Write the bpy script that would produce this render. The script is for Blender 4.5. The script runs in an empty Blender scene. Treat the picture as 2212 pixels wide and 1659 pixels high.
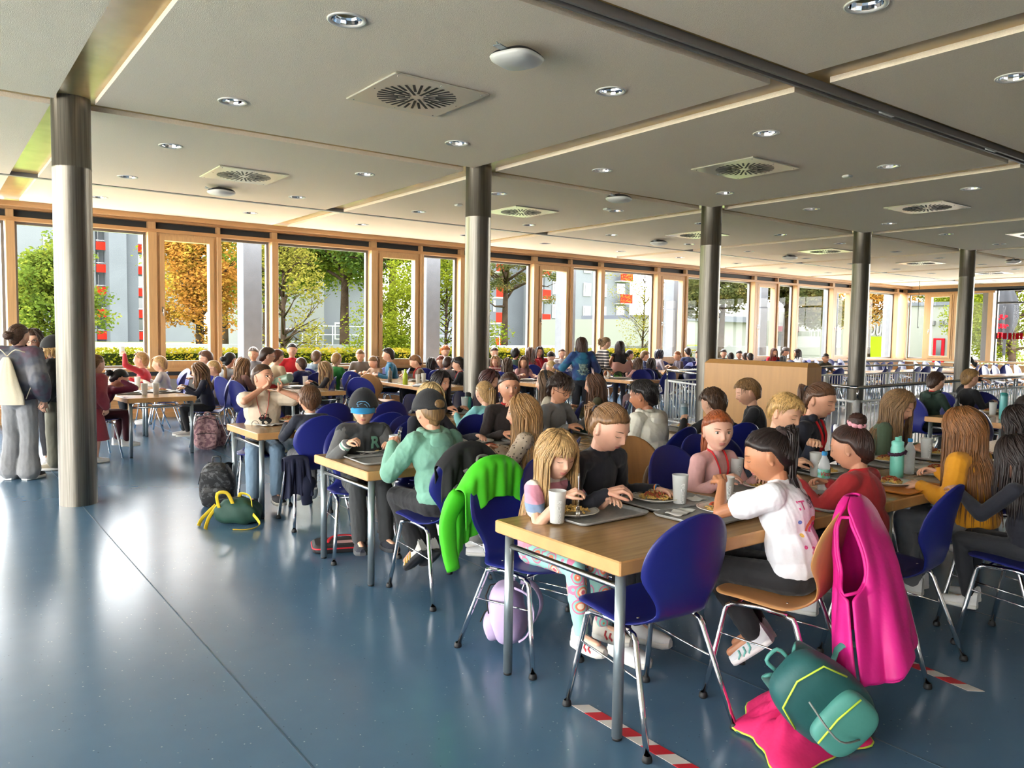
import bpy, math, random, numpy as np
from mathutils import Vector, Matrix
from mathutils.bvhtree import BVHTree
random.seed(7)
SC = bpy.context.scene
COL = SC.collection
# ------------------------------------------------------------ camera
CAMH = 1.67
FPX, YAW, PITCH, ROLL = 1699.86, 0.927905706, -0.0647765693, 0.0155326321
cam_f = np.array([math.cos(PITCH)*math.cos(YAW), math.cos(PITCH)*math.sin(YAW), math.sin(PITCH)])
cam_r = np.array([math.sin(YAW), -math.cos(YAW), 0.0])
cam_u = np.cross(cam_r, cam_f)
_c, _s = math.cos(ROLL), math.sin(ROLL)
cam_r, cam_u = _c*cam_r+_s*cam_u, -_s*cam_r+_c*cam_u
cd = bpy.data.cameras.new('camera'); cam = bpy.data.objects.new('camera', cd); COL.objects.link(cam)
cd.sensor_width = 36.0; cd.lens = FPX/2212*36.0; cd.clip_end = 400; cd.clip_start = .05
M = Matrix.Identity(4)
for i in range(3):
    M[i][0] = cam_r[i]; M[i][1] = cam_u[i]; M[i][2] = -cam_f[i]
M[2][3] = CAMH
cam.matrix_world = M
SC.camera = cam
def ray(px, py): return cam_f+(px-1106)/FPX*cam_r-(py-829.5)/FPX*cam_u
def at_z(px, py, z): d = ray(px, py); t = (z-CAMH)/d[2]; return Vector((d[0]*t, d[1]*t, z))
def at_y(px, py, y): d = ray(px, py); t = y/d[1]; return Vector((d[0]*t, y, CAMH+d[2]*t))
def at_x(px, py, x): d = ray(px, py); t = x/d[0]; return Vector((x, d[1]*t, CAMH+d[2]*t))
# ------------------------------------------------------------ view, world, lights
SC.view_settings.view_transform = 'Standard'; SC.view_settings.look = 'None'
SC.view_settings.exposure = 0.9; SC.view_settings.gamma = 1.0
SC.view_settings.use_curve_mapping = False
w = bpy.data.worlds.new('overcast_sky'); SC.world = w; w.use_nodes = True
nt = w.node_tree; nt.nodes.clear()
o_ = nt.nodes.new('ShaderNodeOutputWorld'); b_ = nt.nodes.new('ShaderNodeBackground')
tc = nt.nodes.new('ShaderNodeTexCoord'); sx = nt.nodes.new('ShaderNodeSeparateXYZ'); cr = nt.nodes.new('ShaderNodeValToRGB')
nt.links.new(tc.outputs['Generated'], sx.inputs[0]); nt.links.new(sx.outputs['Z'], cr.inputs['Fac'])
cr.color_ramp.elements[0].position = 0.0; cr.color_ramp.elements[0].color = (1, .985, .95, 1)
cr.color_ramp.elements[1].position = .6; cr.color_ramp.elements[1].color = (.96, .97, 1, 1)
nt.links.new(cr.outputs[0], b_.inputs['Color']); nt.links.new(b_.outputs[0], o_.inputs['Surface'])
b_.inputs['Strength'].default_value = 13.0
try:
    cy = SC.cycles
    cy.max_bounces = 6; cy.diffuse_bounces = 4; cy.glossy_bounces = 3; cy.transmission_bounces = 4; cy.transparent_max_bounces = 12
    cy.caustics_reflective = False; cy.caustics_refractive = False
    cy.use_adaptive_sampling = True; cy.adaptive_threshold = .03
    cy.sample_clamp_indirect = 6.0; cy.use_denoising = True
except Exception: pass
# ------------------------------------------------------------ materials
MATS = {}
def lin(c):
    return tuple((v/12.92 if v <= .04045 else ((v+.055)/1.055)**2.4) for v in c)
def mat(name, col, rough=.5, metal=0., var=0., scale=8., stretch=(1, 1, 1), bump=0., bscale=30., emit=None, spec=.5, col2=None, sheen=0., coat=0., trans=0., lo=.4, hi=.6, kind='noise', alpha=1.):
    """procedural principled material; col = linear rgb"""
    if name in MATS: return MATS[name]
    m = bpy.data.materials.new(name); m.use_nodes = True; nt = m.node_tree; N = nt.nodes; L = nt.links
    b = N['Principled BSDF']; b.inputs['Base Color'].default_value = (*col, 1); b.inputs['Roughness'].default_value = rough
    b.inputs['Metallic'].default_value = metal; b.inputs['Specular IOR Level'].default_value = spec
    if sheen: b.inputs['Sheen Weight'].default_value = sheen
    if coat: b.inputs['Coat Weight'].default_value = coat; b.inputs['Coat Roughness'].default_value = .15
    if trans: b.inputs['Transmission Weight'].default_value = trans
    if alpha < 1: b.inputs['Alpha'].default_value = alpha
    if emit: b.inputs['Emission Color'].default_value = (*emit[:3], 1); b.inputs['Emission Strength'].default_value = emit[3]
    tc = N.new('ShaderNodeTexCoord'); mp = N.new('ShaderNodeMapping'); mp.inputs['Scale'].default_value = stretch
    L.new(tc.outputs['Object'], mp.inputs['Vector'])
    if var or col2:
        if kind == 'voronoi':
            n = N.new('ShaderNodeTexVoronoi'); n.inputs['Scale'].default_value = scale; fo = n.outputs['Distance']
        elif kind == 'wave':
            n = N.new('ShaderNodeTexWave'); n.inputs['Scale'].default_value = scale; n.inputs['Distortion'].default_value = 1.5; fo = n.outputs['Fac']
        else:
            n = N.new('ShaderNodeTexNoise'); n.inputs['Scale'].default_value = scale; n.inputs['Detail'].default_value = 5; fo = n.outputs['Fac']
        L.new(mp.outputs[0], n.inputs['Vector'])
        r = N.new('ShaderNodeValToRGB'); r.color_ramp.elements[0].position = lo; r.color_ramp.elements[1].position = hi
        c2 = col2 if col2 else tuple(min(1, v*(1+var)) for v in col)
        c1 = col if col2 else tuple(v*(1-var) for v in col)
        r.color_ramp.elements[0].color = (*c1, 1); r.color_ramp.elements[1].color = (*c2, 1)
        L.new(fo, r.inputs['Fac']); L.new(r.outputs[0], b.inputs['Base Color'])
    if bump:
        n2 = N.new('ShaderNodeTexNoise'); n2.inputs['Scale'].default_value = bscale; n2.inputs['Detail'].default_value = 3
        L.new(mp.outputs[0], n2.inputs['Vector'])
        bp = N.new('ShaderNodeBump'); bp.inputs['Strength'].default_value = 1.; bp.inputs['Distance'].default_value = bump
        L.new(n2.outputs['Fac'], bp.inputs['Height']); L.new(bp.outputs[0], b.inputs['Normal'])
    MATS[name] = m
    return m
def S(r, g, b): return lin((r/255, g/255, b/255))
# ------------------------------------------------------------ mesh builder
class MB:
    def __init__(s): s.v = []; s.f = []; s.sm = []; s.mi = []; s.m = 0
    def add(s, vs, fs, smooth=False):
        o = len(s.v); s.v += [tuple(p) for p in vs]
        for f in fs: s.f.append(tuple(i+o for i in f)); s.sm.append(smooth); s.mi.append(s.m)
        return s
    def box(s, a, b, bev=0):
        x0, y0, z0 = a; x1, y1, z1 = b
        if bev:
            e = bev
            P = []
            for z, q in ((z0, e), (z0+e, 0), (z1-e, 0), (z1, e)):
                for (x, y) in ((x0+e, y0), (x1-e, y0), (x1, y0+e), (x1, y1-e), (x1-e, y1), (x0+e, y1), (x0, y1-e), (x0, y0+e)):
                    cx, cy = (x0+x1)/2, (y0+y1)/2
                    P.append((x+(q if x < cx else -q), y+(q if y < cy else -q), z))
            F = [tuple(range(7, -1, -1)), tuple(range(24, 32))]
            for k in range(3):
                for i in range(8): j = (i+1) % 8; F.append((k*8+i, k*8+j, k*8+8+j, k*8+8+i))
            return s.add(P, F)
        P = [(x, y, z) for z in (z0, z1) for (x, y) in ((x0, y0), (x1, y0), (x1, y1), (x0, y1))]
        return s.add(P, [(3, 2, 1, 0), (4, 5, 6, 7), (0, 1, 5, 4), (1, 2, 6, 5), (2, 3, 7, 6), (3, 0, 4, 7)])
    def obox(s, c, ax, ay, az):
        c = np.array(c, float); ax, ay, az = map(lambda q: np.array(q, float), (ax, ay, az))
        P = [c+i*ax+j*ay+k*az for k in (-1, 1) for (i, j) in ((-1, -1), (1, -1), (1, 1), (-1, 1))]
        return s.add(P, [(3, 2, 1, 0), (4, 5, 6, 7), (0, 1, 5, 4), (1, 2, 6, 5), (2, 3, 7, 6), (3, 0, 4, 7)])
    def tube(s, pts, rad, n=8, closed=False, flat=None, cap=True):
        """pts list, rad scalar or list, flat=(axis vector, ratio) squashes"""
        pts = [np.array(p, float) for p in pts]; m = len(pts)
        if np.isscalar(rad): rad = [rad]*m
        prev = None; V = []
        for i in range(m):
            if closed: t = pts[(i+1) % m]-pts[i-1]
            else: t = pts[min(i+1, m-1)]-pts[max(i-1, 0)]
            t = t/(np.linalg.norm(t)+1e-9)
            if prev is None:
                a = np.array([0, 0, 1.]) if abs(t[2]) < .9 else np.array([1., 0, 0])
                if flat is not None: a = np.array(flat[0], float)
            else: a = prev
            u = a-t*np.dot(a, t); u /= np.linalg.norm(u)+1e-9; w_ = np.cross(t, u); prev = u
            fr = flat[1] if flat is not None else 1
            for k in range(n):
                th = 2*math.pi*k/n
                V.append(pts[i]+rad[i]*(math.cos(th)*u*fr+math.sin(th)*w_))
        F = []
        for i in range(m if closed else m-1):
            for k in range(n):
                a0 = i*n+k; a1 = i*n+(k+1) % n; j = (i+1) % m
                F.append((a0, a1, j*n+(k+1) % n, j*n+k))
        if not closed and cap: F.append(tuple(range(n-1, -1, -1))); F.append(tuple((m-1)*n+k for k in range(n)))
        return s.add(V, F, True)
    def cap(s, p, q, r0, r1=None, n=10):
        """capsule"""
        p = np.array(p, float); q = np.array(q, float); r1 = r0 if r1 is None else r1
        d = q-p; l = np.linalg.norm(d); d = d/(l+1e-9)
        P = []; R = []
        for a in (-.98, -.8, -.45): P.append(p+d*r0*a); R.append(r0*math.sqrt(1-a*a))
        P.append(p); R.append(r0); P.append(q); R.append(r1)
        for a in (.45, .8, .98): P.append(q+d*r1*a); R.append(r1*math.sqrt(1-a*a))
        return s.tube(P, R, n)
    def ell(s, c, r, n=16, m=10, rot=None):
        V = []; F = []
        for i in range(m+1):
            th = math.pi*i/m
            for k in range(n):
                ph = 2*math.pi*k/n
                V.append((r[0]*math.sin(th)*math.cos(ph), r[1]*math.sin(th)*math.sin(ph), r[2]*math.cos(th)))
        V = np.array(V)
        if rot is not None: V = V@np.array(rot).T
        V = V+np.array(c, float)
        for i in range(m):
            for k in range(n): F.append((i*n+k, (i+1)*n+k, (i+1)*n+(k+1) % n, i*n+(k+1) % n))
        return s.add(V, F, True)
    def lathe(s, prof, n=24, c=(0, 0, 0), smooth=True):
        V = []; F = []; m = len(prof)
        for (r, z) in prof:
            for k in range(n):
                a = 2*math.pi*k/n; V.append((c[0]+r*math.cos(a), c[1]+r*math.sin(a), c[2]+z))
        for i in range(m-1):
            for k in range(n): F.append((i*n+k, i*n+(k+1) % n, (i+1)*n+(k+1) % n, (i+1)*n+k))
        return s.add(V, F, smooth)
    def disc(s, c, r, n=24, up=True):
        V = [(c[0]+r*math.cos(2*math.pi*k/n), c[1]+r*math.sin(2*math.pi*k/n), c[2]) for k in range(n)]
        return s.add(V, [tuple(range(n)) if up else tuple(range(n-1, -1, -1))])
    def grid(s, P, smooth=True, wrap=False):
        a = len(P); b = len(P[0]); V = [p for r in P for p in r]; F = []
        for i in range(a-1):
            for j in range(b if wrap else b-1): F.append((i*b+j, i*b+(j+1) % b, (i+1)*b+(j+1) % b, (i+1)*b+j))
        return s.add(V, F, smooth)
    def prism(s, poly, z0, z1):
        n = len(poly); V = [(x, y, z0) for x, y in poly]+[(x, y, z1) for x, y in poly]
        return s.add(V, [tuple(range(n-1, -1, -1)), tuple(range(n, 2*n))]+[(i, (i+1) % n, n+(i+1) % n, n+i) for i in range(n)])
    def mesh(s, name):
        me = bpy.data.meshes.new(name)
        V = np.array(s.v, dtype=np.float32).reshape(-1, 3)
        me.from_pydata(V.tolist(), [], s.f)
        me.polygons.foreach_set('use_smooth', s.sm)
        if any(s.mi): me.polygons.foreach_set('material_index', s.mi)
        me.update()
        return me
    def build(s, name, mats, parent=None, loc=None, rz=0.):
        me = s.mesh(name)
        return link(name, me, mats, parent, loc, rz)
def link(name, me, mats=None, parent=None, loc=None, rz=0.):
    if mats is not None:
        if not isinstance(mats, (list, tuple)): mats = [mats]
        for m in mats: me.materials.append(m)
    o = bpy.data.objects.new(name, me); COL.objects.link(o)
    if parent is not None: o.parent = parent
    if loc is not None: o.location = loc
    if rz: o.rotation_euler = (0, 0, rz)
    return o
def empty(name, loc=(0, 0, 0), rz=0.):
    o = bpy.data.objects.new(name, None); COL.objects.link(o); o.location = loc; o.rotation_euler = (0, 0, rz); o.empty_display_size = .1
    return o
def tag(o, label, cat, group=None, kind=None):
    if label: o['label'] = label
    if cat: o['category'] = cat
    if group: o['group'] = group
    if kind: o['kind'] = kind
    return o
def struct(o): o['kind'] = 'structure'; return o
KIDS = {}
def children(o): return [c for c in bpy.data.objects if c.parent == o] if o.name not in KIDS else KIDS[o.name]
def proto_done(o):
    """remember the tree of a prototype for fast copies"""
    ch = [c for c in COL.objects if c.parent == o]; KIDS[o.name] = ch
    for c in ch: KIDS[c.name] = [d for d in COL.objects if d.parent == c]
    return o
USED = set()
def dup(proto, loc, rz, label, group=None, kids=True, swap=None, scale=None):
    if proto.name not in USED: r = proto; USED.add(proto.name); first = True
    else:
        r = proto.copy(); COL.objects.link(r); first = False
        if kids:
            for ch in KIDS[proto.name]:
                c = ch.copy(); COL.objects.link(c); c.parent = r
                for g in KIDS.get(ch.name, []): d = g.copy(); COL.objects.link(d); d.parent = c
    r.location = loc; r.rotation_euler = (0, 0, rz)
    if scale: r.scale = scale
    r['label'] = label
    if group: r['group'] = group
    return r
def ordn(i): return ['first', 'second', 'third', 'fourth', 'fifth', 'sixth', 'seventh', 'eighth', 'ninth', 'tenth', 'eleventh', 'twelfth'][i] if i < 12 else str(i+1)+'th'
# text as a mesh (local XY plane)
def text_mesh(txt, size, shear=0., ext=.0006, bold=0.):
    cu = bpy.data.curves.new('t', 'FONT'); cu.body = txt; cu.size = size; cu.shear = shear; cu.extrude = ext; cu.offset = bold; cu.align_x = 'CENTER'; cu.align_y = 'CENTER'; cu.resolution_u = 3
    o = bpy.data.objects.new('t', cu); COL.objects.link(o)
    dg = bpy.context.evaluated_depsgraph_get(); me = bpy.data.meshes.new_from_object(o.evaluated_get(dg))
    bpy.data.objects.remove(o); bpy.data.curves.remove(cu)
    return me
# ============================================================ ROOM
PX = [1.16+4.52*n for n in range(-2, 7)]       # beam lines across
ZC, ZS = 3.70, 3.745
XW0, XW1 = -7.6, 30.83; YB, YW = -5.2, 15.55
stucco = mat('ceiling_stucco', S(240, 224, 202), .9, var=.03, scale=90, bump=.004, bscale=170)
beech = mat('beech_wood', S(214, 168, 112), .38, var=.13, scale=3, stretch=(14, 1.2, 14), lo=.3, hi=.7)
beechv = mat('beech_wood_upright', S(188, 150, 104), .42, var=.1, scale=3, stretch=(14, 14, .8), lo=.3, hi=.7)
beechx = mat('beech_wood_rail', S(180, 138, 92), .42, var=.1, scale=3, stretch=(.8, 14, 14), lo=.3, hi=.7)
soffit = mat('lacquered_soffit', S(196, 160, 100), .22, var=.1, scale=2.5, stretch=(1, 1, 1), spec=.6)
steel = mat('brushed_steel', S(120, 115, 106), .36, 1., var=.3, scale=5, stretch=(16, 16, .25), lo=.3, hi=.7)
steel_r = mat('polished_steel', S(200, 198, 195), .18, 1.)
chrome = mat('chrome', S(225, 225, 228), .09, 1.)
galv = mat('grey_enamel_steel', S(150, 160, 165), .35, .75)
black = mat('black_rubber', S(22, 22, 24), .6)
dark = mat('dark_grille', S(44, 48, 50), .6)
greyf = mat('grey_aluminium', S(120, 118, 116), .45, .5)
white = mat('white_enamel', S(232, 232, 230), .4)
SPECKS = True
# floor: blue linoleum with specks, welded seams as real thin strips
fl = mat('blue_linoleum', S(96, 128, 148), .2, spec=.5)
if True:
    nt = fl.node_tree; N = nt.nodes; L = nt.links; b = N['Principled BSDF']
    tc = N.new('ShaderNodeTexCoord')
    n1 = N.new('ShaderNodeTexNoise'); n1.inputs['Scale'].default_value = 1.6; n1.inputs['Detail'].default_value = 3; n1.inputs['Roughness'].default_value = .7
    r1 = N.new('ShaderNodeValToRGB'); r1.color_ramp.elements[0].position = .2; r1.color_ramp.elements[1].position = .8
    r1.color_ramp.elements[0].color = (*S(72, 103, 130), 1); r1.color_ramp.elements[1].color = (*S(80, 112, 138), 1)
    L.new(tc.outputs['Object'], n1.inputs['Vector']); L.new(n1.outputs['Fac'], r1.inputs['Fac'])
    v1 = N.new('ShaderNodeTexVoronoi'); v1.inputs['Scale'].default_value = 26; L.new(tc.outputs['Object'], v1.inputs['Vector'])
    g1 = N.new('ShaderNodeMath'); g1.operation = 'LESS_THAN'; g1.inputs[1].default_value = .085; L.new(v1.outputs['Distance'], g1.inputs[0])
    n3 = N.new('ShaderNodeTexNoise'); n3.inputs['Scale'].default_value = 19; L.new(tc.outputs['Object'], n3.inputs['Vector'])
    g2 = N.new('ShaderNodeValToRGB'); g2.color_ramp.elements[0].position = .45; g2.color_ramp.elements[1].position = .55
    g2.color_ramp.elements[0].color = (*S(52, 76, 96), 1); g2.color_ramp.elements[1].color = (*S(140, 165, 178), 1)
    L.new(n3.outputs['Fac'], g2.inputs['Fac'])
    mx = N.new('ShaderNodeMix'); mx.data_type = 'RGBA'; L.new(g1.outputs[0], mx.inputs['Factor']); L.new(r1.outputs[0], mx.inputs['A']); L.new(g2.outputs[0], mx.inputs['B'])
    L.new((mx.outputs['Result'] if SPECKS else r1.outputs[0]), b.inputs['Base Color'])
    n2 = N.new('ShaderNodeTexNoise'); n2.inputs['Scale'].default_value = 3.5; n2.inputs['Detail'].default_value = 5; n2.inputs['Roughness'].default_value = .55
    m2 = N.new('ShaderNodeMapRange'); m2.inputs['From Min'].default_value = .3; m2.inputs['From Max'].default_value = .7; m2.inputs['To Min'].default_value = .16; m2.inputs['To Max'].default_value = .36
    L.new(tc.outputs['Object'], n2.inputs['Vector']); L.new(n2.outputs['Fac'], m2.inputs['Value']); b.inputs['Roughness'].default_value = .23
    n4 = N.new('ShaderNodeTexNoise'); n4.inputs['Scale'].default_value = 8; n4.inputs['Detail'].default_value = 6; L.new(tc.outputs['Object'], n4.inputs['Vector'])
    pass
struct(MB().box((XW0, YB, -.2), (XW1+.2, YW+.15, 0)).build('floor', fl))
seam = mat('seam_weld', S(58, 84, 104), .5)
m = MB()
for x in (1.15, 3.15, 5.15, -.85): m.box((x-.004, YB+.1, 0), (x+.004, YW-.4, .0012))
struct(m.build('trim_1', seam))
# ceiling: lacquered soffit above, stucco panels with round holes below
struct(MB().box((XW0, YB, ZS), (XW1, YW+.1, ZS+.3)).build('ceiling', soffit))
YR = [(-5.1, -.9), (-.6, 3.64), (3.96, 8.22), (8.46, 12.70), (12.80, 15.3)]
LY = [-3.9, -1.85, .45, 2.68, 4.91, 7.28, 9.48, 11.80, 13.95]
HOLES = []; pid = 0
def panel(x0, x1, y0, y1):
    hx = [x for n in range(-3, 7) for x in (1.16+4.52*n+1.12, 1.16+4.52*n+3.50) if x0 < x < x1]
    hy = [y for y in LY if y0+.2 < y < y1-.2]
    cx = sorted([x0, x1]+[x+d for x in hx for d in (-.14, .14)]); cyy = sorted([y0, y1]+[y+d for y in hy for d in (-.14, .14)])
    m = MB()
    for i in range(len(cx)-1):
        for j in range(len(cyy)-1):
            a, b, c, d = cx[i], cx[i+1], cyy[j], cyy[j+1]
            mx_, my_ = (a+b)/2, (c+d)/2
            if any(abs(mx_-x) < .01 and abs(b-a-.28) < .01 for x in hx) and any(abs(my_-y) < .01 for y in hy):
                HOLES.append((mx_, my_)); V = []; n = 32
                for k in range(n):
                    t = 2*math.pi*k/n+.0001; co, si = math.cos(t), math.sin(t); q = .14/max(abs(co), abs(si))
                    V += [(mx_+.102*co, my_+.102*si, ZC), (mx_+q*co, my_+q*si, ZC)]
                m.add(V, [(2*k, 2*((k+1) % n), 2*((k+1) % n)+1, 2*k+1) for k in range(n)])
            else: m.add([(a, c, ZC), (a, d, ZC), (b, d, ZC), (b, c, ZC)], [(0, 1, 2, 3)])
    for (p, q) in (((x0, y0), (x1, y0)), ((x1, y0), (x1, y1)), ((x1, y1), (x0, y1)), ((x0, y1), (x0, y0))):
        m.add([(*p, ZC), (*q, ZC), (*q, ZS), (*p, ZS)], [(0, 1, 2, 3)])
    return m
pm = 0
for n in range(-2, 7):
    x0 = 1.16+4.52*n+.165; x1 = x0+4.52-.33
    if n == 6: x1 = XW1-.1
    for (y0, y1) in YR:
        if x0 < -7.5: x0 = -7.5
        pm += 1; struct(panel(x0, x1, y0, y1).build('trim_%d' % (pm+1), stucco))
TN = [pm+1]
def trim(m, mt): TN[0] += 1; return struct(m.build('trim_%d' % TN[0], mt))
# grey slot rail near windows and curtain track in the near band
trim(MB().box((XW0, 12.71, 3.69), (XW1, 12.79, 3.745)), greyf)
m = MB(); m.box((XW0, 3.74, 3.68), (XW1, 3.768, 3.745)); m.box((XW0, 3.812, 3.68), (XW1, 3.84, 3.745)); m.box((XW0, 3.768, 3.72), (XW1, 3.812, 3.745)); trim(m, mat('track_grey', S(120, 116, 112), .5))
for k, x in enumerate((6.9, 9.05)): trim(MB().box((x, 3.775, 3.682), (x+.22, 3.805, 3.70)), white)
# steel columns
for k in range(5):
    x = 1.14+4.518*k; m = MB()
    m.lathe([(.162, 0), (.162, 3.1), (.164, 3.105), (.164, 3.12), (.162, 3.125), (.162, ZS)], 40, (x, 8.32, 0))
    o = m.build('column', steel)
    tag(o, ['thick brushed steel round column nearest the camera on the left', 'brushed steel round column in the middle of the hall, second from left', 'brushed steel round column rising behind the beech panel', 'brushed steel round column behind the white railing, fourth from left', 'brushed steel round column farthest right near the far glass wall'][k], 'column', 'steel columns')
# ---------------------------------------------------------------- window wall
glass = bpy.data.materials.new('window_glass'); glass.use_nodes = True; nt = glass.node_tree; nt.nodes.clear()
o_ = nt.nodes.new('ShaderNodeOutputMaterial'); mx = nt.nodes.new('ShaderNodeMixShader'); tr = nt.nodes.new('ShaderNodeBsdfTransparent'); gl = nt.nodes.new('ShaderNodeBsdfGlossy')
fr = nt.nodes.new('ShaderNodeFresnel'); fr.inputs['IOR'].default_value = 1.17
tr.inputs['Color'].default_value = (.97, .985, .98, 1); gl.inputs['Roughness'].default_value = .02
nt.links.new(fr.outputs[0], mx.inputs['Fac']); nt.links.new(tr.outputs[0], mx.inputs[1]); nt.links.new(gl.outputs[0], mx.inputs[2]); nt.links.new(mx.outputs[0], o_.inputs['Surface'])
# long horizontal members
LW = [-7.6, XW1]
trim(MB().box((LW[0], 15.28, 3.62), (LW[1], 15.5, 3.70)), beechx)     # board under the ceiling
trim(MB().box((LW[0], 15.46, 3.585), (LW[1], 15.7, 3.70)), beechx)
trim(MB().box((LW[0], 15.62, 3.46), (LW[1], 15.7, 3.60)), dark)
trim(MB().box((LW[0], 15.50, 3.40), (LW[1], 15.70, 3.465)), beechx)
trim(MB().box((LW[0], 15.42, .86), (LW[1], 15.74, .92)), beechx)     # sill
trim(MB().box((LW[0], 15.55, .78), (LW[1], 15.74, .86)), dark)
struct(MB().box((LW[0], 15.58, 0), (LW[1], 15.75, .8)).build('wall_back', mat('beech_panel_low', S(190, 140, 90), .5, var=.1, scale=3, stretch=(.8, 14, 14))))
struct(MB().box((LW[0], 15.545, 0), (LW[1], 15.58, .1)).build('baseboard_back', beechx))
radm = mat('radiator_grey', S(150, 148, 146), .5)
NW = [0]; ND = [0]
def frame_box(m, axis, a0, a1, z0, z1, d0, d1, t):
    """rectangular ring; axis 'x' wall along X at depth d0..d1 (y)"""
    def bx(p0, p1, q0, q1):
        if axis == 'x': m.box((p0, d0, q0), (p1, d1, q1))
        else: m.box((d0, p0, q0), (d1, p1, q1))
    bx(a0, a0+t, z0, z1); bx(a1-t, a1, z0, z1); bx(a0+t, a1-t, z0, z0+t); bx(a0+t, a1-t, z1-t, z1)
def fixed_win(axis, a0, a1, z0, z1, d, sgn=1):
    NW[0] += 1; m = MB(); t = .045
    frame_box(m, axis, a0, a1, z0, z1, *(sorted((d+sgn*.02, d+sgn*.10))), t)
    f = struct(m.build('window_%d' % NW[0], greyf))
    g = MB()
    if axis == 'x': g.add([(a0+t, d+.06, z0+t), (a1-t, d+.06, z0+t), (a1-t, d+.06, z1-t), (a0+t, d+.06, z1-t)], [(0, 1, 2, 3)])
    else: g.add([(d+.06, a0+t, z0+t), (d+.06, a1-t, z0+t), (d+.06, a1-t, z1-t), (d+.06, a0+t, z1-t)], [(0, 1, 2, 3)])
    struct(g.build('pane', glass, f)); return f
def sash(axis, a0, a1, z0, z1, d, sgn=1):
    NW[0] += 1; m = MB()
    frame_box(m, axis, a0, a1, z0, z1, *(sorted((d-.10, d+.06))), .05)
    f = struct(m.build('window_%d' % NW[0], beechv)); m = MB()
    frame_box(m, axis, a0+.05, a1-.05, z0+.05, z1-.05, *(sorted((d-.13, d+.04))), .085)
    s = struct(m.build('sash', beechv, f)); g = MB(); t = .135
    if axis == 'x': g.add([(a0+t, d, z0+t), (a1-t, d, z0+t), (a1-t, d, z1-t), (a0+t, d, z1-t)], [(0, 1, 2, 3)])
    else: g.add([(d, a0+t, z0+t), (d, a1-t, z0+t), (d, a1-t, z1-t), (d, a0+t, z1-t)], [(0, 1, 2, 3)])
    struct(g.build('pane', glass, s)); h = MB()
    if axis == 'x': h.tube([(a0+.09, d-.13, 2.0), (a0+.09, d-.18, 2.0), (a0+.09, d-.185, 1.88)], .011, 8); h.box((a0+.075, d-.14, 1.95), (a0+.105, d-.13, 2.05))
    else: h.tube([(d-.13, a1-.09, 2.0), (d-.18, a1-.09, 2.0), (d-.185, a1-.09, 1.88)], .011, 8); h.box((d-.14, a1-.105, 1.95), (d-.13, a1-.075, 2.05))
    struct(h.build('handle', steel_r, s)); return f
def post(x, wd, y0=15.46, y1=15.74, z0=.92):
    trim(MB().box((x-wd, y0, z0), (x, y1, 3.40), .006), beechv)
    trim(MB().box((x-wd+.01, 15.50, 3.46), (x-.01, 15.70, 3.59)), beechv)
for n in range(-3, 6):
    X = 3.46+4.455*n
    if n >= 0 or True:
        sash('x', X, X+1.07, .92, 3.40, 15.62)
        post(X+1.15, .08)
        fixed_win('x', X+1.15, X+2.12, .92, 3.40, 15.62)
        post(X+2.26, .13)
        if X+4.30 < XW1: fixed_win('x', X+2.26, X+4.30, .92, 3.40, 15.62)
        else: fixed_win('x', X+2.26, X+4.2, .92, 3.40, 15.62)
        post(X+4.455, .15)
    # radiator panel below sill
    if X+4.3 < XW1: trim(MB().box((X+.15, 15.50, .36), (X+4.2, 15.54, .72), .008), radm)
post(XW1+.02, .14)
# far wall
FD = XW1
struct(MB().box((FD+.04, 3, 0), (FD+.2, YW+.2, .8)).build('wall_right', MATS['beech_panel_low']))
trim(MB().box((FD-.12, 3, .86), (FD+.2, YW, .92)), beechx)
trim(MB().box((FD-.1, 3, 3.585), (FD+.2, YW, 3.745)), beechx); trim(MB().box((FD, 3, 3.45), (FD+.2, YW, 3.6)), dark); trim(MB().box((FD-.05, 12.35, 3.38), (FD+.2, YW, 3.46)), beechx)
fixed_win('y', 14.8, 15.42, .92, 3.4, FD)
trim(MB().box((FD-.08, 14.66, .92), (FD+.18, 14.8, 3.4), .006), beechv)
sash('y', 13.72, 14.66, .92, 3.4, FD)
trim(MB().box((FD-.08, 13.62, .92), (FD+.18, 13.72, 3.4), .006), beechv)
fixed_win('y', 12.72, 13.62, .92, 3.4, FD)
trim(MB().box((FD-.08, 12.38, .92), (FD+.18, 12.55, 3.4), .006), beechv)
trim(MB().box((FD-.02, 12.55, .92), (FD+.16, 12.72, 3.4), .006), greyf)
# glazed entrance, dark frames with a transom
dk = mat('dark_frame', S(58, 58, 60), .4, .4)
for k in range(4):
    y1 = 12.3-k*2.3; y0 = y1-2.3
    m = MB(); frame_box(m, 'y', y0, y1, .05, 3.5, FD, FD+.1, .05); m.box((FD, y0+.05, 2.98), (FD+.1, y1-.05, 3.05))
    ND[0] += 1; f = struct(m.build('door_%d' % ND[0], dk)); g = MB()
    g.add([(FD+.05, y0+.05, .1), (FD+.05, y1-.05, .1), (FD+.05, y1-.05, 3.45), (FD+.05, y0+.05, 3.45)], [(0, 1, 2, 3)]); struct(g.build('pane', glass, f))
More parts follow.
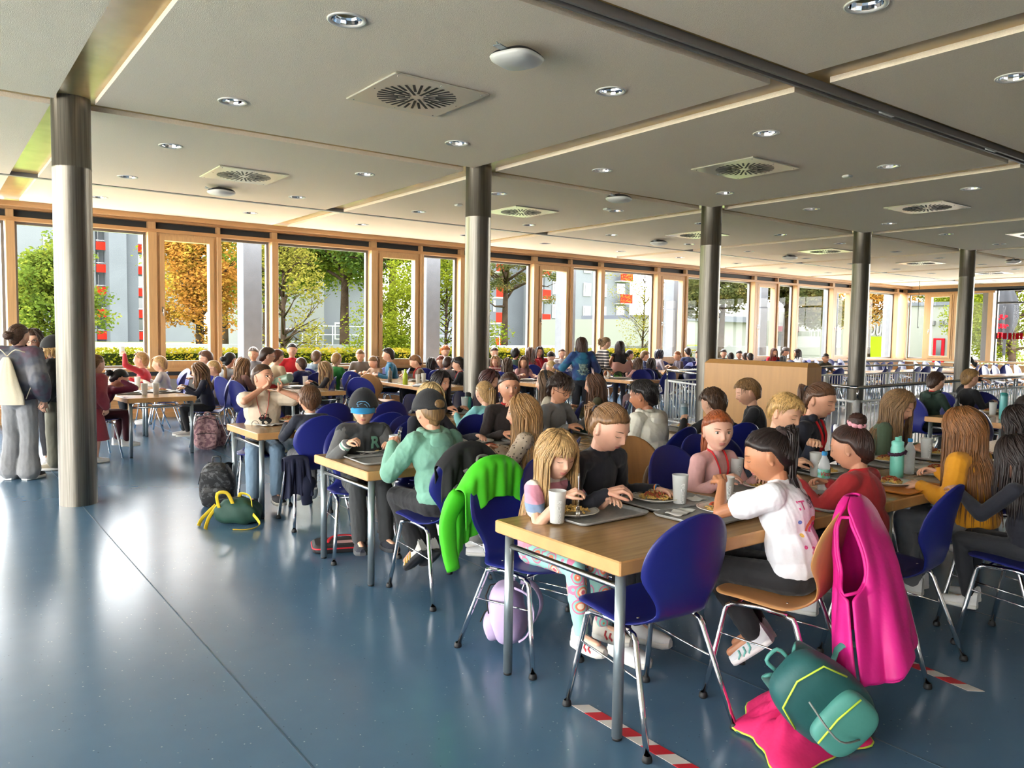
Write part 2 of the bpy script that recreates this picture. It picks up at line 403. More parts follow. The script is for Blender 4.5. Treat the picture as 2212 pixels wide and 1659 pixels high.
# rest of the shell behind the camera: dim back wall, glazed left side
wallm = mat('rear_wall_paint', S(190, 182, 172), .8)
struct(MB().box((XW0, YB-.2, 0), (XW1, YB, 3.9)).build('wall_front', wallm))
struct(MB().box((XW1, YB, 0), (XW1+.2, 3.1, 3.9)).build('wall_right_rear', wallm))
for k in range(6):
    y0 = -4.6+k*3.4
    fixed_win('y', y0, y0+3.0, .5, 3.4, XW0-.1)
    trim(MB().box((XW0-.1, y0+3.0, .5), (XW0+.15, y0+3.4, 3.4), .006), beechv)
struct(MB().box((XW0-.1, YB, 0), (XW0, YW, .5)).build('wall_left', wallm))
trim(MB().box((XW0-.1, YB, 3.4), (XW0+.05, YW, 3.8)), beechx)
trim(MB().box((XW0-.1, YB, .5), (XW0+.15, -4.6, 3.4)), wallm)
# ---------------------------------------------------------------- ceiling fittings
rim = mat('light_rim_white', S(205, 203, 198), .4)
refl = mat('mirror_reflector', S(235, 235, 238), .06, 1.)
lampm = mat('lamp_glass', S(210, 210, 205), .2, emit=(1, .93, .8, .6))
t = empty('downlight')
m = MB(); m.lathe([(.128, 0), (.128, -.006), (.12, -.009), (.104, -.006), (.100, .0), (.1, .012)], 40); m.build('rim', rim, t)
m = MB(); pr = [(.100, .002), (.094, .03), (.082, .06), (.062, .088), (.04, .104), (.0, .108)]
m.lathe(pr, 16, smooth=False); m.build('reflector', refl, t)
m = MB(); m.cap((-.03, 0, .06), (.03, 0, .06), .016, n=10); m.cap((-.03, .0, .09), (-.03, .0, .07), .012); m.build('lamp', lampm, t)
tag(t, 'x', 'ceiling light'); proto_done(t); DL = t
colof = lambda x: int(round((x-1.16-1.12)/4.52)) if abs((x-1.16-1.12)/4.52-round((x-1.16-1.12)/4.52)) < .05 else int(round((x-1.16-3.5)/4.52))
for (x, y) in HOLES:
    if x < -1.0 or y < 2: continue
    c = math.floor((x-1.16)/4.52); side = 'left' if (x-1.16-4.52*c) < 2.2 else 'right'
    rws = [13.95, 11.8, 9.48, 7.28, 4.91, 2.68]; r = min(range(6), key=lambda i: abs(rws[i]-y))
    dup(DL, (x, y, ZC), 0, 'round recessed downlight, %s from the window wall, %s side of %s bay from left' % (ordn(r), side, ordn(c+1)), 'recessed downlights')
vplate = mat('vent_plate', S(214, 208, 190), .28, .35)
t = empty('ceiling_vent'); m = MB(); m.box((-.45, -.45, -.02), (.45, .45, -.004), .006); m.build('face_plate', vplate, t)
m = MB(); n = 32
for k in range(n):
    a = 2*math.pi*k/n; ca, sa = math.cos(a), math.sin(a)
    r0 = (.06, .16, .10, .2)[k % 4]; r1 = .34
    cx, cy_ = ca*(r0+r1)/2, sa*(r0+r1)/2
    m.obox((cx, cy_, -.0205), (ca*(r1-r0)/2, sa*(r1-r0)/2, 0), (-sa*.011, ca*.011, 0), (0, 0, .002))
m.build('slots', black, t)
m = MB()
for (x, y) in ((-.4, 0), (.4, 0), (0, .4), (0, -.4), (.4, .4), (-.4, .4), (.4, -.4), (-.4, -.4)): m.ell((x, y, -.021), (.008, .008, .003), 8, 4)
m.build('screws', steel_r, t)
tag(t, 'x', 'ceiling vent'); proto_done(t)
for (x, y, lb) in ((3.46, 6.05, 'nearest the camera and largest'), (3.46, 10.6, 'above the left window tables, second nearest on the left'), (7.98, 6.05, 'right of the second column, nearest the right foreground'), (8.05, 10.57, 'just right of the second steel column toward the windows'), (12.4, 6.0, 'over the railing, right of the third steel column'), (12.5, 10.57, 'crossed by the third steel column'), (16.95, 10.5, 'between the third and fourth steel columns'), (21.3, 10.4, 'between the fourth and fifth steel columns'), (16.95, 6.05, 'at the right picture edge over the railing'), (25.8, 10.5, 'farthest right near the far glass wall')):
    dup(t, (x, y, ZC), 0, 'square radial ceiling vent '+lb, 'swirl ceiling vents')
# access points
apw = mat('pale_plastic', S(205, 205, 200), .35)
t = empty('wireless_access_point'); m = MB(); V = []
def sq(r, z, n=28, p=3.2): return [(math.copysign(abs(math.cos(2*math.pi*k/n))**(2/p), math.cos(2*math.pi*k/n))*r, math.copysign(abs(math.sin(2*math.pi*k/n))**(2/p), math.sin(2*math.pi*k/n))*r, z) for k in range(n)]
m.grid([sq(.168, -.055), sq(.175, -.065), sq(.165, -.085), sq(.13, -.105), sq(.08, -.116), sq(.02, -.12), sq(.001, -.12)], wrap=True); m.build('dome', apw, t)
m = MB(); m.grid([sq(.001, -.02), sq(.12, -.02), sq(.15, -.035), sq(.17, -.055)], wrap=True); m.box((-.06, -.03, -.03), (.06, .03, 0)); m.build('base', black, t)
m = MB(); m.box((-.26, -.03, -.05), (-.15, .03, -.044)); m.tube([(-.26, .0, -.03), (-.18, .01, -.045), (-.1, 0, -.03)], .006, 6); m.build('bracket', galv, t)
tag(t, 'x', 'access point'); proto_done(t)
for (x, y, lb) in ((3.46, 4.62, 'white domed access point on the ceiling in front of the nearest vent'), (3.5, 11.73, 'white domed access point below the second vent, above the left windows tables'), (8.12, 8.33, 'white domed access point in the beam line right of the second column'), (12.6, 11.69, 'white domed access point left of the third column'), (17.2, 11.6, 'white domed access point between the third and fourth columns'), (21.7, 8.33, 'white domed access point right of the fifth column')):
    dup(t, (x, y, ZC-.005), math.radians(20), lb, 'ceiling access points')
for (x, y, lb) in ((6.88, 10.68, 'small square white sensor on the ceiling, left of the second column'), (9.3, 5.5, 'small flat sensor on the ceiling beside the large right vent'), (8.9, 9.4, 'small round sensor plate on the ceiling right of the second column')):
    o = MB().box((-.05, -.05, -.03), (.05, .05, 0), .01).build('ceiling_sensor', apw, loc=(x, y, ZC)); tag(o, lb, 'sensor', 'ceiling sensors')
# hanging chain with hook in the far corner
m = MB(); p = at_y(1987, 600, 13.5)
for k in range(30): m.tube([(p.x+.012*math.cos(a)*(k % 2), p.y+.012*math.cos(a)*((k+1) % 2), 3.66-k*.05+.03*math.sin(a)) for a in [i*math.pi/3 for i in range(6)]], .005, 5, closed=True)
m.tube([(p.x, p.y, 2.2), (p.x, p.y, 2.1), (p.x+.04, p.y, 2.06), (p.x+.06, p.y, 2.1)], .01, 6)
tag(m.build('hanging_chain', black), 'thin dark chain with a hook hanging from the ceiling in the far corner', 'chain')
# ============================================================ OUTSIDE
rnd = random.Random(11)
S_ = S
def S(r, g, b): return tuple(.36*v for v in S_(r, g, b))
lawn = mat('lawn', S_(120, 140, 70), .9, var=.3, scale=2)
pave = mat('concrete_paving', S_(226, 220, 208), .8, var=.08, scale=1)
struct(MB().box((-60, 15.8, -.5), (160, 19.5, -.3)).build('trim_900', pave))
struct(MB().box((-60, 19.5, -.5), (160, 200, -.32)).build('trim_901', lawn))
struct(MB().box((31.1, -60, -.5), (160, 15.8, -.3)).build('trim_902', pave))
struct(MB().box((-60, -60, -.5), (-7.8, 15.8, -.3)).build('trim_903', pave))
conc = mat('white_painted_concrete', S(136, 140, 146), .8, var=.04, scale=6, bump=.003, bscale=40)
for k in range(7):
    x = 5.72+4.52*k; m = MB().box((x-.2, 17.0, -.3), (x+.2, 17.42, 7), .01)
    tag(m.build('outdoor_pillar', conc), ['white square concrete pillar outside, leftmost, just left of the big middle window', 'white square concrete pillar outside, left of the second steel column', 'white square concrete pillar outside, behind the girl in the blue wolf hoodie', 'white square concrete pillar outside, seen through the sash left of the third steel column', 'white square concrete pillar outside, between the third steel column and the pine', 'white square concrete pillar outside, just left of the fourth steel column', 'white square concrete pillar outside, beside the lime green doors'][k], 'pillar', 'white pillars outside the window wall')
m = MB(); m.lathe([(.13, -.3), (.13, 2.9), (.15, 2.92), (.15, 3.0), (.13, 3.02), (.13, 6)], 20, (at_y(2, 600, 17.2).x-.06, 17.2, 0)); tag(m.build('downpipe', galv), 'round grey steel pipe outside the leftmost window', 'pipe')
# hedge
def foliage(m, pts, size, rn, dens_dir=None):
    for p in pts:
        a, b, c = rn.uniform(0, 6.28), rn.uniform(-1, 1), rn.uniform(0, 6.28)
        u = np.array([math.cos(a), math.sin(a), b*.8]); u /= np.linalg.norm(u); v = np.cross(u, [math.cos(c), math.sin(c), .5]); v /= np.linalg.norm(v)+1e-6
        s_ = size*rn.uniform(.6, 1.3); p = np.array(p)
        m.add([p-u*s_, p+v*s_*.5, p+u*s_, p-v*s_*.5], [(0, 1, 2, 3)])
def leafmat(name, c1, c2, c3):
    if name in MATS: return MATS[name]
    m = mat(name, c1, .7); nt = m.node_tree; N = nt.nodes; L = nt.links; b = N['Principled BSDF']
    tc = N.new('ShaderNodeTexCoord'); n = N.new('ShaderNodeTexNoise'); n.inputs['Scale'].default_value = 1.1; n.inputs['Detail'].default_value = 6; n.inputs['Roughness'].default_value = .8
    r = N.new('ShaderNodeValToRGB'); r.color_ramp.elements[0].position = .36; r.color_ramp.elements[1].position = .66
    e = r.color_ramp.elements.new(.5); r.color_ramp.elements[0].color = (*c1, 1); e.color = (*c2, 1); r.color_ramp.elements[2].color = (*c3, 1)
    L.new(tc.outputs['Object'], n.inputs['Vector']); L.new(n.outputs['Fac'], r.inputs['Fac']); L.new(r.outputs[0], b.inputs['Base Color'])
    b.inputs['Subsurface Weight'].default_value = 0
    tl = N.new('ShaderNodeBsdfTranslucent'); L.new(r.outputs[0], tl.inputs['Color']); mx = N.new('ShaderNodeMixShader'); mx.inputs[0].default_value = .35
    L.new(b.outputs[0], mx.inputs[1]); L.new(tl.outputs[0], mx.inputs[2]); L.new(mx.outputs[0], N['Material Output'].inputs['Surface'])
    return m
hedgem = leafmat('hedge_leaves', S(84, 98, 24), S(140, 134, 34), S(186, 150, 56))
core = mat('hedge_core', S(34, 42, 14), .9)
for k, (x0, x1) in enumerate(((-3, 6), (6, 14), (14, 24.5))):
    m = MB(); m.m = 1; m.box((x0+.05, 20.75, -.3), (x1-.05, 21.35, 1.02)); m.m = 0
    pts = []
    for i in range(int((x1-x0)*620)):
        x = rnd.uniform(x0, x1); z = rnd.uniform(-.2, 1.14); y = 20.7+rnd.uniform(-.08, .06)
        if rnd.random() < .35: z = 1.08+rnd.uniform(-.06, .08); y = rnd.uniform(20.7, 21.4)
        pts.append((x, y, z))
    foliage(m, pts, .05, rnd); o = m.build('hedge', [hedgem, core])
    tag(o, ['clipped yellow green hedge outside the left windows', 'clipped yellow green hedge outside the middle windows, behind the red shirted young man', 'clipped yellow green hedge outside, behind the standing girls'][k], 'hedge', 'clipped hedge outside')
# low white wall behind the hedge
tag(MB().box((6.5, 28, -.3), (42, 28.3, 1.12)).build('garden_wall', mat('white_render', S(150, 152, 154), .8)), 'long low white wall behind the hedge', 'wall')
# trees
barkm = mat('bark', S(70, 58, 48), .9, var=.3, scale=3)
def tree(name, x, y, h, w_, th, trunk_r, leaves, lm, label, seed, lsz=.11, squash=1., open_=0., lean=0, low=.3, branchy=26):
    rn = random.Random(seed); t = empty(name, (x, y, -.3)); m = MB()
    top = np.array([lean, 0, h*.75]); m.tube([(0, 0, 0), (lean*.2, .05, h*.2), (lean*.5, 0, h*.45), top], [trunk_r, trunk_r*.8, trunk_r*.55, trunk_r*.15], 10)
    tips = []
    for i in range(branchy):
        q = rn.uniform(low, .75); base = np.array([lean*q/.75, 0, h*q]); a = rn.uniform(0, 6.28); l = w_*rn.uniform(.5, 1)*(1-.5*max(0, q-.4)/.4)
        end = base+np.array([math.cos(a)*l, math.sin(a)*l, h*rn.uniform(.02, .2)]); mid = (base+end)/2+np.array([0, 0, .06*h*rn.uniform(-.5, 1)])
        m.tube([base, mid, end], [trunk_r*.35, trunk_r*.2, trunk_r*.06], 6); tips += [end, mid, (mid+end)/2]
        for j in range(3):
            e2 = end+np.array([rn.uniform(-1, 1), rn.uniform(-1, 1), rn.uniform(-.4, .8)])*l*.35; m.tube([mid+(end-mid)*rn.uniform(0, .9), e2], [trunk_r*.1, trunk_r*.03], 4); tips.append(e2)
    for i in range(6): tips.append(top+np.array([rn.uniform(-.3, .3)*w_, rn.uniform(-.3, .3)*w_, rn.uniform(0, .2)*h]))
    m.build('trunk', barkm, t); m = MB(); pts = []; leaves = int(leaves*1.9); lsz = lsz*.68
    cl = [tips[rn.randrange(len(tips))]+np.array([rn.gauss(0, .12)*w_, rn.gauss(0, .12)*w_, rn.gauss(0, .05)*h]) for _ in range(int(130*(1-open_)))]
    for i in range(leaves):
        c = cl[rn.randrange(len(cl))]; r = th*rn.random()**.45; a = rn.uniform(0, 6.28); b = rn.uniform(-1, 1)
        pts.append(c+np.array([math.cos(a)*math.sqrt(1-b*b), math.sin(a)*math.sqrt(1-b*b), b*squash])*r)
    foliage(m, pts, lsz, rn); m.build('foliage', lm, t); return tag(t, label, 'tree', 'trees outside')
G = lambda a, b, c: leafmat('leaf_%d_%d' % (int(a[0]), int(b[0])), S(*a), S(*b), S(*c))
green = G((66, 88, 34), (104, 122, 46), (156, 156, 56)); orange = G((150, 96, 42), (196, 136, 62), (150, 148, 52)); birch = G((120, 118, 40), (146, 138, 60), (100, 110, 40)); dkgreen = G((52, 74, 34), (78, 102, 46), (116, 132, 58)); pine = G((70, 80, 48), (98, 100, 58), (146, 118, 66)); bright = G((92, 112, 28), (126, 134, 36), (66, 94, 26))
def tx(px, y): return at_y(px, 650, y).x
tree('maple_tree', tx(115, 27), 27, 4.6, 1.35, .45, .14, 8000, green, 'green leafy tree outside the far left window', 1, .10, .8)
tree('maple_tree', tx(432, 31), 31, 8.2, 1.5, .6, .2, 15000, orange, 'orange autumn tree seen through the left sash window', 2, .10, .8, low=.2, branchy=34)
tree('maple_tree', tx(486, 40), 40, 11, 2.4, 1.0, .2, 9000, bright, 'yellow green tree behind the orange autumn tree', 3, .13)
tree('maple_tree', tx(612, 27), 27, 6.5, 1.4, .4, .12, 2600, birch, 'thin half bare tree at the left of the big middle window', 4, .09, 1, .4, low=.15, branchy=44)
tree('oak_tree', tx(745, 33), 33, 10.5, 2.7, .95, .26, 17000, green, 'large green tree filling the big middle window', 5, .15, low=.35, branchy=38)
tree('maple_tree', tx(575, 36), 36, 9.5, 2.2, .9, .2, 9000, green, 'green tree between the orange tree and the big middle window', 21, .14, low=.3)
tree('oak_tree', tx(690, 50), 50, 13, 4.2, 1.2, .3, 9000, bright, 'tall yellow green tree behind the large middle tree', 6, .16)
tree('oak_tree', tx(848, 30), 30, 9.5, 2.4, .9, .26, 11000, dkgreen, 'dark green tree with a thick trunk in the middle sash window', 7, .11, low=.45)
tree('bushy_tree', tx(868, 24), 24, 4.2, 1.3, .45, .05, 9000, bright, 'slender yellow green shrub tree in front of the dark trunk, middle sash window', 8, .07, low=.08, branchy=40)
tree('bushy_tree', tx(965, 25), 25, 7, 1.5, .55, .07, 9000, bright, 'bright green young tree left of the second steel column', 9, .08, low=.1, branchy=40)
tree('pine_tree', tx(1092, 34), 34, 9.6, 3.2, .5, .22, 9000, pine, 'tall pine with bare trunk right of the second steel column', 10, .10, .5, .3, low=.35, branchy=22)
tree('birch_tree', tx(1392, 27), 27, 7.2, 1.3, .4, .06, 3600, birch, 'slim yellow birch in front of the white apartment block', 11, .06, 1, .3, low=.12, branchy=40)
tree('pine_tree', tx(1562, 24), 24, 7.4, 2.7, .7, .2, 14000, pine, 'wide pine crown behind the third steel column', 12, .14, .5, .1, low=.38)
tree('pine_tree', tx(1704, 23), 23, 7.6, 2.7, .7, .34, 15000, pine, 'pine with thick trunk seen between the third and fourth columns', 13, .14, .5, .1, low=.36)
tree('maple_tree', tx(1880, 27), 27, 7.5, 2.4, .7, .2, 10000, orange, 'brownish autumn tree behind the fourth column', 14, .11, low=.38)
def txr(px, x): return at_x(px, 650, x).y
tree('maple_tree', 60, txr(2030, 60), 9.5, 3.6, 1.0, .22, 12000, bright, 'bright green tree behind the low building at the far right', 15, .14, low=.3)
tree('maple_tree', 50, txr(2100, 50), 8, 2.8, .9, .22, 11000, bright, 'bright green tree left of the closed parasol', 16, .12, low=.25)
tree('maple_tree', 44, txr(2195, 44), 7, 2.6, .8, .2, 12000, bright, 'bright green tree right behind the closed parasol', 17, .11, low=.12)
# buildings
gw = mat('light_grey_render', S(104, 108, 116), .85, var=.04, scale=.4); gw2 = mat('mid_grey_render', S(92, 96, 104), .85, var=.04, scale=.4); ww = mat('white_render_block', S(112, 116, 122), .85, var=.03, scale=.4)
red = mat('red_balcony_panel', S(190, 46, 36), .6); winm = mat('window_dark_glass', S(60, 66, 70), .15); shut = mat('white_shutter', S(165, 166, 168), .7)
t = empty('apartment_tower', (0, 0, 0)); Y = 116
def bx(nm, mt, a, b, par): return MB().box(a, b).build(nm, mt, par)
xa = [at_y(p, 650, Y).x for p in (30, 90, 208, 228, 265, 292, 325, 336)]
bx('wall', ww, (xa[0], Y, -.3), (xa[2], Y+12, 30), t); bx('tower_wall', gw, (xa[3], Y-3, -.3), (xa[4], Y+10, 30), t); bx('tower_wall', gw2, (xa[4], Y-2.2, -.3), (xa[5], Y+10, 30), t); bx('wall', ww, (xa[5], Y, -.3), (xa[7]+6, Y+12, 30), t); bx('wall', gw, (xa[2], Y+1, -.3), (xa[3], Y+12, 30), t)
for k in range(9):
    z = -1.4+k*2.92
    for (a, b, yy) in ((xa[2], xa[3], Y-.6), (xa[5], xa[6], Y-.8)):
        bl = bx('balcony', red, (a, yy, z+1.4), (b, yy+.15, z+2.45), t); bx('railing', steel_r, (a, yy, z+2.6), (b, yy+.08, z+2.66), bl)
        wn = bx('window', winm, (a+.4, Y-.05 if b > 20 else Y+.9, z+2.5), (b-.6, Y+.05 if b > 20 else Y+1.05, z+4.1), t)
    if k > 1: wn = bx('window', winm, (at_y(90, 650, Y).x+.3, Y-.1, z+1.5), (at_y(110, 650, Y).x, Y+.05, z+2.8), t)
tag(t, 'grey and white high rise with a column of red balconies, left windows', 'building')
t = empty('apartment_block'); Y = 72; q = lambda p: at_y(p, 650, Y).x
bx('wall', ww, (q(1176), Y, -.3), (q(1352), Y+10, 20), t); bx('side_wall', gw2, (q(1352), Y+1.5, -.3), (q(1378), Y+10, 20), t); bx('wall', gw, (q(1040), Y+4, -.3), (q(1176), Y+12, 20), t)
for k in range(7):
    z = -1.5+k*2.8
    for (a, b) in ((1060, 1075), (1160, 1176), (1327, 1352)):
        bl = bx('balcony', red, (q(a), Y-1.2, z+1.5), (q(b), Y-1.05, z+2.6), t); bx('balcony_floor', shut, (q(a), Y-1.2, z+1.35), (q(b), Y, z+1.5), bl)
        wn = bx('window', winm, (q(a)+.3, Y-.06, z+2.7), (q(b)-.3, Y+.05, z+4), t)
    for p in (1200, 1267, 1301):
        wn = bx('window', shut, (q(p-8), Y-.12, z+2.2), (q(p+8), Y-.04, z+3.8), t); bx('pane', winm, (q(p-5), Y-.16, z+2.35), (q(p+5), Y-.11, z+3.6), wn)
tag(t, 'white apartment block with red balconies seen right of the second steel column', 'building')
t = empty('low_house'); Y = 46; q = lambda p: at_y(p, 650, Y).x
bx('wall', mat('pale_grey_house', S(120, 122, 122), .85), (q(560), Y, -.3), (q(700), Y+8, 5.2), t); bx('wall', ww, (q(700), Y+.8, -.3), (q(800), Y+8, 5.0), t); bx('roof', gw, (q(556), Y-.4, 5.2), (q(806), Y+8, 5.5), t)
for (a, b, c, d) in ((612, 650, 713, 735), (380, 392, 600, 620), (725, 742, 700, 730)):
    p = at_y(a, d, Y); p2 = at_y(b, c, Y); wn = bx('window', shut, (p.x-.1, Y-.08, p.z-.1), (p2.x+.1, Y-.02, p2.z+.1), t); bx('pane', winm, (p.x, Y-.12, p.z), (p2.x, Y-.07, p2.z), wn)
m = MB()
for k in range(14): m.tube([(q(640)+k*1.0, Y-3, -.3), (q(640)+k*1.0, Y-3, 1.9)], .025, 5)
m.tube([(q(640), Y-3, 1.9), (q(640)+13, Y-3, 1.9)], .03, 5); m.tube([(q(640), Y-3, 1.4), (q(640)+13, Y-3, 1.4)], .025, 5); m.build('railing', galv, t)
tag(t, 'low pale house with dark windows behind the big middle window', 'building')
# campus building
t = empty('campus_building'); cwm = mat('campus_white', S(138, 140, 134), .85); lime = mat('lime_door', S(138, 172, 32), .6)
Y = 36; q = lambda p, y=Y: at_y(p, 650, y).x
bx('wall', cwm, (q(1375), Y, -.3), (q(1508), Y+10, 2.7), t); bx('roof_edge', gw, (q(1470), Y-.1, 2.7), (q(1650), Y+10, 3.1), t)
bx('wall', cwm, (q(1508), Y+.3, -.3), (q(1690), Y+10, 2.9), t); bx('door', lime, (q(1487), Y-.08, -.3), (q(1510), Y+.05, 1.05), t)
bx('window', winm, (q(1690), Y-.2, -.3), (q(1775), Y+.1, 1.9), t); bx('canopy', mat('dark_red_canopy', S(110, 40, 48), .6), (q(1680), Y-1.2, 2.1), (q(1780), Y, 2.5), t); bx('wall', cwm, (q(1680), Y+.1, 1.9), (q(1780), Y+8, 3.6), t)
Y2 = 33; bx('wall', cwm, (q(1775, Y2), Y2, -.3), (q(1930, Y2), Y2+8, 4.0), t)
bx('door', lime, (at_y(1868, 700, Y2).x, Y2-.08, -.3), (at_y(1906, 700, Y2).x, Y2, at_y(1890, 727, Y2).z), t)
me = text_mesh('Campus', 1.9, .15, .02); o = link('lettering', me, dk, t); p = at_y(1868, 708, Y2); o.location = (p.x, Y2-.05, p.z); o.rotation_euler = (math.pi/2, 0, 0)
tag(t, 'low white campus building with lime green doors and handwritten lettering', 'building')
t = empty('gallery_building'); X = 46; qy = lambda p: at_x(p, 650, X).y
bx('wall', cwm, (X, qy(2075), -.3), (X+8, qy(1950), at_x(2030, 660, X).z), t); bx('roof_edge', gw, (X-.1, qy(2078), at_x(2030, 660, X).z), (X+8, qy(1950), at_x(2030, 652, X).z), t)
bx('door', mat('red_door', S(170, 30, 40), .5), (X-.1, qy(2046), -.3), (X, qy(2022), at_x(2030, 731, X).z), t); bx('window', winm, (X-.12, qy(2040), -.2), (X-.08, qy(2029), at_x(2030, 735, X).z), t)
m = MB()
for p in (2016, 2035, 2052): c = at_x(p, 698, X); m.box((X-.1, c.y-.12, c.z-.12), (X, c.y+.12, c.z+.12))
m.build('wall_light', dk, t)
bx('lime_wall', lime, (X-1.5, qy(1978), -.3), (X-1.3, qy(1966), at_x(1970, 728, X).z), t)
tag(t, 'low white building with a red door and three small square lamps, far right', 'building')
# parasol and red lettering on the glass
p = at_x(2172, 700, 36); m = MB(); pr = []
t = empty('closed_parasol', (36, p.y, -.3)); z0 = at_x(2172, 768, 36).z+.3; z1 = at_x(2172, 616, 36).z+.3; R_ = []
for k in range(15):
    f = k/14; z = z0+(z1-z0)*f; r = .05+.36*math.sin(math.pi*min(1, (1-f)*1.25+.02))**.7 if f < .97 else .03
    R_.append([(r*(1+.16*math.sin(a*6+f*5))*math.cos(a), r*(1+.16*math.sin(a*6+f*5))*math.sin(a), z) for a in [2*math.pi*i/36 for i in range(36)]])
m.grid(R_, wrap=True); m.build('canopy', mat('parasol_grey', S(70, 72, 76), .8), t); MB().lathe([(.04, 0), (.04, z0+.3)], 12).build('pole', steel, t)
rl = mat('red_lettering', S(200, 30, 45), .5)
for (dz, hw, n_) in ((.35, .22, 5), (-.02, .26, 9), (-.38, .16, 7)):
    m = MB(); m.tube([(-.44, hw*(1-2*q)+.03*math.sin(q*n_*9), z0+(z1-z0)*.42+dz+.12*math.sin(q*n_*6.28*.5)*(1-.4*q)) for q in np.linspace(0, 1, 40)], .022, 6); m.build('red_script', rl, t)
tag(t, 'closed grey parasol with red lettering outside the far right entrance', 'parasol')
m = MB(); rr = random.Random(5); a = at_x(2147, 725, FD); b = at_x(2212, 727, FD); y = a.y
while y > b.y-.6:
    wd_ = rr.uniform(.05, .13); m.box((FD+.03, y-wd_, a.z-.12), (FD+.04, y, a.z+.1)); y -= wd_+rr.choice((.02, .03, .05))
tag(m.build('glass_sticker_band', rl), 'band of red block lettering stuck on the far right entrance glass', 'sticker')

S = S_

for k_, m_ in MATS.items():
    if k_ in ('lawn', 'concrete_paving', 'white_painted_concrete', 'hedge_leaves', 'hedge_core', 'white_render', 'bark', 'light_grey_render', 'mid_grey_render', 'white_render_block', 'red_balcony_panel', 'white_shutter', 'pale_grey_house', 'campus_white', 'lime_door', 'dark_red_canopy', 'red_door', 'parasol_grey', 'red_lettering') or k_.startswith('leaf_'):
        m_.node_tree.nodes['Principled BSDF'].inputs['Specular IOR Level'].default_value = 0.
# ============================================================ FURNITURE PROTOTYPES
blue = mat('blue_stained_plywood', S(30, 36, 112), .38, spec=.4)
ply = mat('beech_plywood', S(182, 132, 82), .4, var=.1, scale=3, stretch=(10, 1, 1), lo=.3, hi=.7)
def interp(xs, ys, n):
    t = np.linspace(0, len(xs)-1, n); return np.interp(t, range(len(xs)), xs), np.interp(t, range(len(ys)), ys)
def smooth_curve(P, n):
    P = np.array(P, float); m = len(P); out = []
    for i in range(n):
        t = i/(n-1)*(m-1); k = min(int(t), m-2); f = t-k
        p0, p1, p2, p3 = P[max(k-1, 0)], P[k], P[k+1], P[min(k+2, m-1)]
        out.append(.5*((2*p1)+(-p0+p2)*f+(2*p0-5*p1+4*p2-p3)*f*f+(-p0+3*p1-3*p2+p3)*f**3))
    return np.array(out)
def shell_mesh(nu=14):
    key = [(.228, .458), (.205, .473), (.10, .472), (-.04, .460), (-.125, .462), (-.185, .492), (-.213, .56), (-.232, .66), (-.258, .79), (-.292, .915)]
    fine = smooth_curve(key, 400); L_ = np.concatenate([[0], np.cumsum(np.linalg.norm(np.diff(fine, axis=0), axis=1))]); T = L_[-1]
    ss = np.concatenate([np.linspace(0, .10, 9)[:-1], np.linspace(.10, .80, 26)[:-1], .80+.20*np.sin(np.linspace(0, math.pi/2, 14))])*T
    C = np.stack([np.interp(ss, L_, fine[:, 0]), np.interp(ss, L_, fine[:, 1])], 1); q = ss/T; ns = len(q); sw = .52; W = np.zeros(ns)
    for i in range(ns):
        if q[i] < .10: W[i] = .203*(1-((.10-q[i])/.105)**2.6)**(1/2.2)
        elif q[i] < .36: W[i] = .203
        elif q[i] < sw: f = (q[i]-.36)/(sw-.36); W[i] = .203-.08*(.5-.5*math.cos(math.pi*f))
        elif q[i] < .74: f = (q[i]-sw)/(.74-sw); W[i] = .123+.08*(.5-.5*math.cos(math.pi*f))
        else: f = (q[i]-.74)/.26; W[i] = .203*max(.0004, 1-f**2.15)**.5
    W = np.maximum(W, .004); rows = []
    for i in range(ns):
        a, b = C[max(i-1, 0)], C[min(i+1, ns-1)]; t = (b-a)/np.linalg.norm(b-a); nr = np.array([-t[1], t[0]])
        if nr[1] < 0 and i < ns*.45: nr = -nr
        if i >= ns*.45 and nr[0] < 0: nr = -nr
        r1, r2 = [], []
        for j in range(nu+1):
            u = -1+2*j/nu; x = W[i]*u; f = max(0, (q[i]-.5)/.5); dy = .036*(x/.2)**2*min(1, f*2.5); dz = .006*u*u*(1 if f <= 0 else 0)
            p = np.array([x, C[i][0]+dy, C[i][1]+dz]); e = 1-max(0, abs(u)-.9)/.1*.6; n3 = np.array([0, nr[0], nr[1]])*.0058*e; r1.append(tuple(p+n3)); r2.append(tuple(p-n3))
        rows.append(r1+r2[::-1])
    m = MB(); m.grid(rows, wrap=True); n = 2*(nu+1); m.add(rows[0], [tuple(range(n))]); m.add(rows[-1], [tuple(range(n-1, -1, -1))])
    return m
SHELL = shell_mesh().mesh('shell')
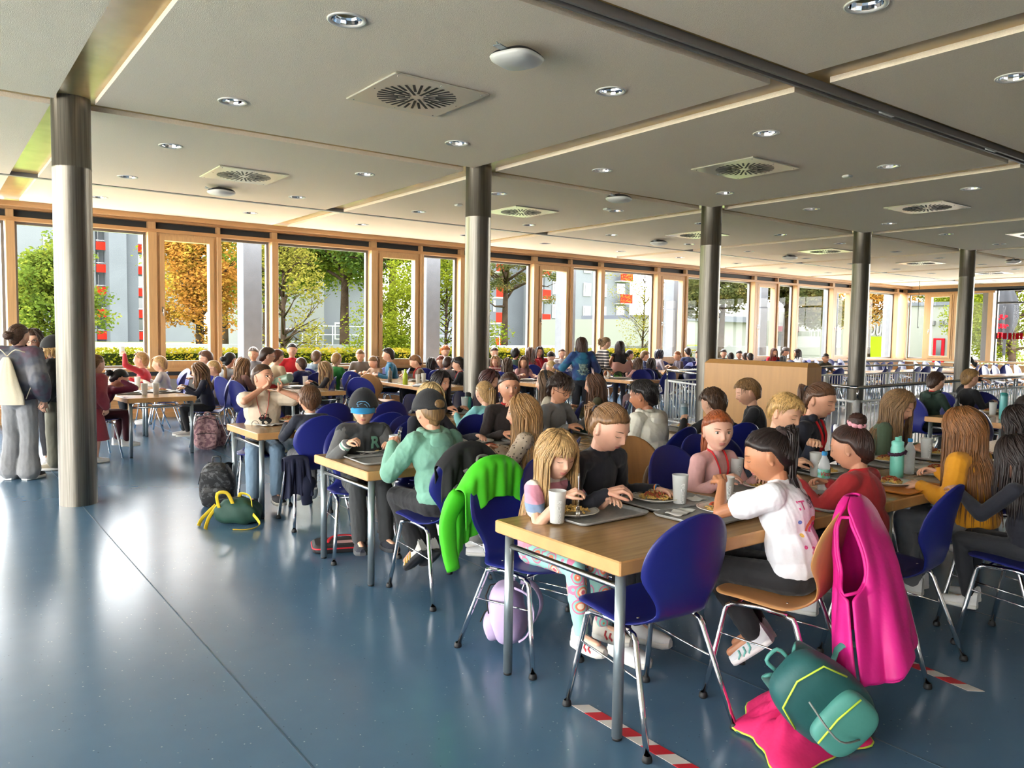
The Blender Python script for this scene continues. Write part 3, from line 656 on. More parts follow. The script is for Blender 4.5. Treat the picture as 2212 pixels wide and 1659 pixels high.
def frame_parts(t, full=True):
    r = .0115
    for sx in (-1, 1):
        for fr in (1, -1):
            F = (sx*.205, .235, .01) if fr > 0 else (sx*.215, -.275, .01)
            T = (sx*.17, .165, .40) if fr > 0 else (sx*.165, -.135, .40)
            B2 = (sx*.168, .13, .436) if fr > 0 else (sx*.163, -.09, .432)
            mid = tuple((a+b)/2 for a, b in zip(F, T)); B1 = tuple(T[i]*.75+B2[i]*.25+(0, 0, .014)[i] for i in range(3))
            lg = MB().tube([F, mid, T, B1, B2], r, 9 if full else 6).build('leg', chrome, t)
            if full: MB().lathe([(.0, 0), (.017, 0), (.019, .006), (.016, .022), (.012, .026)], 12, (F[0], F[1], 0)).build('foot_cap', black, lg)
        MB().tube([(sx*.168, .14, .436), (sx*.165, .0, .444), (sx*.163, -.10, .432)], r, 8).build('side_rail', chrome, t)
        if full: MB().tube([(sx*.182, .19, .30), (sx*.18, -.0, .285), (sx*.186, -.185, .27)], .0045, 6).build('stretcher', chrome, t)
    m = MB(); m.tube([(-.165, .12, .432), (0, .12, .44), (.165, .12, .432)], .008, 6); 
    m.build('cross_bar', chrome, t)
def chair_proto(mt, nm='dining_chair', full=True):
    t = empty(nm); me = SHELL.copy(); link('seat_shell', me, mt, t)
    m = MB()
    for (x, y) in ((-.12, .1), (.12, .1), (-.11, -.08), (.11, -.08)): m.ell((x, y, .477 if y > 0 else .466), (.007, .007, .003), 8, 4)
    if full: m.build('screw', steel_r, t)
    frame_parts(t, full); t['category'] = 'chair'; return proto_done(t)
CH_BLUE = chair_proto(blue); CH_WOOD = chair_proto(ply); CH_FAR = chair_proto(blue, full=False)
def chair(x, y, deg, label, kind='blue', group='blue shell chairs at the tables', z=0):
    p = {'blue': CH_BLUE, 'wood': CH_WOOD, 'far': CH_FAR}[kind]
    if kind == 'wood': group = 'beech shell chairs'
    return dup(p, (x, y, z), math.radians(deg), label, group, scale=(1.16, 1.06, 1.05))
TT = .765
def table_proto(L, W):
    t = empty('dining_table'); m = MB().box((0, 0, TT-.062), (L, W, TT), .006); m.mi[1] = 1; top = m.build('tabletop', [tabedge, tabtop], t)
    for x in (.055, L-.055):
        for y in (.05, W-.05):
            lg = MB().tube([(x, y, .012), (x, y, TT-.06)], .0225, 16).build('leg', galv, t); MB().lathe([(0, 0), (.02, 0), (.021, .012), (.0, .013)], 14, (x, y, 0)).build('foot_cap', black, lg)
        MB().tube([(x, .05, .64), (x, W-.05, .64)], .0145, 10).build('rail', steel_r, t)
    t['category'] = 'table'; return proto_done(t)
tabedge = mat('beech_edge', S(196, 146, 92), .4, var=.08, scale=6)
tabtop = mat('beech_tabletop', S(162, 128, 84), .2, var=.16, scale=2.2, stretch=(1, 16, 16), lo=.3, hi=.7, spec=.5)
TAB = table_proto(2.12, .86)
TABS = []
def table(x, y, deg, label):
    TABS.append((x, y, math.radians(deg)))
    return dup(TAB, (x, y, 0), math.radians(deg), label, 'beech dining tables')
def snap(v, mx=.19, my=.16):
    """keep a thing on the nearest table top"""
    best = None
    for (x, y, a) in TABS:
        c, s = math.cos(a), math.sin(a); dx, dy = v.x-x, v.y-y; u, w_ = dx*c+dy*s, -dx*s+dy*c; u2, w2 = min(max(u, mx), 2.12-mx), min(max(w_, my), .86-my); e = math.hypot(u-u2, w_-w2)
        if best is None or e < best[0]: best = (e, Vector((x+u2*c-w2*s, y+u2*s+w2*c, v.z)))
    return best[1]
# front three rows run to the right
R1, R2, R3 = 2.2, 4.55, 6.74
for k in range(4): table(2.2+2.125*k, R1, 0, ['long beech table nearest the camera with bare front corner', 'beech table behind the mint bottle, second in the nearest row', 'beech table third along the nearest row, right edge of picture', 'beech table fourth along the nearest row, beyond the right edge'][k])
for k in range(2): table(2.26+2.125*k, R2, 0, ['beech table in front of the boy in the blue peaked cap', 'beech table in front of the boy with glasses, second row'][k])
for k in range(2): table(2.3+2.125*k, R3, 0, ['beech table with the drinking boy, third row', 'beech table behind the empty blue chairs, third row'][k])
table(9.44, 3.62, 0, 'beech table at the right with the two boys, in front of the railing')
# tables standing at right angles to the window wall
for k in range(5):
    x = (2.05, 4.2, 6.45, 8.75, 11.1)[k]; dg = (4, 3, -4, -3, -4)[k]
    for j in range(2 if k < 3 else 1):
        yy = 10.9+j*2.14
        a = math.radians(dg); table(x+.86*math.cos(a)+math.sin(a)*-2.14*j if False else x+.86-(yy-10.9)*math.sin(a), yy, 90+dg, '%s beech table of the %s row leading to the windows' % (('near', 'window side')[j], ordn(k)))
for k, (x, y) in enumerate(((14.2, 10.9), (16.4, 10.9), (18.6, 10.9), (14.6, 13.2), (16.8, 13.2), (19.0, 13.2), (21.2, 13.2), (23.4, 13.2), (20.9, 10.9), (23.1, 10.9), (25.3, 10.9), (22.2, 8.3), (24.4, 8.3), (26.6, 8.3))):
    table(x, y, 0, 'empty beech table %s along the %s of blue chairs at the right' % (ordn(k % 3 if k < 3 else (k-3) % 5 if k < 8 else k-5 if k < 11 else k-11), 'middle row' if k < 3 or 8 <= k < 11 else 'window row' if k < 8 else 'near row'))
# field of empty blue chairs
fr_ = random.Random(3)
for ri, (y, x0, n, dg) in enumerate(((14.45, 14.9, 18, 180), (12.85, 14.9, 18, 0), (12.15, 14.5, 18, 180), (10.55, 14.5, 18, 0), (9.5, 22.5, 9, 180), (7.95, 22.5, 9, 0))):
    for i in range(n):
        if fr_.random() < .12: continue
        if ri == 3 and i in (5, 6): continue
        chair(x0+i*.72+fr_.uniform(-.07, .07), y+fr_.uniform(-.08, .08), dg+fr_.uniform(-14, 14), 'empty blue chair, %s from left in the %s row of the empty area' % (ordn(i), ('window', 'second', 'third', 'fourth', 'fifth', 'nearest')[ri]), 'far', 'empty blue chairs at the far right')
# beech parapet box and railing around the stairs
bxm = mat('beech_panel', S(184, 136, 78), .4, var=.07, scale=2, stretch=(8, 8, .8), lo=.3, hi=.7)
m = MB(); m.add([(9.9, 6.33, 0), (9.9, 8.14, 0), (10.25, 8.14, 0), (10.25, 6.33, 0), (9.9, 6.33, 1.25), (9.9, 8.14, 1.25), (9.98, 8.1, 1.31), (10.2, 8.1, 1.31), (10.25, 6.33, 1.25), (9.98, 6.37, 1.31), (10.2, 6.37, 1.31), (10.25, 8.14, 1.25)],
   [(0, 1, 2, 3), (0, 4, 5, 1), (3, 2, 11, 8), (0, 3, 8, 4), (1, 5, 11, 2), (4, 9, 6, 5), (9, 10, 7, 6), (8, 11, 7, 10), (4, 8, 10, 9), (5, 6, 7, 11)])
tag(m.build('parapet_panel', bxm), 'big beech wood parapet box with slanted top edges in the middle of the hall', 'panel')
whp = mat('white_powder_coat', S(214, 214, 212), .4)
def railing(pts, label):
    t = empty('railing', (pts[0][0], pts[0][1], 0)); o = np.array([pts[0][0], pts[0][1], 0]); P = [np.array([a, b, 0.])-o for a, b in pts]
    MB().tube([p+[0, 0, 1.02] for p in P], .023, 10).build('handrail', steel_r, t)
    m = MB()
    for z in (.83, .1): m.tube([p+[0, 0, z] for p in P], .018, 8)
    m.build('bar', whp, t); bal = MB()
    for a, b in zip(P[:-1], P[1:]):
        L_ = np.linalg.norm(b-a); k = max(1, round(L_/1.35))
        for i in range(k+1):
            c = a+(b-a)*i/k; q = MB(); q.tube([c, c+[0, 0, .84]], .042, 14); q.lathe([(.042, .84), (.03, .855), (0, .86)], 14, tuple(c)); po = q.build('post', whp, t)
            MB().tube([c+[0, 0, .85], c+[0, 0, 1.02]], .014, 8).build('stub', steel_r, po)
        n = int(L_/.11)
        for i in range(n): c = a+(b-a)*(i+.5)/n; bal.tube([c+[0, 0, .1], c+[0, 0, .83]], .0085, 6)
    b = bal.build('balusters', whp, t)
    return tag(t, label, 'railing', 'white stair railings')
railing([(10.05, 6.28), (9.85, 5.55), (16.6, 5.95), (18.6, 6.1)], 'white balustrade with steel handrail nearest the camera, right of the beech box')
railing([(10.45, 8.4), (11.05, 9.95), (20.2, 9.9), (19.4, 8.4)], 'white balustrade on the far side of the stairs, behind the beech box')
# ============================================================ PEOPLE
def V3(*a): return np.array(a, float)
def nrm(v): return v/(np.linalg.norm(v)+1e-9)
def rotm(yaw=0, pitch=0, roll=0):
    """columns: right, forward, up; yaw + = to own left, pitch + = down, roll + = tilts to own right"""
    cy, sy = math.cos(math.radians(yaw)), math.sin(math.radians(yaw)); cp, sp = math.cos(math.radians(-pitch)), math.sin(math.radians(-pitch)); cr_, sr_ = math.cos(math.radians(roll)), math.sin(math.radians(roll))
    Z = np.array([[cy, -sy, 0], [sy, cy, 0], [0, 0, 1]]); X = np.array([[1, 0, 0], [0, cp, -sp], [0, sp, cp]]); Y = np.array([[cr_, 0, sr_], [0, 1, 0], [-sr_, 0, cr_]])
    return Z@X@Y
def ik(a, c, l1, l2, pole):
    d = c-a; D = np.linalg.norm(d); mx = (l1+l2)*.995
    if D > mx: c = a+d/D*mx; D = mx; d = c-a
    D = max(D, abs(l1-l2)+.01); x = (l1*l1-l2*l2+D*D)/(2*D); h = math.sqrt(max(l1*l1-x*x, 0)); u = d/D; p = pole-u*np.dot(pole, u); p = nrm(p)
    return a+u*x+p*h, c
_dg = None
def bake(m, voxel, smooth=3, fac=.5):
    """voxel-fuse the overlapping forms of a builder into one continuous skin"""
    me = m.mesh('t'); o = bpy.data.objects.new('t', me); COL.objects.link(o)
    r = o.modifiers.new('r', 'REMESH'); r.mode = 'VOXEL'; r.voxel_size = voxel; r.use_smooth_shade = True
    if smooth: s = o.modifiers.new('s', 'SMOOTH'); s.factor = fac; s.iterations = smooth
    dg = bpy.context.evaluated_depsgraph_get(); out = bpy.data.meshes.new_from_object(o.evaluated_get(dg))
    bpy.data.objects.remove(o); bpy.data.meshes.remove(me); return out
def getv(me): a = np.empty(len(me.vertices)*3, np.float32); me.vertices.foreach_get('co', a); return a.reshape(-1, 3)
def getn(me): a = np.empty(len(me.vertices)*3, np.float32); me.vertices.foreach_get('normal', a); return a.reshape(-1, 3)
def setv(me, v): me.vertices.foreach_set('co', np.asarray(v, np.float32).ravel()); me.update()
def wrinkle(me, amp, seed, freq=1., stretch=(1, 1, .6)):
    v = getv(me); n = getn(me); rn = np.random.RandomState(seed); d = np.zeros(len(v)); p = v*np.array(stretch)*freq
    for k in range(7):
        a = rn.normal(size=3); a /= np.linalg.norm(a); b = rn.normal(size=3); b /= np.linalg.norm(b); f = rn.uniform(18, 60)
        w_ = np.sin(p@a*f+2.2*np.sin(p@b*f*.45+rn.uniform(0, 6))+rn.uniform(0, 6)); d += (1-np.abs(w_))**2*rn.uniform(.4, 1)*(30/f)
    d = (d-d.mean())/3.; setv(me, v+n*(d*amp)[:, None])
# ---- head: HX, HY, HZ half sizes
def head_pt(d):
    """d (N,3) unit directions, head frame (x right, y forward, z up); returns points"""
    x, y, z = d[:, 0], d[:, 1], d[:, 2]; P = d*np.array([.0735, .092, .108])
    t = np.clip(-z, 0, 1); P[:, 0] *= 1-.30*t**1.6; P[:, 1] *= np.where(y > 0, 1-.04*t, 1-.25*t**1.3); P[:, 1] += np.where((y < 0), -.012*np.clip(z+.5, 0, 1), 0)
    P[:, 0] *= 1+.05*np.exp(-((z-.35)/.35)**2)
    fr = np.clip(y*1.6, 0, 1); X, Z = P[:, 0], P[:, 2]; g = lambda cx, cz, sx, sz: np.exp(-((X-cx)/sx)**2-((Z-cz)/sz)**2)
    dy = .0125*g(0, -.022, .0095, .012)+.008*g(0, -.010, .0075, .016)+.004*g(0, .006, .008, .014)
    dy += .004*(g(.009, -.028, .006, .006)+g(-.009, -.028, .006, .006))
    dy += -.0075*(g(.030, .010, .014, .010)+g(-.030, .010, .014, .010))+.003*(g(.03, .030, .018, .007)+g(-.03, .030, .018, .007))
    dy += .004*(g(.036, -.026, .016, .016)+g(-.036, -.026, .016, .016))+.0045*g(0, -.047, .016, .0045)+.0045*g(0, -.058, .014, .005)-.003*g(0, -.0525, .018, .002)-.003*g(0, -.069, .012, .004)+.0065*g(0, -.084, .015, .011)
    P[:, 1] += dy*fr; P[:, 1] -= .006*np.exp(-((X)/.05)**2)*np.clip(y-.7, 0, 1)*np.clip(z+.2, 0, 1)
    return P
def sph(n, m):
    th = np.linspace(.001, math.pi-.001, m+1)[:, None]; ph = np.linspace(0, 2*math.pi, n, endpoint=False)[None, :]
    D = np.stack([np.sin(th)*np.cos(ph), np.sin(th)*np.sin(ph), np.cos(th)*np.ones_like(ph)], -1).reshape(-1, 3)
    F = [(i*n+k, (i+1)*n+k, (i+1)*n+(k+1) % n, i*n+(k+1) % n) for i in range(m) for k in range(n)]
    return D, F
_HD, _HF = sph(72, 56); _HP = head_pt(_HD)
def face_y(x, z):
    m = _HD[:, 1] > .1; q = _HP[m]; d = (q[:, 0]-x)**2+(q[:, 2]-z)**2; i = np.argsort(d)[:3]; return float(np.mean(q[i, 1]))
STR = []
def foot_shoe(m_up, m_so, A, dirv, k, up=V3(0, 0, 1)):
    """A ankle centre; builds upper and sole lofts"""
    f = nrm(dirv); u = nrm(up-f*np.dot(up, f)); r = np.cross(f, u); L_ = .225*k; rows = []; srow = []
    for i in range(13):
        t = i/12; y = -.055*k+L_*t; wd = k*(.030+.016*math.sin(min(1, t*1.15)*math.pi*.75))*(1 if t < .85 else math.sqrt(max(.05, 1-((t-.85)/.16)**2))); wd *= (1 if t > .06 else .75)
        hh = k*(.085 if t < .12 else .085-.045*min(1, (t-.12)/.4) if t < .5 else .045-.02*((t-.5)/.5)**1.5)
        base = A+f*y-u*.075*k; rows.append([base+r*wd*c_+u*(.018*k+hh*s_) for c_, s_ in ((-1, 0), (-.98, .35), (-.75, .75), (-.3, .98), (.3, .98), (.75, .75), (.98, .35), (1, 0), (0, -.05))])
        w2 = wd+.004*k; srow.append([base+r*a_*w2+u*b_*k for a_, b_ in ((-1, 0), (-1.03, .012), (-1, .024), (0, .026), (1, .024), (1.03, .012), (1, 0), (0, -.001))])
    m_up.grid(rows, wrap=True); m_up.add(rows[0], [tuple(range(9))]); m_up.add(rows[-1], [tuple(range(8, -1, -1))])
    STR.append(rows)
    m_so.grid(srow, wrap=True); m_so.add(srow[0], [tuple(range(8))]); m_so.add(srow[-1], [tuple(range(7, -1, -1))])
def hand(m, W, f, n, k, curl, side, spread=.12, n8=8):
    """W wrist, f hand direction, n palm normal; side +1 = right hand"""
    f = nrm(f); n = nrm(n-f*np.dot(n, f)); s = np.cross(n, f)*side; lens = (.056, .062, .058, .046); kn = []
    for i in range(4):
        o = (i-1.5)*.0155*k; b = W+f*.012*k-s*o*.7; q = W+f*(.074-.004*abs(i-1.2))*k-s*o
        m.cap(b, q, .0115*k, .0095*k, n8); kn.append(q); l = lens[i]*k; d0 = nrm(f-s*(i-1.5)*spread); p = q; c0 = math.radians(curl*(1+.12*i))
        for j, (fr_, rr) in enumerate(((.45, .0078), (.32, .0072), (.23, .0064))):
            a = c0*(.55+.5*j); d = nrm(d0*math.cos(a)+n*math.sin(a)); e = p+d*l*fr_; m.cap(p, e, rr*k, (rr-.0006)*k, n8); p = e
    m.cap(W+f*.01*k, W+f*.055*k, .016*k, .014*k, n8)
    tb = W+f*.018*k+s*.018*k; t1 = tb+nrm(f*.75+s*.6+n*.35)*.034*k; t2 = t1+nrm(f*.85+s*.15+n*.5)*.028*k; t3 = t2+nrm(f*.8-s*.1+n*.6)*.018*k
    m.cap(tb, t1, .0125*k, .0098*k, n8); m.cap(t1, t2, .0092*k, .0082*k, n8); m.cap(t2, t3, .0082*k, .0068*k, n8)
    return W+f*.07*k+n*.022*k+s*.01*k
def skinm(c):
    nm = 'skin_%d_%d' % (c[0], c[1])
    if nm in MATS: return MATS[nm]
    m = mat(nm, tuple(v*q_ for v, q_ in zip(S(*c), (.86, .80, .76))), .5, var=.06, scale=9); b = m.node_tree.nodes['Principled BSDF']; b.inputs['Subsurface Weight'].default_value = .12; b.inputs['Subsurface Radius'].default_value = (.012, .005, .003); b.inputs['Subsurface Scale'].default_value = 1.
    return m
def hairm(c):
    nm = 'hair_%d_%d_%d' % tuple(c)
    if nm in MATS: return MATS[nm]
    c = S(*c); m = mat(nm, tuple(v*.6 for v in c), .42, col2=tuple(min(1, v*1.35) for v in c), scale=1., stretch=(120, 120, 9), lo=.35, hi=.65, spec=.35); return m
def cloth(c, bump=.004, bs=2.2, **kw):
    nm = 'cloth_%d_%d_%d' % tuple(c) + kw.pop('sfx', '')
    return mat(nm, S(*c), .85, var=.07, scale=5, bump=bump, bscale=bs*8, sheen=.1, **kw)
SK = (224, 178, 152); SK2 = (196, 146, 116); SK3 = (150, 104, 78)
irism = mat('iris_brown', S(70, 60, 50), .2); eyew = mat('eye_white', S(215, 210, 205), .3); lipm = mat('lip', S(178, 104, 96), .45)
PEOPLE = []
def person(label, head, face, y=None, z=None, lean=12, hyaw=0, hpitch=20, hroll=0, lh=None, rh=None, hair='short', hc=(96, 70, 46), top=(60, 60, 66), sleeve='long', pants=(40, 42, 48), shoes=(225, 225, 225), sk=SK, lvl=2, stand=False, group=None, k=None, curl=(45, 60), hood=False, baggy=0., hlen=.3, seat=.495, side=0, feet='floor', cat='child', name='person', ltt=None, rtt=None, lpole=(-.5, -.45, -.9), rpole=(.5, -.45, -.9), eyes=None, collar=None, twist=0, ponyup=0, skirt=None, sole=(225, 222, 215), hdirs=None, legy=0., hk=None, stripes=None, slc=None):
    """head: pixel ray + plane y (or height z) giving the place of the head; face: degrees, 0 = facing the windows, + turns to the left"""
    Hw = at_y(head[0], head[1], y) if y is not None else at_z(head[0], head[1], z)
    d1 = rotm(0, lean*.8)[:, 2]; d2 = rotm(0, lean*1.15)[:, 2]; d3 = rotm(0, lean*.6+hpitch*.25)[:, 2]; Rh = rotm(hyaw, hpitch, hroll)
    sx = math.sin(math.radians(side)); d1 = nrm(d1+V3(sx, 0, 0)); d2 = nrm(d2+V3(sx, 0, 0))
    def chain(kk): 
        Pv = V3(0, 0, (.72*kk if stand else seat+.075*kk)); c1 = Pv+d1*.20*kk; nb = c1+d2*.20*kk; nt_ = nb+d3*.065*kk; hd = nt_+Rh@V3(0, .018, .078)*(.75+.25*kk); return Pv, c1, nb, nt_, hd
    if k is None:
        lo_, hi_ = .75, 1.6
        for _ in range(30):
            k = (lo_+hi_)/2
            if chain(k)[4][2] < Hw.z: lo_ = k
            else: hi_ = k
        k = max(.86, min(1.34, k))
    Pv, C1, NB, NT, HD = chain(k); hs = (.90+.21*k) if hk is None else hk
    fa = math.radians(face); ca, sa = math.cos(fa), math.sin(fa)
    root = V3(Hw.x-(ca*HD[0]-sa*HD[1]), Hw.y-(sa*HD[0]+ca*HD[1]), 0)
    vox = (.0038, .0065, .010)[lvl]; Rt = rotm(twist)
    # ---------------- skeleton
    SH = [NB+Rt@V3(s*.136*k, -.005, -.035*k) for s in (-1, 1)]
    HP = [Pv+V3(s*.062*k, .01, -.015*k) for s in (-1, 1)]
    lw = V3(*(lh if lh else (-.15, .30, .83))); rw = V3(*(rh if rh else (.15, .30, .84)))
    if stand and not lh: lw = V3(-.2*k, .05, Pv[2]-.0*k)
    if stand and not rh: rw = V3(.2*k, .05, Pv[2]-.0*k)
    EL = [None, None]; EL[0], lw = ik(SH[0], lw, .235*k, .205*k, V3(*lpole)); EL[1], rw = ik(SH[1], rw, .235*k, .205*k, V3(*rpole)); WR = [lw, rw]
    hd_ = [nrm(nrm(WR[i]-EL[i])*.8+V3((.25, -.25)[i], .35, -.15)) for i in (0, 1)]; pn = [V3((.35, -.35)[i], .0, -1) for i in (0, 1)]
    if hdirs:
        for i in (0, 1):
            if hdirs[i]: hd_[i] = nrm(V3(*hdirs[i][0])); pn[i] = V3(*hdirs[i][1])
    if stand and not lh: hd_[0] = V3(0, .15, -1); pn[0] = V3(1, 0, 0)
    if stand and not rh: hd_[1] = V3(0, .15, -1); pn[1] = V3(-1, 0, 0)
    KN = []; AN = []
    for i, s in enumerate((-1, 1)):
        if stand: KN.append(V3(s*.075*k, .02, .39*k)); AN.append(V3(s*.08*k, -.01, .078*k))
        else:
            kn = HP[i]+V3(s*.03*k, .345*k, .0); 
            if feet == 'floor': an = V3(kn[0]+s*.0, kn[1]-.05*k+legy+(i-.5)*.08, .078*k); an = kn+nrm(an-kn)*min(np.linalg.norm(an-kn), .36*k)
            elif feet == 'back': an = kn+nrm(V3(-s*.10, -.62+i*.1, -.9))*.34*k
            else: an = kn+nrm(V3(s*.0, .25+legy, -1))*.34*k
            KN.append(kn); AN.append(an)
    # ---------------- body
    n8 = 8 if lvl < 2 else 6; b = MB(); P = _HP if lvl < 2 else head_pt(sph(36, 26)[0]); F = _HF if lvl < 2 else sph(36, 26)[1]
    b.add((P*hs)@Rh.T+HD, F, True)
    for s in (-1, 1):
        er = Rh@rotm(0, 0, 0); c = HD+Rh@(V3(s*.0745, -.008, -.004)*hs); b.ell(c, (.0075*hs, .018*hs, .030*hs), 10, 8, rot=Rh@rotm(-s*25, -8, s*12)); b.ell(c+Rh@(V3(s*.002, .004, -.022)*hs), (.007*hs, .010*hs, .010*hs), 8, 6, rot=Rh)
    b.cap(NB-d2*.03*k, HD+Rh@V3(0, -.022, -.045)*hs, .043*k, .041*hs, 14); b.cap(NB+V3(-.06*k, 0, -.045*k), NB+V3(.06*k, 0, -.045*k), .030*k, .030*k, 10)
    b.cap(Pv, C1, .075*k, .08*k, 12); b.cap(C1, NB-d2*.05*k, .08*k, .06*k, 12)
    grips = []
    for i, s in enumerate((-1, 1)):
        b.cap(C1+(NB-C1)*.75, SH[i], .045*k, .036*k, n8); b.cap(SH[i], EL[i], .036*k, .029*k, 10); b.cap(EL[i], EL[i]*.65+WR[i]*.35, .029*k, .029*k, 10); b.cap(EL[i]*.65+WR[i]*.35, WR[i], .029*k, .019*k, 10)
        grips.append(hand(b, WR[i], hd_[i], pn[i], k*(1 if lvl < 2 else 1.12), curl[i], s, n8=n8))
        b.cap(Pv, HP[i], .075*k, .06*k, 10); b.cap(HP[i], KN[i], .058*k, .043*k, 10); b.cap(KN[i], KN[i]*.6+AN[i]*.4, .042*k, .042*k, 10); b.cap(KN[i]*.6+AN[i]*.4, AN[i], .042*k, .027*k, 10)
        fd = V3(s*.12, 1, 0) if stand or feet == 'floor' else nrm(np.cross(V3(1, 0, 0), nrm(KN[i]-AN[i]))*-1+V3(s*.1, 0, 0)); fd = fd if fd[1] > 0 or stand else -fd
        b.cap(AN[i]-V3(0, 0, .02*k), AN[i]+fd*.12*k-V3(0, 0, .045*k), .026*k, .02*k, 8)
    me = bake(b, vox, 2 if lvl < 2 else 1, .5)
    body = link(name, me, skinm(sk)); body.location = root; body.rotation_euler = (0, 0, fa)
    tag(body, label, cat, group)
    def part(nm, m, mt): return (m.build(nm, mt, body) if isinstance(m, MB) else link(nm, m, mt, body))
    # ---------------- clothes
    e = .010+baggy; cv = (.0070, .0105, .015)[lvl]; m = MB()
    m.ell(C1+(NB-C1)*.35+V3(0, -.002, 0), (.132*k+e, .092*k+e, .15*k), 18, 12, rot=rotm(twist, lean)); m.ell(C1-d1*.08*k, (.120*k+e*1.3, .092*k+e*1.3, .15*k), 18, 12, rot=rotm(0, lean)); m.ell(Pv+d1*.04*k, (.118*k+e*1.2, .092*k+e*1.2, .095*k), 16, 10)
    m.cap(NB-d2*.035*k+V3(0, 0, 0), NB+d3*.0*k, .058*k+e*.4, .044*k+e*.5, 14)
    sl = {'long': 1., 'short': .0, 'none': -1}.get(sleeve, 1.)
    m0 = m
    for i in (0, 1):
        m = m0; m.cap(NB-d2*.035*k, SH[i], .046*k+e*.6, .041*k+e, 12)
        if slc: m = m_sl = MB() if i == 0 else m_sl
        if sl >= 1: m.cap(SH[i], EL[i], .040*k+e, .034*k+e, 12); m.cap(EL[i], EL[i]*.5+WR[i]*.5, .033*k+e*1.1, .030*k+e, 12); m.cap(EL[i]*.5+WR[i]*.5, WR[i]-nrm(WR[i]-EL[i])*.012, .030*k+e, .022*k+e*.7, 12)
        elif sl == 0: m.cap(SH[i], SH[i]*.45+EL[i]*.55, .041*k+e, .044*k+e, 12)
    m = m0; sme = bake(m, cv, 2)
    if lvl < 2: wrinkle(sme, .010+.03*baggy, len(PEOPLE)+3)
    tm = cloth(top) if not isinstance(top, bpy.types.Material) else top
    shirt = part('shirt' if not hood else 'hoodie', sme, tm)
    if slc: q = bake(m_sl, cv, 2); wrinkle(q, .007+.03*baggy, 77); part('sleeves', q, cloth(slc))
    if hood:
        m = MB(); hb = NB+V3(0, -.055*k, .0)
        for a in np.linspace(-2.0, 2.0, 9): c = NB+V3(math.sin(a)*.078*k, -math.cos(a)*.072*k-.004, .016*k-.02*k*math.cos(a)); m.ell(c, (.032*k, .03*k, .026*k), 8, 6)
        m.ell(hb+V3(0, -.035*k, -.035*k), (.085*k, .04*k, .06*k), 12, 8); m.ell(hb+V3(0, -.03*k, -.09*k), (.045*k, .028*k, .045*k), 10, 8)
        h_ = bake(m, cv, 2); wrinkle(h_, .006, 5, 1.3); part('hood', h_, tm)
    if collar:
        m = MB(); m.tube([NB+d3*.016*k+V3(math.cos(a)*.049*k, math.sin(a)*.047*k, .004*math.sin(a)*-1) for a in np.linspace(0, 2*math.pi, 20, endpoint=False)], .0085*k, 8, closed=True); part('collar', m, cloth(collar))
    if ltt:
        m = MB(); q = []
        for a in np.linspace(-.5, 1, 15):
            pass
        top_ = NB+d3*.02*k
        for s in (-1, 1):
            Q = [top_+V3(0, -.052*k, .010), top_+V3(s*.045*k, -.02*k, .006), top_+V3(s*.052*k, .03*k, -.01), C1+(NB-C1)*.55+V3(s*.038*k, .088*k+e+.006, 0), C1+(NB-C1)*.05+V3(s*.012*k, .093*k+e+.012, 0)]
            m.tube(smooth_curve(Q, 12), .008*k, 6, flat=(V3(0, 1, 0), .25))
        part('lanyard', m, cloth(ltt))
    m = MB(); pe = .008+baggy*.5
    m.ell(Pv+V3(0, .0, -.01*k), (.112*k+pe, .095*k+pe, .075*k+pe), 16, 10)
    for i in (0, 1):
        m.cap(HP[i], KN[i], .062*k+pe, .047*k+pe, 12); m.cap(KN[i], KN[i]*.5+AN[i]*.5, .046*k+pe, .043*k+pe*1.2, 12); m.cap(KN[i]*.5+AN[i]*.5, AN[i]+nrm(KN[i]-AN[i])*.012, .040*k+pe*1.3, (.030+baggy*.8)*k+pe, 12)
    if skirt: 
        q = MB(); q.grid([[tuple(Pv+V3(math.cos(a)*(.12+.1*f)*k, math.sin(a)*(.10+.09*f)*k, .06-f*skirt)) for a in np.linspace(0, 2*math.pi, 28, endpoint=False)] for f in np.linspace(0, 1, 8)], wrap=True)
        part('skirt', q, tm)
    else:
        pme = bake(m, cv, 2)
        if lvl < 2: wrinkle(pme, .009+.02*baggy, len(PEOPLE)+40)
        part('trousers', pme, pants if isinstance(pants, bpy.types.Material) else cloth(pants))
    for i, s in enumerate((-1, 1)):
        u = MB(); so = MB(); sh = KN[i]-AN[i]
        if stand or feet == 'floor': foot_shoe(u, so, AN[i], V3(s*.15, 1, 0), k)
        else:
            f0 = np.cross(nrm(sh), V3(1, 0, 0)); f0 = f0 if f0[1] > 0 else -f0; foot_shoe(u, so, AN[i], f0+V3(s*.1, 0, -.15), k, nrm(sh))
        sh_o = part('shoe', u, cloth(shoes)); so.build('sole', cloth(sole), sh_o)
        if stripes:
            q = MB(); R_ = STR[-1]
            for ii in (5, 6.6, 8.2):
                a0 = int(ii); fr_ = ii-a0; P_ = lambda c, o=0: R_[a0+o][c]*(1-fr_)+R_[a0+1+o][c]*fr_
                for (c0, c1, c2) in ((0, 1, 2), (7, 6, 5)): ce = (R_[a0][0]+R_[a0][7])/2; q.tube([P_(c0, 1)+nrm(P_(c0, 1)-ce)*.002, P_(c1)+nrm(P_(c1)-ce)*.002, P_(c2)+nrm(P_(c2)-ce)*.002], .0055*k, 5)
            q.build('stripe', cloth(stripes), sh_o)
    # ---------------- face details
    hl = lambda x, yy, z_: HD+Rh@(V3(x, yy, z_)*hs)
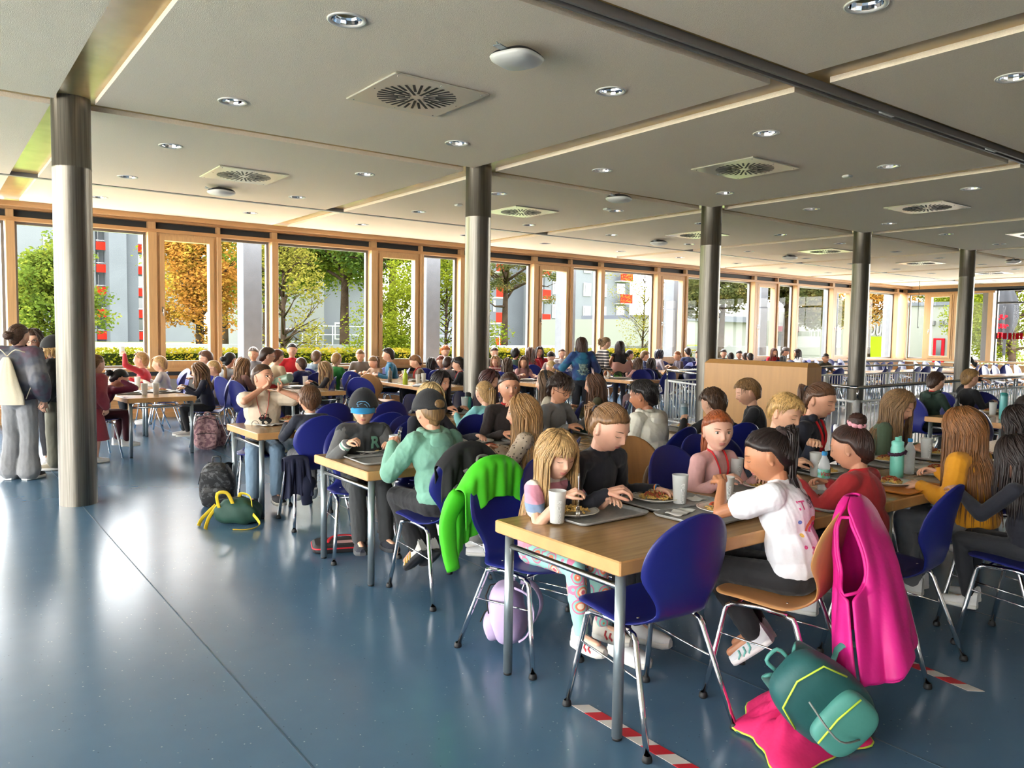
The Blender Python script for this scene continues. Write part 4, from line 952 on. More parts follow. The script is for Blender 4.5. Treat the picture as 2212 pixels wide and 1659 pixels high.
    if lvl < 2:
        op = eyes if eyes else ('down' if hpitch > 12 else 'open')
        for s in (-1, 1):
            ez = .008; ey = face_y(s*.030, ez)
            if op == 'open':
                eb = MB(); eb.ell(hl(s*.030, ey-.0065, ez), (.0125*hs, .0105*hs, .0085*hs), 14, 10, rot=Rh); ev = part('eye', eb, eyew); ib = MB(); ib.ell(hl(s*.030, ey+.0012, ez), (.0062*hs, .0035*hs, .0062*hs), 12, 8, rot=Rh); ib.build('iris', irism, ev)
            lb = MB(); zc_ = ez+(.006 if op == 'open' else -.003); sg = 1 if op == 'open' else -1
            Q = [hl(s*.030+dx, face_y(s*.030+dx, zc_)+(.0022 if op == 'open' else .0012), zc_+sg*.0035*(1-(dx/.013)**2)) for dx in np.linspace(-.013, .013, 7)]
            lb.tube(Q, [.0006*hs, .0012*hs, .0015*hs, .0016*hs, .0015*hs, .0012*hs, .0006*hs], 6); part('eyelashes', lb, hairm(tuple(int(v*.45) for v in hc)))
            bb = MB(); bb.tube([hl(s*(.030+dx), face_y(s*.030+s*dx, .026)+.001, .0275+.003*(1-((dx-.002)/.018)**2)) for dx in np.linspace(-.016, .018, 7)], [.001, .0022, .0024, .0022, .002, .0016, .0007], 6, flat=(Rh@V3(0, 1, 0), .5)); part('eyebrow', bb, hairm(tuple(int(v*.8) for v in hc)))
        for zz, w_, r_ in ((-.0485, .020, .0030), (-.0555, .017, .0038)):
            m = MB(); m.tube([hl(dx, face_y(dx, zz)-.0006, zz+(.0012 if zz > -.05 else 0)*abs(dx)/.02) for dx in np.linspace(-w_, w_, 9)], [r_*hs*q for q in (.25, .7, .95, 1.05, .95, 1.05, .95, .7, .25)], 8); part('lip', m, lipm)
    elif hpitch < 30:
        m = MB()
        for s in (-1, 1): m.ell(hl(s*.030, face_y(s*.03, .01)-.001, .008), (.010*hs, .004*hs, .005*hs), 8, 6, rot=Rh)
        part('eyes', m, irism)
    # ---------------- hair
    hm = hairm(hc); N_, M_ = ((64, 48), (48, 32), (28, 20))[lvl]; D, F = sph(N_, M_); base = D*np.array([.0735, .092, .108]); base[:, 1] += np.where(D[:, 1] < 0, -.012*np.clip(D[:, 2]+.5, 0, 1), 0); base[:, 0] *= (1+.05*np.exp(-((D[:, 2]-.35)/.35)**2))*(1-.30*np.clip(-D[:, 2], 0, 1)**1.6); base[:, 1] *= np.where(D[:, 1] < 0, 1+.5*np.clip(-D[:, 2], 0, 1)**2, 1)
    az = np.degrees(np.arctan2(np.abs(D[:, 0]), D[:, 1])); z_ = D[:, 2]     # az: 0 front .. 180 back
    fringe = .36 if hair in ('bangs', 'longbangs') else .56
    line = np.interp(az, [0, 35, 58, 76, 92, 103, 114, 140, 180], [fringe, fringe-.02, .42, .27, .20, -.04, -.40, -.70 if hair != 'crew' else -.55, -.80 if hair != 'crew' else -.66])
    sm_ = np.clip((z_-line)/(.12 if hair in ('bangs', 'longbangs', 'long', 'mop', 'curly', 'bob') else .24)+(.0 if hair in ('long', 'mop') else .15), 0, 1); sm_ = sm_*sm_*(3-2*sm_); th = {'short': .017, 'crew': .008, 'bangs': .019, 'long': .015, 'longbangs': .017, 'pony': .009, 'bun': .009, 'braid': .009, 'curly': .03, 'mop': .024, 'highpony': .009}.get(hair, .012)
    tie = {'pony': V3(0, -.85, .25), 'highpony': V3(0, -.72, .62), 'bun': V3(0, -.45, .85), 'braid': V3(0, -.9, -.2), 'lowbun': V3(0, -.95, .0)}.get(hair, V3(0, -.35, .9)); tie = nrm(tie)
    if hair == 'lowbun': th = .009
    rn = np.random.RandomState(len(PEOPLE)+9); e1 = nrm(np.cross(tie, V3(1, .1, 0))); e2 = np.cross(tie, e1); ang = np.arctan2(D@e1, D@e2); dist = np.arccos(np.clip(D@tie, -1, 1)); rid = 0
    for f_ in (17, 29, 43, 61): rid = rid+np.sin(ang*f_+rn.uniform(0, 6)+1.2*np.sin(dist*4+f_))*(.5 if f_ < 30 else .35)
    if hair in ('curly', 'mop'):
        rid = rid*1.5
        for _ in range(5): a = rn.normal(size=3)*14; rid = rid+np.sin(D@a+rn.uniform(0, 6))*1.6
    thick = (th+rid*.0016*min(1, th/.012))*sm_-.006*(1-sm_); cap_ = base+nrmrows(base)*thick[:, None]
    hmb = MB(); hmb.add((cap_*hs)@Rh.T+HD, F, True)
    def scalp(a_deg, el, off): # azimuth 0 front, + own right ; elevation deg
        a = math.radians(a_deg); c = math.cos(math.radians(el)); d = V3(math.sin(a)*c, math.cos(a)*c, math.sin(math.radians(el))); p = d*V3(.0735, .092, .108); p[1] -= .012 if d[1] < 0 else 0; return p+nrm(p)*off
    nl = (420, 150, 44)[lvl]; rr = random.Random(len(PEOPLE)*7+1)
    def fall(P0, n_, L_, wave=.006, ph=0., outx=0.):
        """let a strand fall outside the torso"""
        Q = [P0]; p = P0.copy()
        for i in range(n_):
            p = p+V3(math.sin(i*.9+ph)*wave, math.cos(i*.7+ph)*wave*.6, -L_/n_)
            f = (p[2]-Pv[2])/max(.05, NB[2]-Pv[2]); f = min(max(f, 0), 1.15); ax = Pv+(C1-Pv)*min(1, f*2)+(NB-C1)*max(0, min(1.1, f*2-1)); rx = (.135 if f < .9 else .155-.5*(f-.9)*.2)*k+e+.012; ry = .096*k+e+.014
            if f > 1.03: rx = .06*k; ry = .055*k
            if f > .88 and f <= 1.03: rx = (.165-(f-.88)*.55)*k; ry = (.096-(f-.88)*.25)*k+e
            dx, dy = p[0]-ax[0], p[1]-ax[1]; q = math.sqrt((dx/rx)**2+(dy/ry)**2)
            if q < 1 and q > 1e-3: s_ = 1/q; p[0] = ax[0]+dx*(1+(s_-1)*.8); p[1] = ax[1]+dy*(1+(s_-1)*.8)
            if p[1] < ax[1]-.03: p[0] *= .955
            Q.append(p.copy())
        return Q
    if hair in ('long', 'longbangs', 'bob', 'half'):
        L0 = hlen if hair != 'bob' else .10
        for i in range(nl):
            s = rr.choice((-1, 1)); a = s*rr.uniform(52, 180) if rr.random() > .0 else 0; el0 = rr.uniform(35, 80); el1 = rr.uniform(-30, -5) if abs(a) > 95 else rr.uniform(-18, 8); off = th+rr.uniform(-.002, .008)
            pts = [HD+Rh@(scalp(a*(.75+.25*j/5), el0+(el1-el0)*j/5, off)*hs) for j in range(6)]
            if abs(a) < 80: pts = [HD+Rh@(scalp(a*(.55+.45*j/5), 70+(el1-70)*j/5, off)*hs) for j in range(6)]
            L_ = L0*rr.uniform(.75, 1.1)*hs; q = fall(pts[-1], 7, L_, (.007 if hair == 'curlylong' else .004), rr.uniform(0, 6)); R0 = (.0040, .0068, .013)[lvl]*rr.uniform(.6, 1.25); pp = pts+q[1:]
            hmb.tube(pp, [R0*.5]+[R0]*(len(pp)-4)+[R0*.8, R0*.5, R0*.15], 5, flat=(nrm(pts[2]-HD), .5))
    if hair in ('bangs', 'longbangs', 'mop', 'short'):
        nb_ = (60, 34, 14)[lvl]
        for i in range(nb_):
            a = rr.uniform(-62, 62); e_ = (14 if hair in ('bangs', 'longbangs', 'mop') else 30)+rr.uniform(-4, 6)
            pts = [HD+Rh@(scalp(a*(.4+.6*j/5)+ (12 if hair == 'short' else 0)*j/5, 72+(e_-72)*j/5, th*.9+.003+(0.004 if j == 4 else 0))*hs) for j in range(6)]; R0 = (.005, .007, .012)[lvl]
            hmb.tube(pts, [R0*.4, R0, R0, R0*.9, R0*.7, R0*.15], 5, flat=(nrm(pts[2]-HD), .45))
    if hair in ('short', 'mop', 'curly', 'crew') and lvl < 2 and hair != 'crew':
        for i in range((170, 80)[lvl]):
            a = rr.uniform(60, 300); pts = [HD+Rh@(scalp(a+rr.uniform(-4, 4)*j, 75+((-28 if 110 < a < 250 else 2)-75)*(rr.uniform(.55, 1))*j/4, th+.001+(.006 if hair == 'mop' else .003)*(j == 3))*hs) for j in range(5)]
            hmb.tube(pts, [.001, .004, .0045, .0035, .0006], 4, flat=(nrm(pts[2]-HD), .45))
    if hair in ('pony', 'highpony', 'braid'):
        tp = HD+Rh@((tie*V3(.0735, .100, .108)+tie*.016)*hs); back = Rh@V3(0, -1, 0); n_p = (170, 60, 18)[lvl]
        for i in range(n_p):
            j = V3(rr.gauss(0, .35), rr.gauss(0, .25), rr.gauss(0, .35)); o = back*.035+V3(0, 0, .012+ponyup)
            p1 = tp+o*.6+j*.012; p2 = tp+o+j*.035+V3(0, -.012, -.02); L_ = hlen*rr.uniform(.8, 1.08); q = fall(p2, 7, L_, .005, rr.uniform(0, 6)); R0 = (.0042, .007, .013)[lvl]; pp = [tp, p1]+q
            hmb.tube(pp, [R0*.8]+[R0]*(len(pp)-4)+[R0*.8, R0*.5, R0*.12], 5)
    if hair in ('pony', 'highpony', 'bun', 'lowbun', 'braid') and lvl < 2:
        for i in range((260, 110)[lvl]):
            a = rr.uniform(-180, 180); ab = abs(a); ln_ = float(np.interp(ab, [0, 35, 58, 76, 92, 103, 114, 140, 180], [34, 33, 25, 16, 12, -2, -20, -36, -44]))+rr.uniform(0, 10)
            c_ = math.cos(math.radians(ln_)); d0 = V3(math.sin(math.radians(a))*c_, math.cos(math.radians(a))*c_, math.sin(math.radians(ln_))); om = math.acos(max(-1, min(1, float(d0@tie))))
            if om < .25: continue
            pts = []
            for j in range(8):
                f_ = j/7*.96; d = (d0*math.sin((1-f_)*om)+tie*math.sin(f_*om))/math.sin(om); d = nrm(d); p = d*V3(.0735, .092, .108)
                if d[1] < 0: p[1] -= .012*min(1, max(0, d[2]+.5)); p[1] *= 1+.5*max(0, -d[2])**2
                p[0] *= (1+.05*math.exp(-((d[2]-.35)/.35)**2))*(1-.3*max(0, -d[2])**1.6); pts.append(HD+Rh@((p+nrm(p)*(th*(.35+.65*min(1, j/2))+.0006+rr.uniform(0, .0015)))*hs))
            R0 = (.0030, .0045)[lvl]*rr.uniform(.6, 1.2); hmb.tube(pts, [.0004, R0*.7, R0, R0, R0, R0, R0, R0*.6], 4, flat=(nrm(pts[4]-HD), .4))
    ho = part('hair', hmb, hm)
    if hair in ('pony', 'highpony', 'braid'):
        m = MB(); m.tube([tp+Rh@(V3(math.cos(a)*.015, -.008, math.sin(a)*.015)*hs) for a in np.linspace(0, 2*math.pi, 12, endpoint=False)], .0055, 6, closed=True); part('hair_tie', m, cloth((60, 60, 70)))
    if hair in ('bun', 'lowbun'):
        m = MB(); tp = HD+Rh@((tie*V3(.0735, .100, .108)+tie*.034)*hs); q = sph(28, 20)[0]; r_ = .040*(1+.07*np.sin(q[:, 0]*9+q[:, 2]*11)+.05*np.sin(q[:, 1]*15)); m.add(q*r_[:, None]*hs*np.array([1.05, 1.05, .95])+tp, sph(28, 20)[1], True)
        for i in range(26): a0 = rr.uniform(0, 6.28); tl = rr.uniform(-.6, .6); m.tube([tp+(V3(math.cos(a0+a)*.041, math.sin(a0+a)*.041*math.cos(tl), math.sin(a0+a)*.041*math.sin(tl)*.9+.006*math.sin(3*a)))*hs for a in np.linspace(0, 3.2, 8)], [.0005, .003, .004, .004, .004, .004, .003, .0005], 5)
        part('hair_bun', m, hm)
    rec = dict(o=body, root=root, k=k, NB=NB, C1=C1, Pv=Pv, HD=HD, Rh=Rh, hs=hs, fa=fa, grips=grips, WR=WR, SH=SH, EL=EL, KN=KN, AN=AN, shirt=shirt, th=th, part=part, hd=hd_, e=e, face=face, label=label)
    PEOPLE.append(rec); return rec
def nrmrows(a): return a/np.linalg.norm(a, axis=1)[:, None]
def W_(rec, p):
    ca, sa = math.cos(rec['fa']), math.sin(rec['fa']); p = np.asarray(p); return V3(rec['root'][0]+ca*p[0]-sa*p[1], rec['root'][1]+sa*p[0]+ca*p[1], p[2])
def wdir(rec, p):
    ca, sa = math.cos(rec['fa']), math.sin(rec['fa']); return V3(ca*p[0]-sa*p[1], sa*p[0]+ca*p[1], p[2])
def his_chair(rec, label, kind='blue', back=.0, group='blue shell chairs at the tables'):
    q = W_(rec, (0, -.0-back, 0)); return chair(q[0], q[1], rec['face'], label, kind, group)
def glasses(rec, frame=(20, 20, 24)):
    HD, Rh, hs = rec['HD'], rec['Rh'], rec['hs']; m = MB()
    for s in (-1, 1):
        m.tube([HD+Rh@(V3(s*.031+math.cos(a)*.022, .095-.004*abs(math.cos(a)), .006+math.sin(a)*.017)*hs) for a in np.linspace(0, 2*math.pi, 16, endpoint=False)], .0018*hs, 6, closed=True)
        m.tube([HD+Rh@(V3(s*.053, .092, .01)*hs), HD+Rh@(V3(s*.078, .06, .01)*hs), HD+Rh@(V3(s*.082, -.01, .008)*hs)], .0015*hs, 5)
    m.tube([HD+Rh@(V3(-.009, .098, .008)*hs), HD+Rh@(V3(.009, .098, .008)*hs)], .0018*hs, 5)
    rec['part']('glasses', m, mat('spectacle_frame', S(*frame), .3))
# ------------------------------------------------------------ who sits where
JEANS = (96, 116, 134); DK = (30, 31, 36)
Pp = {}
def pp(key, *a, chair_=None, ck='blue', back=0., **kw):
    r = person(*a, **kw); Pp[key] = r
    if chair_: r['chair'] = his_chair(r, chair_, ck, back)
    return r
# textured cloths of the near children
def striped(name, cols, scale, axis='z', rough=.85):
    if name in MATS: return MATS[name]
    m = mat(name, S(*cols[0]), rough, bump=.0012, bscale=80); nt = m.node_tree; N = nt.nodes; L = nt.links
    tc = N.new('ShaderNodeTexCoord'); sp = N.new('ShaderNodeSeparateXYZ'); L.new(tc.outputs['Object'], sp.inputs[0]); mu = N.new('ShaderNodeMath'); mu.operation = 'MULTIPLY'; mu.inputs[1].default_value = scale; L.new(sp.outputs[axis.upper()], mu.inputs[0])
    fr = N.new('ShaderNodeMath'); fr.operation = 'FRACT'; L.new(mu.outputs[0], fr.inputs[0]); r = N.new('ShaderNodeValToRGB'); r.color_ramp.interpolation = 'CONSTANT'
    el = r.color_ramp.elements; el[0].color = (*S(*cols[0]), 1); el[1].position = 1/len(cols); el[1].color = (*S(*cols[1]), 1)
    for i in range(2, len(cols)): e_ = el.new(i/len(cols)); e_.color = (*S(*cols[i]), 1)
    L.new(fr.outputs[0], r.inputs['Fac']); L.new(r.outputs[0], N['Principled BSDF'].inputs['Base Color']); return m
def blotch(name, cols, scale, kind='voronoi', lo=.2, hi=.8):
    if name in MATS: return MATS[name]
    m = mat(name, S(*cols[0]), .8, bump=.001, bscale=80); nt = m.node_tree; N = nt.nodes; L = nt.links; tc = N.new('ShaderNodeTexCoord')
    n = N.new('ShaderNodeTexVoronoi' if kind == 'voronoi' else 'ShaderNodeTexNoise'); n.inputs['Scale'].default_value = scale; L.new(tc.outputs['Object'], n.inputs['Vector'])
    r = N.new('ShaderNodeValToRGB'); r.color_ramp.interpolation = 'CONSTANT' if kind == 'voronoi' else 'EASE'; el = r.color_ramp.elements; el[0].position = lo if kind != 'voronoi' else 0; el[0].color = (*S(*cols[0]), 1); el[1].position = hi; el[1].color = (*S(*cols[-1]), 1)
    for i in range(1, len(cols)-1): e_ = el.new(lo+(hi-lo)*i/(len(cols)-1)); e_.color = (*S(*cols[i]), 1)
    L.new(n.outputs['Distance' if kind == 'voronoi' else 'Fac'], r.inputs['Fac']); L.new(r.outputs[0], N['Principled BSDF'].inputs['Base Color']); return m
pastel = striped('pastel_stripes', [(222, 214, 208), (120, 140, 170), (206, 140, 160), (206, 140, 160)], 6.5)
floral = blotch('flower_leggings', [(214, 96, 110), (236, 214, 190), (222, 120, 90), (130, 190, 180), (206, 120, 150), (150, 206, 196), (156, 208, 198)], 13, lo=.08, hi=.62)
patt = blotch('patterned_knit', [(60, 50, 46), (164, 146, 126), (176, 158, 138)], 42, lo=.16, hi=.3)
heather = blotch('knit_grey_plum', [(84, 58, 72), (78, 82, 92), (112, 110, 114)], 5, 'noise', .35, .65)
bw = striped('navy_white_stripes', [(214, 206, 200), (40, 40, 50)], 16); redstr = striped('red_white_stripes', [(206, 190, 176), (150, 40, 44)], 22)
varsity = cloth((46, 48, 50)); wolfm = blotch('tie_dye_blue', [(24, 34, 76), (30, 60, 110), (36, 100, 128)], 4, 'noise', .38, .62)
# nearest table, window side
pp('blond', 'small girl with long blond fringe hair, floral leggings, fork upright', (1203, 985), 188, y=3.0, lvl=0, lean=14, hyaw=-18, hpitch=14, hair='longbangs', hc=(172, 138, 92), hlen=.30, top=pastel, sleeve='short', pants=floral, shoes=(222, 216, 206), sk=(228, 184, 160), rh=(.15, .31, .90), lh=(-.20, .30, .83), feet='fwd', chair_='blue chair under the small blond girl, lilac backpack below', back=.04, cat='girl', legy=-.1, curl=(40, 70), stripes=(200, 70, 80))
pp('black', 'girl in black sweater with tied light brown hair, frowning at her pasta', (1318, 925), 186, y=2.98, lvl=0, lean=17, hyaw=0, hpitch=26, hair='pony', hc=(116, 84, 54), hlen=.12, top=(20, 22, 34), pants=DK, sk=(226, 178, 156), rh=(.13, .31, .87), lh=(-.34, .28, .82), chair_='blue chair under the girl in the black sweater', cat='girl', curl=(25, 65))
pp('redhead', 'red haired girl in pink top with red lanyard looking at the camera', (1551, 932), 178, y=3.02, lvl=0, lean=14, hyaw=-30, hpitch=5, hair='half' if False else 'pony', hc=(142, 72, 36), hlen=.28, top=(206, 158, 156), pants=(120, 120, 130), sk=(232, 186, 166), ltt=(186, 22, 30), eyes='open', chair_='dark blue chair behind the red haired girl', rh=(.16, .29, .85), lh=(-.12, .32, .84), cat='girl', curl=(60, 50))
pp('blondboy', 'blond boy with straight side swept hair looking down, right of redhead', (1697, 893), 190, y=3.1, lvl=0, lean=14, hyaw=-12, hpitch=22, hair='short', hc=(178, 142, 88), top=(40, 46, 62), sk=(226, 180, 152), rh=(.16, .29, .86), lh=(-.10, .30, .95), chair_='blue chair under the blond boy', cat='boy', curl=(70, 50))
pp('navy', 'brown haired girl in navy jacket with cream hood and red lanyard', (1773, 866), 196, y=3.18, lvl=0, lean=14, hyaw=-14, hpitch=18, hair='pony', hc=(78, 52, 34), hlen=.2, top=(26, 28, 42), sk=(224, 172, 144), ltt=(190, 20, 30), hood=True, chair_='blue chair under the girl in the navy jacket', cat='girl')
pp('green', 'girl in ribbed olive green top with long straight hair, eyes down', (1942, 878), 196, y=3.1, lvl=0, lean=15, hyaw=-14, hpitch=22, hair='long', hc=(128, 98, 66), hlen=.28, top=(74, 92, 70), sk=(222, 172, 142), chair_='blue chair under the girl in the olive green top', cat='girl')
pp('farrow1', 'dark haired child partly cut off by the right picture edge, window side', (2222, 905), 190, y=3.1, lvl=1, hair='short', hc=(40, 30, 26), top=(40, 40, 48), chair_='blue chair at the window side by the right picture edge', cat='child')
# nearest table, camera side
pp('white', 'dark haired girl in white printed t-shirt with high ponytail and spoon', (1658, 985), 18, y=2.22, lvl=0, lean=13, hyaw=22, hpitch=20, hair='highpony', hc=(34, 24, 22), hlen=.30, top=(222, 222, 228), sleeve='short', pants=(22, 22, 26), shoes=(206, 206, 210), sole=(222, 216, 216), sk=(188, 132, 98), lh=(-.02, .36, .96), rh=(.13, .22, .83), feet='back', stripes=(120, 190, 180), chair_='beech shell chair with the pink vest hung over its back', ck='wood', back=.0, cat='girl', curl=(75, 40), baggy=.012, lpole=(-.8, .1, -.6))
pp('red', 'girl in red sweater with dark hair bun and pink scrunchie, from behind', (1838, 968), 6, y=2.28, lvl=0, lean=10, hyaw=8, hpitch=16, hair='bun', hc=(52, 32, 26), top=(158, 32, 38), sk=(204, 150, 122), chair_='blue chair behind the girl in the red sweater, turned sideways', back=.12, cat='girl', baggy=.006, lh=(-.19, .30, .88), ltt=(190, 22, 30))
pp('yellow', 'girl in mustard hoodie with very long straight hair, from behind', (2078, 955), 0, y=2.12, lvl=0, lean=9, hyaw=0, hpitch=8, hair='long', hc=(120, 78, 42), hlen=.42, top=(208, 142, 24), sk=SK, chair_='blue chair with the black jacket over its back', back=.16, cat='girl', baggy=.012, pants=(110, 112, 116), k=1.06, lh=(-.2, .24, .80))
pp('dark1', 'person with dark brown hair cut off by the right edge, dark top, nearer', (2196, 990), 0, y=1.75, lvl=0, lean=8, hpitch=8, hair='long', hc=(34, 24, 22), hlen=.25, top=(26, 28, 40), chair_='blue chair at the lower right picture edge', cat='child')
pp('dark2', 'person with dark hair at the right edge, behind the nearer dark haired one', (2200, 915), 0, y=2.25, lvl=1, lean=8, hpitch=8, hair='long', hc=(36, 26, 24), hlen=.25, top=(30, 30, 40), cat='child', chair_='blue chair hidden behind the two dark haired children')
# second row
pp('cap', 'boy in black varsity jacket and black cap with bright blue peak', (785, 882), 166, y=5.2, lvl=0, lean=15, hyaw=-14, hpitch=13, hair='crew', hc=(190, 150, 98), top=varsity, slc=(84, 84, 84), pants=(44, 46, 48), shoes=(26, 30, 44), sk=(226, 180, 158), rh=(.15, .30, .88), lh=(-.16, .30, .85), feet='fwd', chair_='blue chair under the boy in the blue peaked cap', cat='boy', curl=(50, 70), baggy=.012, sole=(70, 72, 76))
pp('blondb', 'blond child in navy hidden behind the mint hoodie boy', (931, 862), 184, y=5.45, lvl=1, lean=6, hpitch=5, hair='long', hc=(196, 168, 120), hlen=.1, top=(28, 30, 42), chair_='blue chair under the blond child in navy', cat='child', lh=(-.32, .28, .83))
pp('brunette', 'brunette girl in dark brown sweater with hand at her mouth', (1100, 838), 168, y=5.4, lvl=0, lean=6, hyaw=-12, hpitch=2, hair='pony', hc=(60, 40, 32), hlen=.2, top=(42, 34, 34), sk=(214, 160, 130), eyes='open', collar=(190, 30, 34), lh=(-.03, .20, 1.05), rh=(.14, .28, .84), chair_='blue chair under the brunette in dark brown', cat='girl', curl=(60, 50), lpole=(-.8, .2, -.8))
pp('glasses', 'boy with dark mop hair, black glasses and grey long sleeved top', (1211, 842), 192, y=5.35, lvl=0, lean=13, hyaw=-8, hpitch=20, hair='mop', hc=(44, 30, 24), top=(120, 120, 122), sk=(212, 158, 126), chair_='blue chair under the boy with black glasses', cat='boy', lh=(-.24, .30, .92), rh=(.10, .32, .86), curl=(50, 45))
glasses(Pp['glasses'])
pp('mint', 'boy in mint green hoodie with backwards black cap, from behind', (928, 890), 2, y=4.42, lvl=0, lean=12, hyaw=0, hpitch=10, hair='crew', hc=(120, 92, 60), top=(112, 160, 140), pants=(26, 26, 30), shoes=(206, 204, 198), sole=(40, 40, 44), hood=True, sk=(220, 168, 140), lh=(-.19, .28, .93), rh=(.16, .31, .85), feet='back', stripes=(216, 170, 60), chair_='blue chair under the mint hoodie boy, grey backpack on its back', back=.02, cat='boy', baggy=.014, curl=(60, 40))
pp('curly', 'girl with long wavy dark blond hair in patterned beige knit sweater', (1129, 893), 42, y=4.32, lvl=0, lean=9, hyaw=12, hpitch=6, hair='long', hc=(150, 112, 70), hlen=.34, top=patt, sk=(220, 170, 142), eyes='open', lh=(-.12, .32, .86), chair_='blue chair under the girl in the patterned beige sweater', cat='girl', baggy=.01)
pp('cream', 'boy in cream white hoodie with black hair, from behind', (1388, 856), 8, y=4.5, lvl=0, lean=12, hyaw=18, hpitch=12, hair='short', hc=(26, 22, 22), top=(206, 202, 188), hood=True, sk=(172, 118, 88), chair_='blue chair under the cream hoodie boy', cat='boy', baggy=.018)
pp('brownboy', 'boy with tousled brown hair and black top beside the blue bottle', (1539, 872), -12, y=4.45, lvl=1, lean=12, hyaw=10, hpitch=12, hair='mop', hc=(64, 44, 30), top=(24, 24, 28), sk=SK, lh=(-.2, .26, .93), chair_='blue chair under the tousled brown haired boy', cat='boy')
pp('woodboy', 'boy with bowl cut in black sweater before the beech panel', (1614, 848), 40, y=4.62, lvl=0, lean=9, hyaw=14, hpitch=18, hair='short', hc=(120, 90, 56), top=(22, 22, 28), sk=SK, lh=(-.1, .32, .90), chair_='blue chair under the boy before the beech panel', cat='boy')
# third row
pp('drink', 'boy in beige printed t-shirt drinking from a grey green bottle', (568, 816), 164, y=7.42, lvl=0, lean=2, hyaw=42, hpitch=-6, hair='crew', hc=(66, 46, 34), top=(206, 192, 170), sleeve='short', pants=(104, 126, 146), shoes=(50, 50, 56), sk=(220, 168, 138), ltt=(186, 24, 32), eyes='open', rh=(.0, .17, 1.12), lh=(-.14, .20, 1.10), rpole=(.9, .3, -.6), lpole=(-1, .2, -.3), chair_='blue chair under the drinking boy', cat='boy', curl=(55, 55), baggy=.012, hdirs=(((-.3, .4, .6), (.3, .3, .8)), ((-.6, .4, .5), (-.2, .3, .9))))
pp('navyboy', 'brown haired boy in navy sweater with white collar, from behind', (668, 864), -6, y=6.58, lvl=0, lean=10, hyaw=0, hpitch=6, hair='short', hc=(92, 62, 40), top=(26, 30, 44), pants=(84, 84, 86), shoes=(30, 34, 50), sole=(196, 192, 180), sk=(212, 160, 132), chair_='big blue chair back under the boy with the white collar', back=.03, cat='boy', collar=(216, 216, 214), feet='back')
pp('smile', 'smiling girl with long black hair looking right', (953, 826), 205, y=7.45, lvl=1, lean=12, hyaw=-10, hpitch=10, hair='long', hc=(30, 22, 24), hlen=.2, top=(28, 26, 30), sk=(214, 162, 134), chair_='blue chair under the smiling black haired girl', cat='girl')
pp('darkred', 'person with dark auburn hair behind the blond ponytail girl', (1058, 822), 200, y=7.5, lvl=2, hair='long', hc=(66, 36, 34), hlen=.2, top=(70, 60, 70), chair_='blue chair under the auburn haired person', cat='child')
pp('mintpony', 'girl with long blond ponytail in fluffy turquoise sweater, from behind', (1046, 850), -4, y=6.5, lvl=0, lean=10, hpitch=6, hair='pony', hc=(160, 126, 80), hlen=.34, top=(116, 176, 176), sk=SK, chair_='blue chair under the blond ponytail girl', cat='girl', lh=(-.22, .28, .84))
pp('headband', 'girl with wide black headband in cream top, profile to the left', (1180, 828), 42, y=6.5, lvl=1, lean=8, hyaw=10, hpitch=4, hair='long', hc=(92, 68, 46), hlen=.24, top=(196, 188, 168), chair_='blue chair under the headband girl', cat='girl')
pp('catear', 'girl with cat ear headband and long brown hair in olive top', (1284, 832), 44, y=6.5, lvl=1, lean=8, hyaw=10, hpitch=10, hair='long', hc=(96, 64, 46), hlen=.28, top=(88, 84, 62), chair_='blue chair with mauve cardigan under the cat ear girl', cat='girl')
# right, in front of the railing
pp('greenboy', 'boy in dark green hoodie with red lanyard, right of the railing post', (2022, 826), 248, y=4.78, lvl=1, lean=8, hyaw=6, hpitch=14, hair='short', hc=(62, 42, 32), top=(30, 52, 42), hood=True, ltt=(190, 24, 30), chair_='blue chair under the dark green hoodie boy', cat='boy')
pp('armboy', 'blond boy in black top with his arm across his mouth', (2096, 818), 240, y=4.85, lvl=1, lean=6, hyaw=0, hpitch=4, hair='short', hc=(150, 116, 74), top=(26, 28, 34), lh=(.04, .22, 1.14), lpole=(-.9, .2, .2), chair_='blue chair under the boy with his arm across his mouth', cat='boy')
# standing on the left
pp('womangrey', 'standing woman in grey plum knit sweater with hair bun, from behind', (41, 717), -38, y=10.0, lvl=1, stand=True, lean=0, hpitch=4, hyaw=-8, hair='lowbun', hc=(74, 52, 40), top=heather, pants=(128, 128, 130), shoes=(30, 28, 28), k=1.24, baggy=.05, cat='woman', name='person')
pp('womanred', 'standing woman in red t-shirt with glasses facing the camera', (72, 726), 160, y=11.0, lvl=1, stand=True, lean=2, hpitch=12, hair='long', hc=(62, 42, 34), hlen=.25, top=(176, 26, 38), sleeve='short', pants=(34, 34, 40), k=1.2, cat='woman', eyes='open'); glasses(Pp['womanred'])
pp('beanie', 'standing teenager in black beanie, black sweater and khaki cargo trousers', (116, 748), 60, y=10.5, lvl=1, stand=True, lean=0, hpitch=4, hair='long', hc=(190, 150, 90), hlen=.06, top=(20, 20, 24), pants=(108, 106, 92), shoes=(150, 140, 120), k=1.12, baggy=.035, cat='person')
pp('dress', 'standing girl in pink red knitted dress with long ponytail behind the column', (208, 792), -60, y=10.8, lvl=1, stand=True, lean=6, hpitch=10, hair='pony', hc=(120, 82, 52), hlen=.3, top=(140, 50, 62), pants=SK, skirt=.46, k=.95, baggy=.03, cat='girl')
